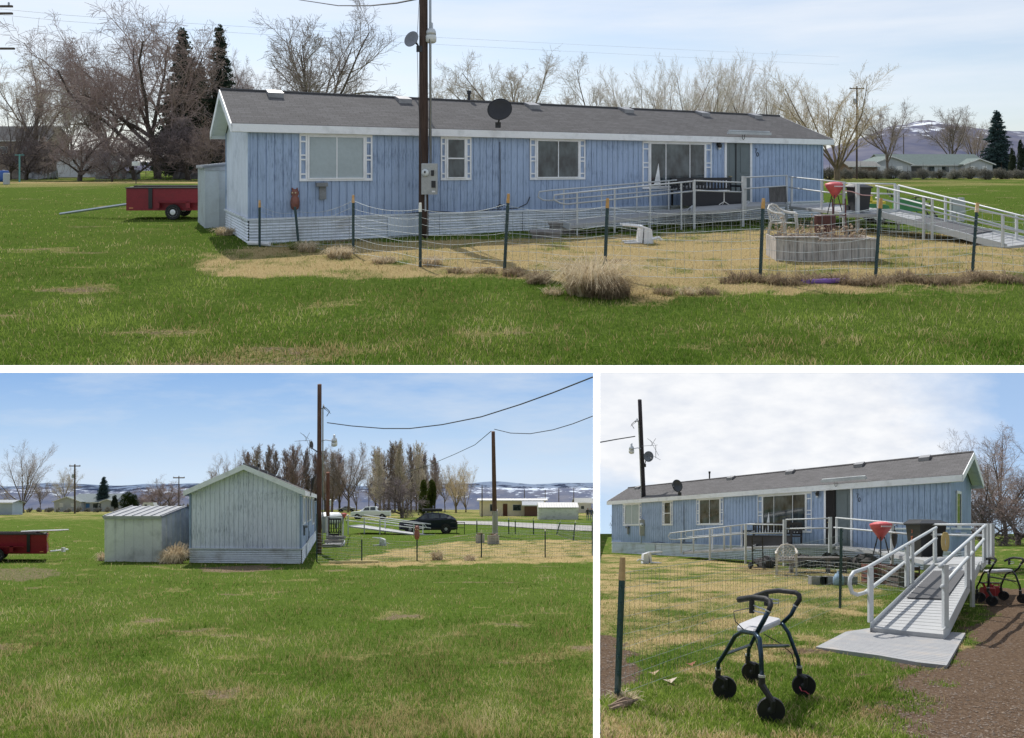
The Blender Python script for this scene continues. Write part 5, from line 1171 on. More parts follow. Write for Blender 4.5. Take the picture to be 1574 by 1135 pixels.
armchair(A,'beige moulded garden chair behind the wooden planter, upper view',A.g(1204,364),32,(.55,.53,.49))
def tipped(site,label,base,flip=1,s=1.0):
    """plastic stool lying on its side"""
    S=site.S; f=T(site,'overturned_chair',label,'chair',base,(flip,0),(0,1)); cm=P('moulded_plastic0.7',(.70,.71,.73),S,.45,v=.05)
    q=MB(); q.hexa([(-.02,-.22,.02),(.06,-.22,.02),(.06,.22,.02),(-.02,.22,.02),(.02,-.2,.44),(.10,-.2,.44),(.10,.2,.44),(.02,.2,.44)]); f.part('seat',q,cm)
    q=MB()
    for k in range(5): y=-.18+k*.09; q.hexa([(.10,y-.03,.0),(.34,y-.03,.0),(.34,y+.03,.0),(.10,y+.03,.0),(.12,y-.03,.42),(.30,y-.03,.36),(.30,y+.03,.36),(.12,y+.03,.42)])
    f.part('backrest',q,cm)
    for y in (-.2,.2):
        q=MB(); q.tube([(.05,y,.42),(-.18,y,.45),(-.42,y,.46)],[.035,.03,.02],6); f.part('leg',q,cm)
        q=MB(); q.tube([(.02,y,.04),(-.2,y,.03),(-.38,y,.03)],[.035,.03,.02],6); f.part('leg',q,cm)
    q=MB(); q.tube([(.3,-.2,.12),(.48,-.2,.16),(.55,-.2,.10)],[.04,.035,.03],6); f.part('armrest',q,cm)
tipped(A,'white plastic chair lying on its side on the dry lawn, upper view',A.g(981,374),1)
tipped(B,'white plastic chair lying on its side in the yard, lower left view',B.g(584,839),1)
tipped(C,'white plastic chair lying on its side near the pole, lower right view',C.gd(1000,27.5),-1)
# ---------------------------------------------------------------- bench on the platform, bin, barbecue, planter
def bench(site,label,base,e,e2,L,S=None,hh=.95):
    S=site.S; f=T(site,'garden_bench',label,'bench',base,e,e2); bm=P('black_stained_wood',(.016,.016,.020),S,.5,v=.2)
    q=MB(); q.box(0,L,-.5,0,.40,.46); f.part('seat',q,bm); q=MB(); q.box(0,L,-.52,-.46,.02,.40); f.part('front_panel',q,bm)
    q=MB(); q.box(0,L,0,.05,hh-.10,hh); q.box(0,L,0,.05,.50,.56); q.box(0,.06,0,.05,.02,hh-.1); q.box(L-.06,L,0,.05,.02,hh-.1); n=int(L/.14)
    for i in range(1,n): q.box(L*i/n-.03,L*i/n+.03,.01,.04,.56,hh-.10)
    f.part('backrest',q,bm)
    for x in (0,L-.06): q=MB(); q.box(x,x+.06,-.52,-.0,.60,.66); q.box(x,x+.06,-.52,-.46,.46,.60); f.part('armrest',q,bm)
    return f
fA=Vector((.8835,.4684,0)); nA=Vector((-.4684,.8835,0)); OA=Vector((-6.49,17.66,0))
tb=facadeA(1022,0)[0]; bench(A,'black slatted bench with storage seat on the deck under the wide window, upper view',tuple(OA+fA*tb-nA*.35+Vector((0,0,.62))),tuple(fA)[:2],tuple(nA)[:2],facadeA(1110,0)[0]-tb+.1,hh=.92)
q0=C.q(1157,842,28.9); q1=C.q(1232,840,26.7); v=(Vector(q1)-Vector(q0)); v.z=0; L=v.length; v.normalize()
bench(C,'black slatted bench on the deck under the wide window, lower right view',(q0[0],q0[1],.62),(v.x,v.y),(-v.y,v.x),L,hh=.95)
bench(B,'black bench on the deck end right of the pole, lower left view',(B.q(505,0,42)[0],42,.2),(1,0),(0,1),.75,hh=1.35)
t=T(B,'plank_step','grey plank steps at the end of the deck right of the pole, lower left view','steps',B.g(514,843),absolute=True)
for z,dd in ((.0,39.4),(.22,39.9),(.42,40.3)):
    q=MB(); q.box(B.q(499,0,40)[0],B.q(527,0,40)[0],dd,dd+.4,z,z+.16); t.part('tread',q,wood_mat('grey_planks_h',(.26,.25,.24),1.0,(.10,.095,.09),False))
def bin_(site,label,base,w=.56,h=1.02):
    S=site.S; f=T(site,'wheeled_bin',label,'bin',base); bm=P('bin_black',(.022,.023,.026),S,.45)
    q=MB(); a,b2=w*.40,w*.5; q.hexa([(-a,-a,.05),(a,-a,.05),(a,a,.05),(-a,a,.05),(-b2,-b2,h*.9),(b2,-b2,h*.9),(b2,b2,h*.9),(-b2,b2,h*.9)]); q.box(-b2-.03,b2+.03,-b2-.03,b2+.03,h*.88,h*.92); f.part('body',q,bm)
    q=MB(); q.hexa([(-b2-.04,-b2-.05,h*.92),(b2+.04,-b2-.05,h*.92),(b2+.04,b2+.06,h*.92),(-b2-.04,b2+.06,h*.92),(-b2+.08,-b2+.08,h),(b2-.08,-b2+.08,h),(b2-.08,b2,h*1.03),(-b2+.08,b2,h*1.03)]); f.part('lid',q,bm)
    for s in (-1,1): q=MB(); q.lathe((s*a,a+.03,.1),[(.1,-.03),(.1,.03)],14,'x'); f.part('wheel',q,bm)
bin_(A,'black wheeled bin standing on the ramp landing, upper view',A.q(1320,326,21.0),.5,.80)
bin_(C,'black wheeled bin behind the ramp handrail, lower right view',C.q(1423,862,16.0),.58,.90)
t=T(A,'bungee_cord','pink and white cord stretched across the black bin, upper view','cord',A.q(1320,297,20.7),absolute=True); q=MB(); q.tube([A.q(1297,293,20.6),A.q(1310,295,20.5),A.q(1325,300,20.5),A.q(1342,301,20.5)],.015,5); t.part('cord',q,P('pink_cord_a',(.6,.35,.33),A.S))
def grill(site,label,base,s=1.0,fabric=(.55,.10,.11)):
    S=site.S; f=T(site,'camping_chair_cover',label,'barbecue',base); rm=P('faded_red_plastic',fabric,S,.5,v=.2,sc=8)
    q=MB(); q.lathe((0,0,0),[(.02*s,.0),(.12*s,.16*s),(.26*s,.36*s),(.30*s,.46*s),(.29*s,.50*s),(.14*s,.55*s),(.03*s,.56*s)],18); f.part('bowl',q,rm,smooth=True)
    q=MB(); q.box(-.14*s,.14*s,-.31*s,-.27*s,.40*s,.44*s); f.part('faded_mark',q,P('faded_white',(.62,.5,.5),S))
    for a in (0,2.1,4.2): q=MB(); q.tube([(.1*s*math.cos(a),.1*s*math.sin(a),.12*s),(.28*s*math.cos(a),.28*s*math.sin(a),-.55*s)],.014,5); f.part('leg',q,P('black_metal',(.02,.02,.023),S,.5))
grill(A,'red cone-shaped barbecue on thin legs beside the black bin, upper view',A.q(1283,306,21.2),.9)
grill(C,'red cone-shaped barbecue hanging at the walkway rail, lower right view',C.q(1354,832,17.4),.85)
grill(B,'small red barbecue at the ramp rail, lower left view',B.q(529,797,41),.55)
# wooden planter, upper view
g0,g1,g2_=A.g(1195,402),A.g(1345,402),A.g(1345,388)
t=T(A,'raised_planter','weathered grey plank planter full of dead stalks, upper view','planter',(g0[0],g0[1],0),(1,0.0),(.15,1)); Wp=g1[0]-g0[0]; wm=wood_mat('weathered_planks',(.44,.41,.38),A.S,(.16,.145,.135)); rg=random.Random(4)
def plankrow(mb,x0,x1,y,h,th=.03,dy=0):
    x=x0
    while x<x1-.03:
        w=min(x1-x,.11+rg.random()*.07); hh=h+rg.uniform(-.02,.02); mb.hexa([(x+.004,y,0),(x+w-.004,y,0),(x+w-.004,y+th,0),(x+.004,y+th,0),(x+.004,y+rg.uniform(-.01,.01),hh),(x+w-.004,y+rg.uniform(-.01,.01),hh),(x+w-.004,y+th,hh),(x+.004,y+th,hh)]); x+=w
q=MB(); plankrow(q,0,Wp*.42,0,.47); plankrow(q,Wp*.42,Wp,.0,.43); t.part('front_boards',q,wm); q=MB(); plankrow(q,0,Wp,.95,.45); t.part('back_boards',q,wm)
q=MB(); q.box(-.03,0,0,.98,0,.46); t.part('end_board',q,wm); q=MB(); q.box(Wp,Wp+.03,0,.98,0,.45); t.part('end_board',q,wm); q=MB(); q.box(-.06,Wp*.42,-.05,.06,.47,.50); q.box(Wp*.42,Wp+.05,-.03,.06,.44,.465); t.part('cap_rail',q,wm); q=MB(); q.box(.02,Wp-.02,.05,.94,.05,.36); t.part('soil',q,P('dry_soil',(.14,.10,.07),A.S,.95))
q=MB()
for i in range(150):
    x=rg.uniform(.1,Wp-.1); y=rg.uniform(.1,.85); h=rg.uniform(.12,.34)*(1.7 if x<Wp*.45 and rg.random()<.3 else 1); dx,dy=rg.gauss(0,.10),rg.gauss(0,.08); q.tube([(x,y,.34),(x+dx*.5,y+dy*.5,.34+h*.6),(x+dx,y+dy,.34+h)],[.008,.006,.003],3,False)
    if rg.random()<.5: q.blob((x+dx,y+dy,.34+h),(.03,.03,.02),5,3)
t.part('dead_stalks',q,P('dead_stalks',(.34,.25,.17),A.S,.9))
# steps, boards and clutter, upper view
t=T(A,'wooden_steps','weathered wooden steps at the low end of the ramp, upper view','steps',A.g(850,366),absolute=True); wh=wood_mat('weathered_planks_h',(.24,.22,.21),A.S,(.07,.065,.06),False)
a=A.g(815,366); c=A.g(868,360)
q=MB(); q.box(a[0],a[0]+.85,a[1]-.1,a[1]+.6,.12,.17); q.box(a[0]+.05,a[0]+.8,a[1]-.05,a[1]+.55,0,.119); t.part('lower_tread',q,wh)
q=MB(); q.box(c[0]-.45,c[0]+.35,c[1]-.1,c[1]+.6,.26,.31); q.box(c[0]-.4,c[0]+.3,c[1]-.05,c[1]+.55,0,.259); t.part('upper_tread',q,wh)
t=T(A,'plywood_board','square grey board leaning on the rail right of the door, upper view','board',A.q(1196,311,24.9)); q=MB(); q.hexa([(-.3,-.03,0),(.3,-.03,0),(.3,.0,0),(-.3,.0,0),(-.3,.05,.55),(.3,.05,.55),(.3,.08,.55),(-.3,.08,.55)]); t.part('sheet',q,wood_mat('grey_board',(.13,.125,.12),A.S,(.05,.05,.05)))
t=T(A,'side_table','small round-topped stand on the deck by the door, upper view','table',A.q(1113,315,22.6)); q=MB(); q.lathe((0,0,0),[(.18,.44),(.18,.46)],16); t.part('table_top',q,P('plate_white',(.7,.7,.7),A.S)); q=MB(); q.tube([(0,0,.44),(0,0,.08)],.02,6); q.tube([(0,0,.1),(.16,0,0)],.012,5); q.tube([(0,0,.1),(-.16,0,0)],.012,5); q.tube([(0,0,.1),(0,.16,0)],.012,5); t.part('pedestal',q,P('plate_white',(.7,.7,.7),A.S))
for (px,py,w,h,col,lb,nm,cat) in ((1268,368,.26,.62,(.07,.018,.016),'dark red barrel-like bin behind the planter, upper view','red_drum','drum'),):
    t=T(A,nm,lb,cat,A.g(px,py)); q=MB(); q.lathe((0,0,0),[(w*.9,0),(w,.05),(w*.97,h*.33),(w,h*.36),(w*.97,h*.66),(w,h*.7),(w,h),(w*.9,h+.02)],16); t.part('drum',q,P('drum_red',col,A.S,.6,v=.4,dirt=(.05,.03,.03)))
def handtruck(site,at,label,col):
    t=T(site,'hand_truck',label,'hand truck',at); hm=P('hand_truck_red'+str(col[0]),col,site.S,.5)
    for x in (-.17,.17): q=MB(); q.tube([(x,0,.08),(x,.06,1.05)],.02,6); t.part('rail',q,hm)
    for z in (.3,.6,.9): q=MB(); q.tube([(-.17,z*.06,z),(.17,z*.06,z)],.014,6); t.part('crossbar',q,hm)
    q=MB(); q.box(-.2,.2,-.25,0,.05,.07); t.part('toe_plate',q,hm)
    for x in (-.23,.23): q=MB(); q.lathe((x,.08,.12),[(.12,-.03),(.12,.03)],14,'x'); t.part('wheel',q,P('tyre_rubber',(.018,.018,.018),site.S,.8))
handtruck(A,A.g(1291,366),'dark red hand truck standing beside the red drum, upper view',(.10,.02,.02))
# green riding mower
def mower(site,at,label,deg):
    S=site.S; t=T(site,'riding_mower',label,'mower',at,ang(deg),ang(deg+90)); gm=P('mower_green',(.03,.20,.05),S,.35); ym=P('mower_yellow',(.75,.55,.05),S,.4)
    q=MB(); q.hexa([(-.95,-.25,.42),(-.15,-.28,.42),(-.15,.28,.42),(-.95,.25,.42),(-.92,-.2,.78),(-.15,-.22,.9),(-.15,.22,.9),(-.92,.2,.78)]); t.part('hood',q,gm)
    q=MB(); q.hexa([(.1,-.42,.42),(.85,-.42,.45),(.85,.42,.45),(.1,.42,.42),(.15,-.38,.62),(.8,-.38,.68),(.8,.38,.68),(.15,.38,.62)]); t.part('rear_body',q,gm)
    q=MB(); q.hexa([(.2,-.22,.66),(.65,-.22,.66),(.65,.22,.66),(.2,.22,.66),(.2,-.22,.74),(.6,-.22,.74),(.6,.22,.74),(.2,.22,.74)]); q.hexa([(.58,-.2,.74),(.68,-.2,.74),(.68,.2,.74),(.58,.2,.74),(.66,-.18,1.1),(.74,-.18,1.1),(.74,.18,1.1),(.66,.18,1.1)]); t.part('seat',q,ym)
    q=MB(); q.tube([(-.15,0,.85),(.02,0,1.0)],.02,6); q.tube([(.02+.05*math.sin(w),.17*math.cos(w),1.0+.12*math.sin(w)) for w in [i*.63 for i in range(10)]],.015,5,closed=True); t.part('steering_wheel',q,P('black_metal',(.02,.02,.023),S,.5))
    q=MB(); q.box(-.3,.35,-.5,.5,.12,.28); t.part('mower_deck',q,gm)
    for x,y,r in ((-.75,-.38,.19),(-.75,.38,.19),(.5,-.45,.27),(.5,.45,.27)): wheel(t,(x,y,r),r,.18,S,(.75,.55,.05))
mower(A,A.g(1368,343),'green riding mower behind the ramp and black bin, upper view',168)
# utility pedestal pair, upper view
t=T(A,'meter_pedestal','grey twin-post meter pedestal beyond the sloping ramp, upper view','pedestal',A.g(1471,341)); 
for x in (-.14,.14): q=MB(); q.box(x-.09,x+.09,-.05,.05,0,.84); t.part('post',q,P('pedestal_grey',(.42,.44,.44),A.S,.5))
q=MB(); q.box(-.2,.24,-.09,-.052,.3,.75); t.part('box',q,P('pedestal_grey',(.42,.44,.44),A.S,.5))
# purple plank and white sack/pipe, decoys
t=T(A,'foam_noodle','purple foam noodle lying by the fence, upper view','toy',A.g(1270,437)); q=MB(); q.tube([(-.42,-.06,.04),(-.15,0,.045),(.15,.02,.05),(.42,.1,.045)],.042,8); t.part('tube',q,P('purple_foam',(.22,.12,.42),A.S,.8))
t=T(A,'white_pipe','short white pipe on the ground at the home left corner, upper view','pipe',A.g(397,378)); q=MB(); q.tube([(-.28,.15,.05),(0,0,.06),(.3,-.08,.05)],.055,8); t.part('pipe',q,P('plate_white',(.7,.7,.7),A.S))
def decoy(site,at,label,s=1.0):
    t=T(site,'owl_decoy',label,'decoy',at,shear=False); q=MB(); q.lathe((0,0,0),[(.04*s,0),(.09*s,.03*s),(.115*s,.12*s),(.12*s,.24*s),(.10*s,.33*s),(.075*s,.36*s),(.10*s,.42*s),(.10*s,.49*s),(.06*s,.55*s),(.02*s,.56*s)],14); q.blob((0,-.02*s,.18*s),(.12*s,.11*s,.14*s),8,6); q.blob((-.06*s,-.02*s,.55*s),(.025*s,.02*s,.05*s),5,4); q.blob((.06*s,-.02*s,.55*s),(.025*s,.02*s,.05*s),5,4); t.part('body',q,P('owl_brown',(.22,.085,.06),site.S,.6,v=.45,sc=14),smooth=True)
    q=MB(); q.blob((-.04*s,-.095*s,.46*s),(.025*s,.015*s,.025*s),6,5); t.part('eye',q,P('owl_eye',(.5,.4,.25),site.S)); q=MB(); q.blob((.04*s,-.095*s,.46*s),(.025*s,.015*s,.025*s),6,5); t.part('eye',q,P('owl_eye',(.5,.4,.25),site.S))
gg=A.g(460,372); decoy(A,A.q(453.5,323,gg[1]),'reddish brown owl decoy on a leaning fence post, upper view',.95)
gg=B.g(641,862); decoy(B,B.q(641,829,gg[1]),'reddish brown owl decoy on a fence post, lower left view',1.0)
# dry grass tufts
def tuft(site,at,label,r,h,n,seed,col='dry',flop=.6,up=1.0,name='dry_grass_clump'):
    t=T(site,name,label,'grass clump',at,shear=False); rg=random.Random(seed); q=MB()
    for i in range(n):
        a=rg.random()*6.283; rr=r*rg.random()**.7*.55; x,y=rr*math.cos(a),rr*math.sin(a)*.7; hh=h*rg.uniform(.35,1.0)*(1-.45*rr/r); l=flop*hh*rg.uniform(.1,1.6); b2=a+rg.gauss(0,.7); w=max(.006,.9*site.w(at).y/site.S/F)*rg.uniform(.5,1)
        p=[Vector((x,y,-.02)),Vector((x+l*.25*math.cos(b2),y+l*.25*math.sin(b2),hh*.6)),Vector((x+l*.7*math.cos(b2),y+l*.7*math.sin(b2),hh*.95*up)),Vector((x+l*1.25*math.cos(b2),y+l*1.25*math.sin(b2),hh*.62*up))]
        s=Vector((-math.sin(b2+rg.gauss(0,.8)),math.cos(b2),0)).normalized()*w; vs=[];
        for k,pt in enumerate(p): ww=s*(1-.28*k); vs+= [pt-ww,pt+ww]
        q.add(vs,[(0,1,3,2),(2,3,5,4),(4,5,7,6)])
    cols={'dry':((.38,.30,.19),(.75,.64,.46)),'brown':((.17,.125,.085),(.42,.33,.22)),'green':((.08,.13,.03),(.28,.30,.09))}[col]
    m,_=None,None; key='tuft_'+col
    if key not in MATS:
        mm,nt=newmat(key); b=NB(nt); nn=b.noise(b.lc(),14,3); cc=b.ramp(nn,[(.3,cols[0]),(.65,cols[1])]); dd=b.n('ShaderNodeBsdfDiffuse',{'Color':cc}); tt=b.n('ShaderNodeBsdfTranslucent',{'Color':cc}); b.out(b.n('ShaderNodeMixShader',{0:.35,1:dd.outputs[0],2:tt.outputs[0]}).outputs[0]); MATS[key]=mm
    t.part('blades',q,MATS[key],recalc=False)
tuft(A,A.g(908,452),'large tangled clump of dry straw against the fence post, upper view',.62,.68,900,1,'dry',1.15)
tuft(A,A.g(935,456),'dark brown matted straw at the right foot of the big clump, upper view',.55,.36,700,2,'brown',1.1)
tuft(A,A.g(472,388),'dry straw tuft by the owl post, upper view',.3,.30,320,3,'dry',.8)
tuft(A,A.g(522,396),'dry straw tuft left of the white-tipped post, upper view',.45,.28,420,4,'dry',.9)
tuft(A,A.g(590,404),'low straw tuft in front of the skirting patch, upper view',.4,.16,300,5,'dry',1.0)
tuft(A,A.g(664,408),'small straw tuft right of the white-tipped post, upper view',.32,.22,260,6,'dry',.9)
tuft(A,A.g(455,384),'greenish straw tuft left of the owl post, upper view',.26,.22,220,7,'green',.8)
tuft(A,A.g(345,362),'brown weeds at the foot of the left gable, upper view',.4,.28,300,8,'dry',.8)
tuft(A,A.g(790,424),'brown tuft under the middle fence post, upper view',.35,.18,260,9,'brown',.9)
tuft(A,A.g(828,436),'dark brown tuft between the middle post and the big clump, upper view',.34,.26,300,10,'brown',.9)
for i,px in enumerate(range(1120,1574,17)):
    tuft(A,A.g(px,437-3*math.sin(i*.9)-abs(px-1300)*.012,),'small brown weed tuft in the row along the fence foot, upper view',.30,.12+.06*((i*5)%3),150,20+i,'brown',1.1); bpy.context.scene.collection.objects[-1]
for i,px in enumerate((700,725,752,850,1020,1060,1090)):
    tuft(A,A.g(px,420 if px<800 else 452),'small straw tuft on the fence line, upper view',.28,.13,130,60+i,'dry' if i%2 else 'brown',1.0)
tuft(B,B.g(268,866),'tall dry straw clump between shed and home, lower left view',.62,.78,700,31,'dry',.55)
tuft(B,B.g(256,866),'smaller dry straw clump at the shed corner, lower left view',.4,.5,350,32,'dry',.7)
tuft(B,B.g(157,862),'few dry stalks at the left shed corner, lower left view',.25,.4,120,33,'dry',.6)
tuft(B,B.g(672,861),'dry tuft right of the owl post, lower left view',.4,.4,220,34,'dry',.6)
tuft(B,B.g(722,862),'dry tuft left of the middle fence post, lower left view',.4,.25,200,35,'dry',.8)
tuft(C,C.g(962,1080),'dead stalks and leaves at the foot of the stout post, lower right view',.14,.08,160,41,'dry',1.0)
for o in list(COL.objects):
    if o.get('label') in ('small brown weed tuft in the row along the fence foot, upper view','small straw tuft on the fence line, upper view'): o['group']='weed tufts along the fence foot' if 'row' in o['label'] else 'straw tufts on the fence line'
t=T(B,'timber','pale yellow timber lying along the fence, lower left view','timber',B.g(543,866)); q=MB(); q.hexa([(-1.0,-.05,0),(1.0,.12,0),(1.0,.24,0),(-1.0,.07,0),(-1.0,-.05,.09),(1.0,.12,.09),(1.0,.24,.09),(-1.0,.07,.09)]); t.part('plank',q,P('yellow_timber',(.62,.55,.30)))
# planters in the yard of the lower left view
for px0,px1,dr,lb in ((731,744,835,'left grey block planter at the foot of the plain pole, lower left view'),(749,767,837,'right grey planter with dead plants at the plain pole, lower left view')):
    g=B.g(px0,dr); w=(px1-px0)/F*g[1]; t=T(B,'yard_planter',lb,'planter',g); q=MB(); rg=random.Random(px0); plankrow(q,0,w,0,.50); q.box(0,.03,.03,.7,0,.5); q.box(w-.03,w,.03,.7,0,.5); q.box(0,w,.7,.73,0,.5); t.part('boards',q,wood_mat('pale_planks',(.42,.40,.38),1.0,(.2,.19,.18))); q=MB(); q.box(.03,w-.03,.03,.7,.05,.42); t.part('soil',q,P('dry_soil',(.14,.10,.07)))
    q=MB(); [q.tube([(rg.uniform(.05,w-.05),rg.uniform(.1,.6),.4),(rg.uniform(.05,w-.05),rg.uniform(.1,.6),.62)],.012,3) for i in range(14)]; t.part('dead_stalks',q,P('dead_stalks_b',(.30,.18,.14)))
# lower right small things
t=T(C,'wooden_steps','old wooden deck step under the walkway, lower right view','steps',C.gd(1250,21.5)); wh=wood_mat('weathered_planks_c',(.17,.155,.145),1.0,(.05,.045,.04),False)
q=MB(); q.box(-.8,1.0,-.2,.7,.40,.46); t.part('tread',q,wh)
for x in (-.7,.4,.9): q=MB(); q.box(x-.05,x+.05,-.15,-.05,0,.4); t.part('leg',q,wh)
t=T(C,'blue_jug','pale blue jug on the ground below the walkway, lower right view','jug',C.gd(1289,16.5)); q=MB(); q.lathe((0,0,0),[(.10,0),(.12,.03),(.12,.17),(.08,.25),(.035,.29),(.035,.33)],14); t.part('body',q,P('jug_blue',(.25,.36,.48),1.0,.3),smooth=True); q=MB(); q.lathe((0,0,.33),[(.04,0),(.04,.03)],10); t.part('cap',q,P('plate_white',(.7,.7,.7)))
for i,px in enumerate((1257,1270,1303)):
    t=T(C,'concrete_block',['left grey hollow block below the walkway, lower right view','second grey hollow block below the walkway, lower right view','grey hollow block right of the blue jug, lower right view'][i],'block',C.gd(px,16.8)); q=MB(); q.box(-.19,-.15,-.1,.1,0,.19); q.box(-.02,.02,-.1,.1,0,.19); q.box(.15,.19,-.1,.1,0,.19); q.box(-.15,-.02,-.1,-.07,0,.19); q.box(.02,.15,-.1,-.07,0,.19); q.box(-.15,-.02,.07,.1,0,.19); q.box(.02,.15,.07,.1,0,.19); t.part('block',q,P('block_grey',(.27,.27,.27)))
handtruck(C,C.gd(1165,23.5),'black folding trolley leaning under the deck, lower right view',(.02,.02,.02))
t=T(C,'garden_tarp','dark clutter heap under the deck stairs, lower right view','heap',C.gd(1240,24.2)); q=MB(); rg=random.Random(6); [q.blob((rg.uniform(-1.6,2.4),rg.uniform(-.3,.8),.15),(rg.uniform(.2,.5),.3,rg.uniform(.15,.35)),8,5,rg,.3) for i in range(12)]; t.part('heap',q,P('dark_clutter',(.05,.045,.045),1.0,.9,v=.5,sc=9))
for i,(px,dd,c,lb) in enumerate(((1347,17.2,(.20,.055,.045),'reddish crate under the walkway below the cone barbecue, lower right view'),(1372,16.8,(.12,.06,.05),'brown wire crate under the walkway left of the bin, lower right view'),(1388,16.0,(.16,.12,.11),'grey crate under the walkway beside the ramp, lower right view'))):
    t=T(C,'crate',lb,'crate',C.gd(px,dd)); q=MB(); w=.24
    for z in (.02,.14,.26,.38): q.box(-w,w,-w,-w+.02,z,z+.07); q.box(-w,w,w-.02,w,z,z+.07); q.box(-w,-w+.02,-w+.02,w-.02,z,z+.07); q.box(w-.02,w,-w+.02,w-.02,z,z+.07)
    for x in (-w,w-.03): q.box(x,x+.03,-w-.01,-w,0,.48); q.box(x,x+.03,w,w+.01,0,.48)
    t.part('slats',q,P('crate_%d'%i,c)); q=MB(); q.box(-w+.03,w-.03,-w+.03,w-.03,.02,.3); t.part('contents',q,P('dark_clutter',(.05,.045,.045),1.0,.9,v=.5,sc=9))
for px,py,dd,s,lb in ((1518,893,13.2,.8,'red fuel can on the ground behind the parked rollator, lower right view'),(1528,888,13.9,.7,'smaller red fuel can beyond the parked rollator, lower right view')):
    t=T(C,'fuel_can',lb,'can',C.gd(px,dd)); q=MB(); q.bbox(-.13*s,.13*s,-.09,.09,0,.27*s,.02); t.part('body',q,P('can_red',(.30,.03,.03),1.0,.6)); q=MB(); q.tube([(-.05,0,.27*s),(-.08,0,.36*s),(-.14,0,.38*s)],.02,6); t.part('spout',q,P('can_red',(.30,.03,.03),1.0,.6)); q=MB(); q.tube([(-.02,0,.27*s),(.0,0,.32*s),(.09,0,.32*s),(.1,0,.27*s)],.012,5); t.part('handle',q,P('can_red',(.30,.03,.03),1.0,.6))
t=T(C,'garden_hose','yellow hose coil hanging on the landing rail, lower right view','hose',C.q(1453,838,15.2),absolute=True); q=MB()
for k in range(5): q.tube([C.q(1451+k*1.0+3.6*math.sin(w),833+ -14*math.cos(w),15.3) for w in [i*math.pi/6 for i in range(12)]],.014,5,closed=True)
t.part('coil',q,P('hose_yellow',(.40,.30,.12)))
t=T(C,'reacher_cord','orange and red tie wound on the walkway rail, lower right view','tie',C.q(1402,822,16.1)); q=MB(); [q.tube([(rg.uniform(-.06,.06),-.05,rg.uniform(-.14,.1)),(rg.uniform(-.06,.06),-.06,rg.uniform(-.1,.14))],.012,4) for i in range(9)]; t.part('tie',q,P('orange_tie',(.5,.16,.08)))
t=T(C,'umbrella_folded','black folded umbrella hooked on the walkway rail, lower right view','umbrella',C.q(1375,826,17.8)); q=MB(); q.lathe((0,0,0),[(.01,-.28),(.05,-.15),(.075,.05),(.03,.17)],8); t.part('canopy',q,P('black_metal',(.02,.02,.023),1.0,.5)); q=MB(); q.tube([(0,0,.17),(0,0,.28),(.04,0,.31),(.07,0,.27)],.01,5); t.part('handle',q,P('black_metal',(.02,.02,.023),1.0,.5))
for px,py,c,r,lb in ((1062,1026,(.25,.09,.05),.05,'brown curled dead leaf on the grass, lower right view'),(1030,1052,(.5,.42,.33),.06,'pale dead leaf near the stout post, lower right view'),(1005,1040,(.42,.3,.2),.05,'tan dead leaf left of the pale one, lower right view')):
    t=T(C,'dead_leaf',lb,'leaf',C.g(px,py)); q=MB(); q.add([(-r,0,.04),(0,-r*.7,.02),(r,0,.06),(0,r*.7,.03),(0,0,.015)],[(0,1,4),(1,2,4),(2,3,4),(3,0,4)]); t.part('blade',q,P('leaf%d'%px,c))
t=T(C,'firewood','dead branches lying at the left edge, lower right view','branches',C.g(962,1092)); q=MB(); [q.tube([(-.12+.03*(i%2),-.06+i*.04,.02),(.0,.02*i-.02*(i%3),.035+.01*i),(.07+.02*(i%3),.09+.03*i,.04)],[.013,.017,.006],6) for i in range(4)]; t.part('sticks',q,wood_mat('branch_grey',(.22,.16,.12),1.0,(.08,.06,.05)))
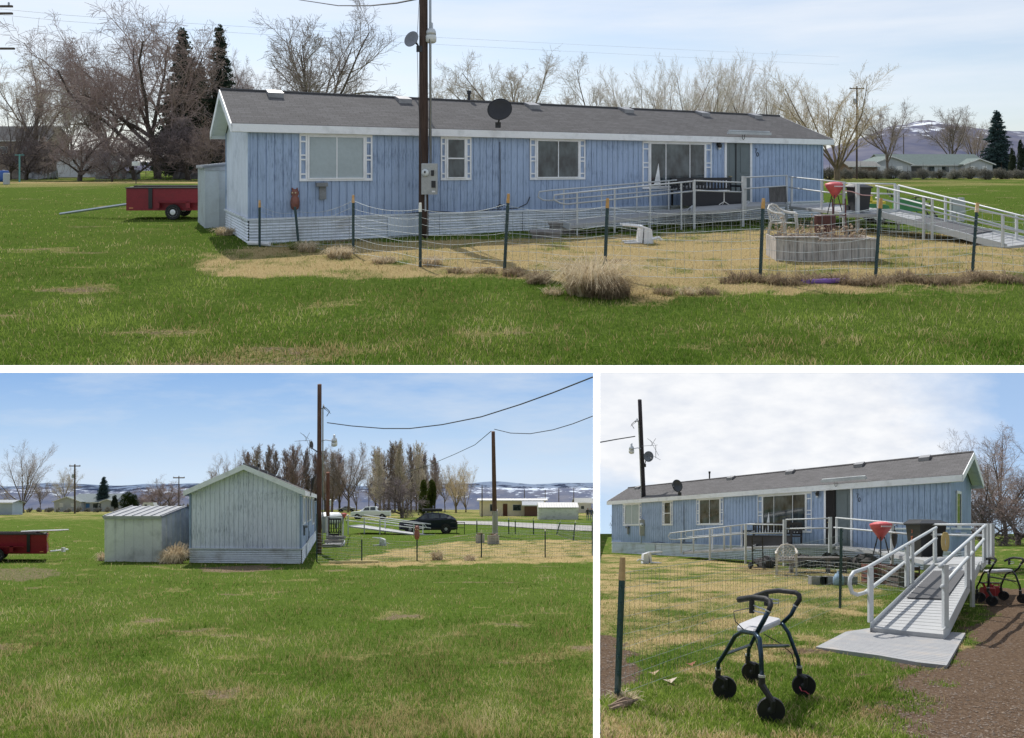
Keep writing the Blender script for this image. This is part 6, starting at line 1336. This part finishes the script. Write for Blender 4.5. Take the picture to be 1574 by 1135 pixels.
# ---------------------------------------------------------------- vehicles
def loft(mb,secs):
    """secs: list of (x, [(y,z)...]) rings"""
    n=len(secs[0][1]); vs=[(x,y,z) for x,r in secs for y,z in r]; fs=[]
    for i in range(len(secs)-1):
        for j in range(n): fs.append((i*n+j,i*n+(j+1)%n,(i+1)*n+(j+1)%n,(i+1)*n+j))
    fs+= [tuple(range(n-1,-1,-1)),tuple((len(secs)-1)*n+j for j in range(n))]; mb.add(vs,fs)
def car(site,name,label,at,deg,kind,col):
    S=site.S; t=T(site,name,label,'pickup truck' if kind=='pickup' else 'car',at,ang(deg),ang(deg+90)); pm=P('car_paint_'+name+kind,col,S,.35,0,v=.04,spec=.45); gl=glass_mat('car_glass',(.02,.025,.03),S,.05,(.06,.08,.09)); bk=P('car_black_trim',(.02,.02,.022),S,.6)
    def ring(w,z0,z1,z2,wt): return [(-w*.93,z0),(-w,z0+.15),(-w,z1-.06),(-w*.97,z1),(-wt,z2),(wt,z2),(w*.97,z1),(w,z1-.06),(w,z0+.15),(w*.93,z0)]
    if kind=='suv': prof=[(-2.3,.80,.84,.70,.5),(-2.2,.9,.95,.8,.78),(-1.35,.92,1.05,.88,.86),(-1.0,.93,1.10,1.10,.86),(-.25,.93,1.12,1.60,.66),(.4,.93,1.14,1.66,.66),(1.2,.93,1.18,1.60,.62),(1.75,.90,1.2,1.42,.6),(2.15,.88,1.12,1.16,.75),(2.3,.8,.85,.9,.7)]; wb=(-1.42,1.38); r=.36; zb=.32
    elif kind=='pickup': prof=[(-2.85,.88,.86,.80,.6),(-2.75,.97,1.05,1.0,.85),(-1.6,.98,1.15,1.18,.88),(-1.35,.98,1.2,1.25,.86),(-.65,.98,1.22,1.83,.68),(.75,.98,1.22,1.86,.68),(1.0,.98,1.22,1.72,.68),(1.12,.98,1.18,1.22,.92),(2.85,.97,1.18,1.22,.92),(2.9,.9,1.1,1.15,.88)]; wb=(-1.85,1.75); r=.40; zb=.42
    else: prof=[(-2.3,.8,.62,.66,.6),(-2.2,.88,.76,.78,.75),(-1.2,.9,.9,.94,.8),(-.4,.9,.93,1.38,.6),(.7,.9,.95,1.42,.6),(1.5,.9,.96,1.05,.7),(2.2,.88,.92,.98,.72),(2.3,.8,.7,.8,.6)]; wb=(-1.4,1.35); r=.32; zb=.25
    q=MB(); loft(q,[(x,ring(w,zb,z1,z2,wt)) for x,w,z1,z2,wt in prof]); t.part('body',q,pm)
    xs=[p[0] for p in prof]
    def it(x,k): return float(np.interp(x,xs,[p[k] for p in prof]))
    # side glass, one piece per door, on each flank; windscreen and rear window
    spans={'suv':[(-.78,-.06),(.02,.85),(.95,1.5)],'pickup':[(-1.02,-.1),(0,.78)],'sedan':[(-.62,.05),(.12,.95)]}[kind]
    for s in (-1,1):
        for a,b2 in spans:
            q=MB(); pts=[]
            for x,f in ((a,.12),(b2,.12),(b2-.06,.84),(a+.28 if a<-.5 else a+.02,.84)):
                w=it(x,1)*.97; z1=it(x,2); z2=it(x,3); wt=it(x,4); pts.append(Vector((x,s*(w+(wt-w)*f),z1+(z2-z1)*f)))
            o=Vector((0,s*.012,.004)); q.hexa([p+o for p in pts]+[p+o*2 for p in pts]); t.part('window',q,gl)
    ws={'suv':(-.95,-.32),'pickup':(-1.3,-.72),'sedan':(-1.1,-.48)}[kind]
    for (xa,xb2) in (ws,{'suv':(2.1,1.78),'pickup':(1.10,1.02),'sedan':(1.45,.8)}[kind]):
        za,zb2=it(xa,3),it(xb2,3); wa,wb2=it(xa,4)*.95,it(xb2,4)*.95; sg=-1 if xa<0 else 1; q=MB(); o=Vector((sg*.012,0,.014)); pts=[Vector((xa,-wa,za)),Vector((xa,wa,za)),Vector((xb2,wb2,zb2)),Vector((xb2,-wb2,zb2))]; q.hexa([p+o*.5 for p in pts]+[p+o*1.5 for p in pts]); t.part('windscreen' if xa<0 else 'rear_window',q,gl)
    for x in wb:
        for s in (-1,1):
            q=MB(); q.lathe((x,s*.90,r+.03),[(r+.07,-.06),(r+.07,.06)],20,'y'); t.part('wheel_arch',q,bk); w=wheel(t,(x,s*.93,r),r,.2,S,(.5,.5,.52))
            q=MB(); [q.box(-.02,.02,0,.01,.05,r*.55) for _ in ()]; 
    fx=prof[1][0]; q=MB(); zf=prof[1][2]; 
    for s in (-1,1):
        q=MB(); q.box(fx-.05,fx+.1,s*.6-.2,s*.6+.2,zf-.18,zf-.06); t.part('headlight',q,P('lamp_clear',(.75,.77,.8),S,.15)); q=MB(); rx=prof[-2][0]; q.box(rx-.08,rx+.06,s*.72-.14,s*.72+.14,prof[-2][2]-.22,prof[-2][2]-.05); t.part('taillight',q,P('lamp_red',(.35,.02,.02),S,.2))
    q=MB(); q.box(fx-.09,fx,-.45,.45,zb+.18,zf-.2); t.part('grille',q,bk); q=MB(); q.box(-2.0 if kind!='pickup' else -2.6,2.1,-.945,-.90,zb-.03,zb+.16); t.part('sill_trim',q,bk)
    for s in (-1,1): q=MB(); q.bbox(ws[0]+.12,ws[0]+.28,min(s*.93,s*1.1),max(s*.93,s*1.1),1.02,1.18,.02); t.part('wing_mirror',q,pm)
    if kind=='suv':
        q=MB(); q.bbox(-.5,1.1,-.45,.45,1.76,1.98,.06); t.part('roof_box',q,bk)
        for x in (-.2,.8): q=MB(); q.box(x-.03,x+.03,-.6,.6,1.65,1.75); t.part('roof_bar',q,P('roof_bar_alloy',(.5,.5,.52),S,.4,.5))
    if kind=='pickup': q=MB(); q.box(1.2,2.8,-.8,.8,1.215,1.235); t.part('bed_cover',q,bk)
    return t
g=B.g(656,821); car(B,'parked_car','dark navy hatchback suv with a roof box, parked by the ramp, lower left view',(g[0],57.3,0),6,'suv',(.010,.014,.030))
g=B.g(570,798); car(B,'parked_truck','white pickup truck parked behind the ramp, lower left view',g,5,'pickup',(.85,.86,.88))
car(B,'parked_car','small silver car far behind the white pickup, lower left view',B.g(533,786.5),4,'sedan',(.42,.43,.45))
t=T(B,'bike_rack','thin black rack standing at the rear of the dark car, lower left view','rack',B.g(708,821.5)); 
for x in (-.3,.3): q=MB(); q.tube([(x,0,0),(x,0,.95)],.03,5); t.part('upright',q,P('car_black_trim',(.02,.02,.022),1.0,.6))
for z in (.5,.9): q=MB(); q.tube([(-.75,0,z),(.3,0,z)],.025,5); t.part('bar',q,P('car_black_trim',(.02,.02,.022),1.0,.6))
# ---------------------------------------------------------------- far buildings
def bungalow(site,label,base,ex,L,D,hw,hr,wallc,roofc,gable=True,wins=(),doors=(),name='bungalow',crossgable=None,ey=None,cat='house'):
    S=site.S; e=ang(ex); e2=ey or ang(ex+90); f=T(site,name,label,cat,base,e,e2); wm=P('clad_'+name+site.tag+str(wallc[0]),wallc,S,.8,v=.08,sc=1.5); rm=P('roof_'+name+site.tag+str(roofc[0]),roofc,S,.9,v=.2,sc=3); wt=P('plate_white',(.7,.7,.7),S); gl=glass_mat('window_glass',(.022,.028,.032),S,.05,(.10,.125,.135))
    q=MB(); q.box(0,L,0,D,0,hw)
    if gable: q.prism([(0,hw),(D,hw),(D/2,hr-.05)],.02,L-.02,'x')
    f.part('wall',q,wm); o=.45; q=MB()
    sl=(hr-hw)/(D/2)
    for ya,yb in ((-o,D/2),(D+o,D/2)): z0=hw-o*sl; q.hexa([(-o,ya,z0),(L+o,ya,z0),(L+o,yb,hr),(-o,yb,hr),(-o,ya,z0+.14),(L+o,ya,z0+.14),(L+o,yb,hr+.14),(-o,yb,hr+.14)])
    f.part('roof',q,rm); q=MB(); q.box(-o,L+o,-o-.05,-o,hw-o*sl-.05,hw-o*sl+.12); f.part('fascia',q,wt)
    for (x0,x1,z0,z1) in wins:
        q=MB(); q.box(x0-.07,x1+.07,-.05,-.002,z0-.07,z1+.07); w=f.part('window',q,wt); q=MB(); q.box(x0,x1,-.07,-.052,z0,z1); f.part('pane',q,gl,w)
    for (x0,x1,z1,c) in doors: q=MB(); q.box(x0,x1,-.05,-.002,0,z1); f.part('door',q,P('door'+name+str(c[0]),c,S))
    if crossgable:
        for (x0,x1,dep) in crossgable:
            q=MB(); q.box(x0,x1,-dep,-.002,0,hw); q.prism([(x0,hw),(x1,hw),((x0+x1)/2,hw+(x1-x0)/2*.36)],-dep,1.0,'y'); wg=f.part('wing',q,wm)
            zr=hw+(x1-x0)/2*.36; q=MB(); oo=.4
            for xa,xb2 in ((x0-oo,(x0+x1)/2),(x1+oo,(x0+x1)/2)): za=hw-oo*.36; q.hexa([(xa,-dep-.35,za),(xb2,-dep-.35,zr),(xb2,D/2-.3,zr),(xa,D/2-.3,za),(xa,-dep-.35,za+.12),(xb2,-dep-.35,zr+.12),(xb2,D/2-.3,zr+.12),(xa,D/2-.3,za+.12)])
            f.part('roof',q,rm,wg)
            q=MB(); 
            for xa,xb2 in ((x0-oo,(x0+x1)/2),(x1+oo,(x0+x1)/2)): za=hw-oo*.36; q.hexa([(min(xa,xb2) if xa<xb2 else xb2,-dep-.40,(za if xa<xb2 else zr)-.08),(max(xa,xb2),-dep-.40,(zr if xa<xb2 else za)-.08),(max(xa,xb2),-dep-.352,(zr if xa<xb2 else za)-.08),(min(xa,xb2),-dep-.352,(za if xa<xb2 else zr)-.08),(min(xa,xb2),-dep-.40,(za if xa<xb2 else zr)+.12),(max(xa,xb2),-dep-.40,(zr if xa<xb2 else za)+.12),(max(xa,xb2),-dep-.352,(zr if xa<xb2 else za)+.12),(min(xa,xb2),-dep-.352,(za if xa<xb2 else zr)+.12)])
            f.part('rake_board',q,wt,wg)
            if x1-x0>5:
                for (a,b2) in ((.22,.34),(.64,.78)): q=MB(); xa=x0+(x1-x0)*a; xb2=x0+(x1-x0)*b2; q.box(xa-.06,xb2+.06,-dep-.05,-dep-.002,1.2,2.2); w=f.part('window',q,wt,wg)
    return f
k=130/F
bungalow(A,'grey-green roofed bungalow with two gables beyond the sagebrush, upper view',((1380-CX)*k,134,0),2,(1540-1380)*k,7,2.55,4.35,(.45,.47,.50),(.14,.18,.17),wins=((7.8,9.2,1.0,2.1),(10.6,12.0,1.0,2.1)),doors=((4.8,6.8,2.1,(.05,.05,.05)),),crossgable=((-4.2,3.2,2.5),(14.0,19.3,1.5)))
bungalow(A,'small brown shed with flat roof right of the utility pole, upper view',((1298-CX)*k,128,0),0,5.0,4,2.2,2.9,(.22,.15,.11),(.20,.20,.19),wins=((.6,1.4,1.0,1.8),),name='brown_shed',cat='shed')
bungalow(A,'low white outbuilding just right of the blue home, upper view',((1262-CX)*k,150,0),0,5.0,4,2.6,3.2,(.55,.56,.57),(.30,.32,.36),name='white_outbuilding',cat='shed')
bungalow(A,'white clapboard shed under the bare trees at left, upper view',((86-CX)*.128,141,0),0,9.2,6,4.6,5.3,(.55,.56,.58),(.16,.13,.12),name='clapboard_shed',cat='shed',doors=((6.8,7.8,2.0,(.35,.36,.37)),))
bungalow(A,'brown two-storey house behind trees at the left edge, upper view',((-30-CX)*.14,156,0),0,13,8,8.0,11.0,(.20,.15,.12),(.10,.10,.10),wins=((3,4.4,5,6.4),(7,8.4,5,6.4)),name='brown_house')
bungalow(A,'dark roofed house half hidden behind the left gable, upper view',((318-CX)*.14,152,0),0,8,7,5.5,8.2,(.22,.20,.17),(.07,.065,.07),wins=((1,2.2,4.2,5.2),),name='dark_roof_house')
k=185/F
bungalow(B,'grey bungalow with two gables beyond the sagebrush, lower left view',((100-CX)*k,188,0),0,(166-100)*k,7,2.6,4.6,(.47,.49,.52),(.15,.18,.19),wins=((5.5,6.8,1.0,2.1),(8,9.0,1.0,2.1)),doors=((3.6,4.6,2.1,(.10,.25,.55)),),crossgable=((-3.5,3.4,2.0),(8.2,11.6,1.0)))
bungalow(B,'low white trailer home at the left edge, lower left view',((5-CX)*k,176,0),0,4.4,4,2.3,2.8,(.55,.56,.57),(.35,.30,.28),name='white_outbuilding',cat='shed')
bungalow(B,'pale blue shed cut by the left edge, lower left view',((-20-CX)*.125,140,0),0,3.1,3,2.4,2.8,(.42,.50,.60),(.3,.32,.34),name='blue_shed',cat='shed')
k=128/F
bungalow(B,'cream flat-roofed mobile home in the distance, lower left view',((737-CX)*k,128,0),0,(838-737)*k,5,2.75,3.0,(.85,.74,.52),(.62,.60,.58),wins=((1.9,2.7,.9,2.1),(6.0,7.4,1.0,2.0),),doors=((4.2,5.0,2.2,(.14,.06,.04)),),name='cream_mobile_home')
bungalow(B,'brown plank lean-to at the right end of the cream home, lower left view',((806-CX)*k,126.5,0),0,3.0,1.4,2.1,2.5,(.16,.085,.06),(.38,.40,.42),name='plank_lean_to',cat='shed')
q0=B.g(828,799); t=shed(B,'large white ribbed metal shed by the driveway, lower left view',(q0[0],102,0),(1,0),(0,1),(889-828)/F*102,4.5,1.75,2.45,'x',(.80,.79,.76),(.58,.57,.55))
bungalow(B,'white long building at the right edge behind the shed, lower left view',((885-CX)*.15,165,0),0,3.6,5,2.4,3.3,(.6,.6,.6),(.26,.27,.27),wins=((1.2,1.9,.9,1.6),),name='white_long_building')
t=T(B,'camper_van','small white camper trailer beyond the lawn, lower left view','camper',((217-CX)*.165,182,0)); q=MB(); q.prism([(0,.5),(2.9,.5),(3.05,1.5),(2.7,2.4),(.3,2.4),(0,1.6)],0,2,'y'); t.part('body',q,P('plate_white',(.7,.7,.7))); q=MB(); q.box(.6,1.2,-.03,-.002,1.3,1.9); t.part('window',q,glass_mat('window_glass',(.022,.028,.032),1.0,.05,(.10,.125,.135))); wheel(t,(1.5,-.05,.35),.35,.2,1.0)
# ---------------------------------------------------------------- line poles
def linepole(site,px,top,d,label,cross=True,r=.15,cans=False):
    H=hp(site,top,d); f=T(site,'power_pole',label,'pole',site.gd(px,d),shear=False); pm=wood_mat('line_pole_wood',(.11,.085,.07),site.S,(.05,.04,.035))
    q=MB(); q.tube([(0,0,0),(0,0,H)],[r,r*.75],8); f.part('post',q,pm)
    if cross:
        q=MB(); q.box(-1.2,1.2,-.08,.08,H-.45,H-.28); f.part('crossarm',q,pm)
        for x in (-1.1,0,1.1): q=MB(); q.lathe((x,0,H-.28),[(.06,0),(.07,.12),(.03,.2)],8); f.part('insulator',q,P('porcelain',(.3,.33,.38),site.S,.3))
    if cans: q=MB(); q.lathe((-.35,0,H-2.9),[(.24,0),(.26,.05),(.26,.8),(.1,.9)],12); f.part('transformer',q,P('transformer_grey',(.33,.38,.44),site.S,.4))
linepole(A,1317,133,118,'power pole with crossarm and transformer right of the home, upper view',True,.16,True)
linepole(A,1389,205,165,'bare short pole above the roof of the far bungalow, upper view',False,.12)
linepole(B,115,714,155,'power pole with crossarm above the far bungalow, lower left view',True,.2,True)
linepole(B,275,732,150,'power pole with crossarm just left of the gable, lower left view',True,.13)
for px,top,lb in ((741,747,'slim pole left of the cream home, lower left view'),(567,748,'slim pole behind the orchard tree, lower left view'),(806,752,'slim pole above the lean-to, lower left view'),(838,753,'slim pole left of the large white shed, lower left view'),(859,751,'slim pole above the large white shed, lower left view'),(882,750,'slim pole right of the large white shed, lower left view')):
    linepole(B,px,top,118 if px==741 else 160,lb,False,.10)
t=T(A,'power_pole','big power pole cut by the left edge, only two crossarm tips showing, upper view','pole',A.gd(-14,44),shear=False)
q=MB(); H=hp(A,-20,44); q.tube([(0,0,0),(0,0,H)],[.18,.14],8); t.part('post',q,wood_mat('line_pole_wood',(.11,.085,.07),A.S,(.05,.04,.035)))
for row,x1 in ((10,19),(21,19),(75,22)): q=MB(); z=hp(A,row,44); xx=(x1+14)/F*44; q.box(-xx,xx,-.07,.07,z-.06,z+.06); t.part('crossarm',q,wood_mat('line_pole_wood',(.11,.085,.07),A.S,(.05,.04,.035)))
q=MB(); z=hp(A,10,44); q.lathe((1.1,0,z+.06),[(.05,0),(.06,.15),(.03,.2)],8); t.part('insulator',q,P('porcelain',(.3,.33,.38),A.S,.3))
for (y0,y1,lb) in ((13,88,'faint thin power line falling right from the left edge, upper view'),(22,100,'second faint power line just below the first, upper view')):
    pts=[A.q(x,y0+(y1-y0)*((x+10)/1300.)**.8,46+(x+10)*.08) for x in (-10,100,250,400,550,700,850,1000,1150,1290)]; w=T(A,'overhead_wire',lb,'wire',pts[0],absolute=True); q=MB(); q.tube(pts,.011,4,False); w.part('conductor',q,P('pale_wire',(.30,.32,.36),A.S,.5))
# ---------------------------------------------------------------- odds and ends, upper view left
t=T(A,'barrel','blue plastic barrel at the left edge, upper view','barrel',A.gd(6,96)); q=MB(); q.lathe((0,0,0),[(.5,0),(.62,.3),(.64,.7),(.62,1.2),(.5,1.5)],14); t.part('shell',q,P('barrel_blue',(.03,.10,.35),A.S,.4),smooth=True); q=MB(); q.lathe((0,0,1.5),[(.15,0),(.15,.08)],8); t.part('cap',q,P('plate_white',(.7,.7,.7),A.S))
t=T(A,'clothes_pole','teal steel clothes pole near the left edge, upper view','pole',A.gd(30,92),shear=False); q=MB(); q.tube([(0,0,0),(0,0,3.6)],.10,6); t.part('post',q,P('teal_paint',(.10,.30,.30),A.S)); q=MB(); q.tube([(-.6,0,3.5),(.6,0,3.5)],.06,6); t.part('crossbar',q,P('teal_paint',(.10,.30,.30),A.S))
t=T(A,'mailbox','white box on a thin post in front of the big tree, upper view','mailbox',A.gd(209,84),shear=False); q=MB(); q.tube([(0,0,0),(0,0,2.1)],.05,5); t.part('post',q,P('black_metal',(.02,.02,.023),A.S,.5)); q=MB(); q.bbox(-.35,.35,-.3,.3,2.1,2.6,.05); t.part('box',q,P('plate_white',(.7,.7,.7),A.S))
t=T(A,'grey_drum','pale grey drum standing in the dry strip at left, upper view','drum',A.gd(10,80)); q=MB(); q.lathe((0,0,0),[(.3,0),(.32,.05),(.32,1.2),(.25,1.3)],12); t.part('drum',q,P('pedestal_grey',(.42,.44,.44),A.S,.5)); 
rg=random.Random(9)
for i,(px,w,c,lb) in enumerate(((22,5,(.16,.14,.13),'heap of brown scrap under the trees by the teal pole, upper view'),(60,4,(.30,.31,.33),'heap of pale scrap metal left of the clapboard shed, upper view'),(180,6,(.20,.21,.22),'heap of grey scrap between shed and big tree, upper view'),(290,4,(.13,.12,.12),'dark heap of scrap right of the big tree, upper view'))):
    t=T(A,'scrap_heap',lb,'scrap',A.gd(px,118)); q=MB()
    for j in range(26):
        x=rg.uniform(-w/2,w/2); y=rg.uniform(-1,1); h=rg.uniform(.3,1.6); a=rg.uniform(.2,.9); q.hexa([(x-a,y-.3,0),(x+a,y-.3,rg.uniform(0,.3)),(x+a,y+.3,0),(x-a,y+.3,0),(x-a*.8,y-.3,h*rg.uniform(.4,1)),(x+a*.8,y-.2,h),(x+a*.9,y+.3,h),(x-a*.7,y+.3,h*.7)])
    t.part('scrap',q,P('scrap%d'%i,c,A.S,.8,v=.5,sc=1.2))
# low thicket of dry weeds along the far field edge in the upper view
# ---------------------------------------------------------------- driveway and people, lower left view
mm=P('gravel',(.30,.29,.28),1.0,.95,v=.15,sc=5); q=MB(); L1=[B.g(x,y,.012) for x,y in ((700,806),(760,808),(820,813),(911.5,817.5))]; L2=[B.g(x,y,.012) for x,y in ((700,801.5),(760,802.5),(820,805),(911.5,809))]
t=T(B,'driveway',None,None,(0,0,0),absolute=True,kind='structure',single=True); q.add([tuple(p) for p in L1+L2],[(0,1,5,4),(1,2,6,5),(2,3,7,6)]); 
q.v=[(x,y,.06) for x,y,z in q.v]; t.part('driveway',q,mm,recalc=False)
def person(site,px,row,label,jacket,jeans,seed):
    g=site.g(px,row); f=T(site,'person',label,'person',g,shear=False,single=True); q=MB(); rg=random.Random(seed)
    prof=[(0,.09,.13),(.08,.07,.10),(.5,.075,.085),(.82,.10,.11)]
    me=bpy.data.meshes.new('person'); J=[(0,0,.92),(0,0,1.15),(0,.0,1.38),(0,0,1.50),(0,-.01,1.62),(0,-.01,1.74),(-.1,0,.88),(-.11,0,.48),(-.11,.02,.07),(-.12,-.13,.03),(.1,0,.88),(.12,-.02,.48),(.13,.02,.07),(.14,-.13,.03),(-.19,0,1.40),(-.25,.02,1.12),(-.22,-.10,.90),(-.21,-.15,.82),(.19,0,1.40),(.25,.02,1.12),(.22,-.10,.90),(.21,-.15,.82)]
    E=[(0,1),(1,2),(2,3),(3,4),(4,5),(0,6),(6,7),(7,8),(8,9),(0,10),(10,11),(11,12),(12,13),(2,14),(14,15),(15,16),(16,17),(2,18),(18,19),(19,20),(20,21)]
    Rd=[.16,.15,.17,.06,.10,.07,.10,.075,.05,.045,.10,.075,.05,.045,.075,.055,.04,.04,.075,.055,.04,.04]
    me.from_pydata(J,E,[]); ob=bpy.data.objects.new('tmp',me); COL.objects.link(ob); ob.modifiers.new('s','SKIN'); 
    for v,r in zip(me.skin_vertices[0].data,Rd): v.radius=(r,r*.8)
    me.skin_vertices[0].data[0].use_root=True; ob.modifiers.new('u','SUBSURF').levels=1
    dg=bpy.context.evaluated_depsgraph_get(); e=ob.evaluated_get(dg); m2=e.to_mesh(); V=[tuple(v.co) for v in m2.vertices]; Fs=[tuple(p.vertices) for p in m2.polygons]; e.to_mesh_clear(); bpy.data.objects.remove(ob)
    q.v=V; q.f=Fs; o=f.part('person',q,P('skin_tone',(.42,.26,.19)),smooth=True); o.data.materials.append(P('jacket%d'%seed,jacket)); o.data.materials.append(P('jeans%d'%seed,jeans)); o.data.materials.append(P('hair_dark',(.03,.022,.018)))
    for p in o.data.polygons:
        z=p.center.z; p.material_index=1 if .92<z<1.50 and not(z<.95 and abs(p.center.x)>.18) else (2 if z<=.92 and not(abs(p.center.x)>.18 and z>.7) else (3 if z>1.68 or (z>1.56 and p.center.y>.02) else 0))
    return o
person(B,903.5,800.5,'person in black jacket and jeans, the left one of two, lower left view',(.015,.015,.018),(.05,.08,.15),1)
person(B,909.3,801,'person in dark blue jacket and jeans, the right one of two, lower left view',(.03,.04,.07),(.06,.09,.17),2)
# ---------------------------------------------------------------- lawn blades
def near_house(X,Y): return False
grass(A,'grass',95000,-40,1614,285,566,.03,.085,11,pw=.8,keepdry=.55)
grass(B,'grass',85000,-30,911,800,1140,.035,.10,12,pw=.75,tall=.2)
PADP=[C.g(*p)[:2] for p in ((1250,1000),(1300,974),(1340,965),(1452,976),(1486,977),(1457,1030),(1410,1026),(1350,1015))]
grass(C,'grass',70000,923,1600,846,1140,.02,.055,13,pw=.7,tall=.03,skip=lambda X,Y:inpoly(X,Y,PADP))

def stones(site,name,label,N,px0,px1,r0,r1,rmin,rmax,seed,thr=.45,col=(.24,.19,.15)):
    """loose pebbles and clods lying on the bare patches"""
    rs=np.random.RandomState(seed); px=rs.uniform(px0,px1,N); row=rs.uniform(r0,r1,N); Y=F*site.h/(row-site.hy); X=(px-CX)/F*Y
    _,dirt=field(site,X,Y); k=dirt>thr; X,Y=X[k],Y[k]; n=len(X)
    if n==0: return
    r=(rmin+(rmax-rmin)*rs.rand(n)**3); base=np.array([(1,0,0),(0,1,0),(-1,0,0),(0,-1,0),(0,0,1),(0,0,-.4)],float)
    a=rs.rand(n)*6.28; ca,sa=np.cos(a),np.sin(a); J=1+.35*(rs.rand(n,6,1)-.5); P_=base[None]*J*r[:,None,None]*np.array((1.3,.9,.6)); x=P_[...,0]*ca[:,None]-P_[...,1]*sa[:,None]; y=P_[...,0]*sa[:,None]+P_[...,1]*ca[:,None]
    V=np.stack([x+X[:,None],y+Y[:,None],P_[...,2]+(hz(site,X,Y)+r*.2)[:,None]],-1).reshape(-1,3)
    tri=np.array([(0,1,4),(1,2,4),(2,3,4),(3,0,4),(1,0,5),(2,1,5),(3,2,5),(0,3,5)]); Fs=(tri[None]+(np.arange(n)*6)[:,None,None]).reshape(-1,3).tolist()
    t=T(site,name,label,'pebbles',(0,0,0),absolute=True,kind='stuff',single=True); mb=MB(); mb.v=V; mb.f=Fs; o=t.part(name,mb,paint('pebble_'+site.tag,col,.9,var=.55,sc=17,S=site.S),recalc=False)
stones(C,'pebbles','loose pebbles and clods on the brown path at right, lower right view',9000,1240,1620,900,1140,.003,.013,3,.45,(.17,.13,.10))
stones(C,'wood_chips','brown chips on the bare patch at the left edge, lower right view',1500,923,985,955,1100,.004,.016,5,.4,(.15,.10,.07))
stones(B,'soil_clods','small soil clods on the bare patches of the lawn, lower left view',9000,-20,911,866,1140,.006,.022,4,.35,(.27,.20,.14))
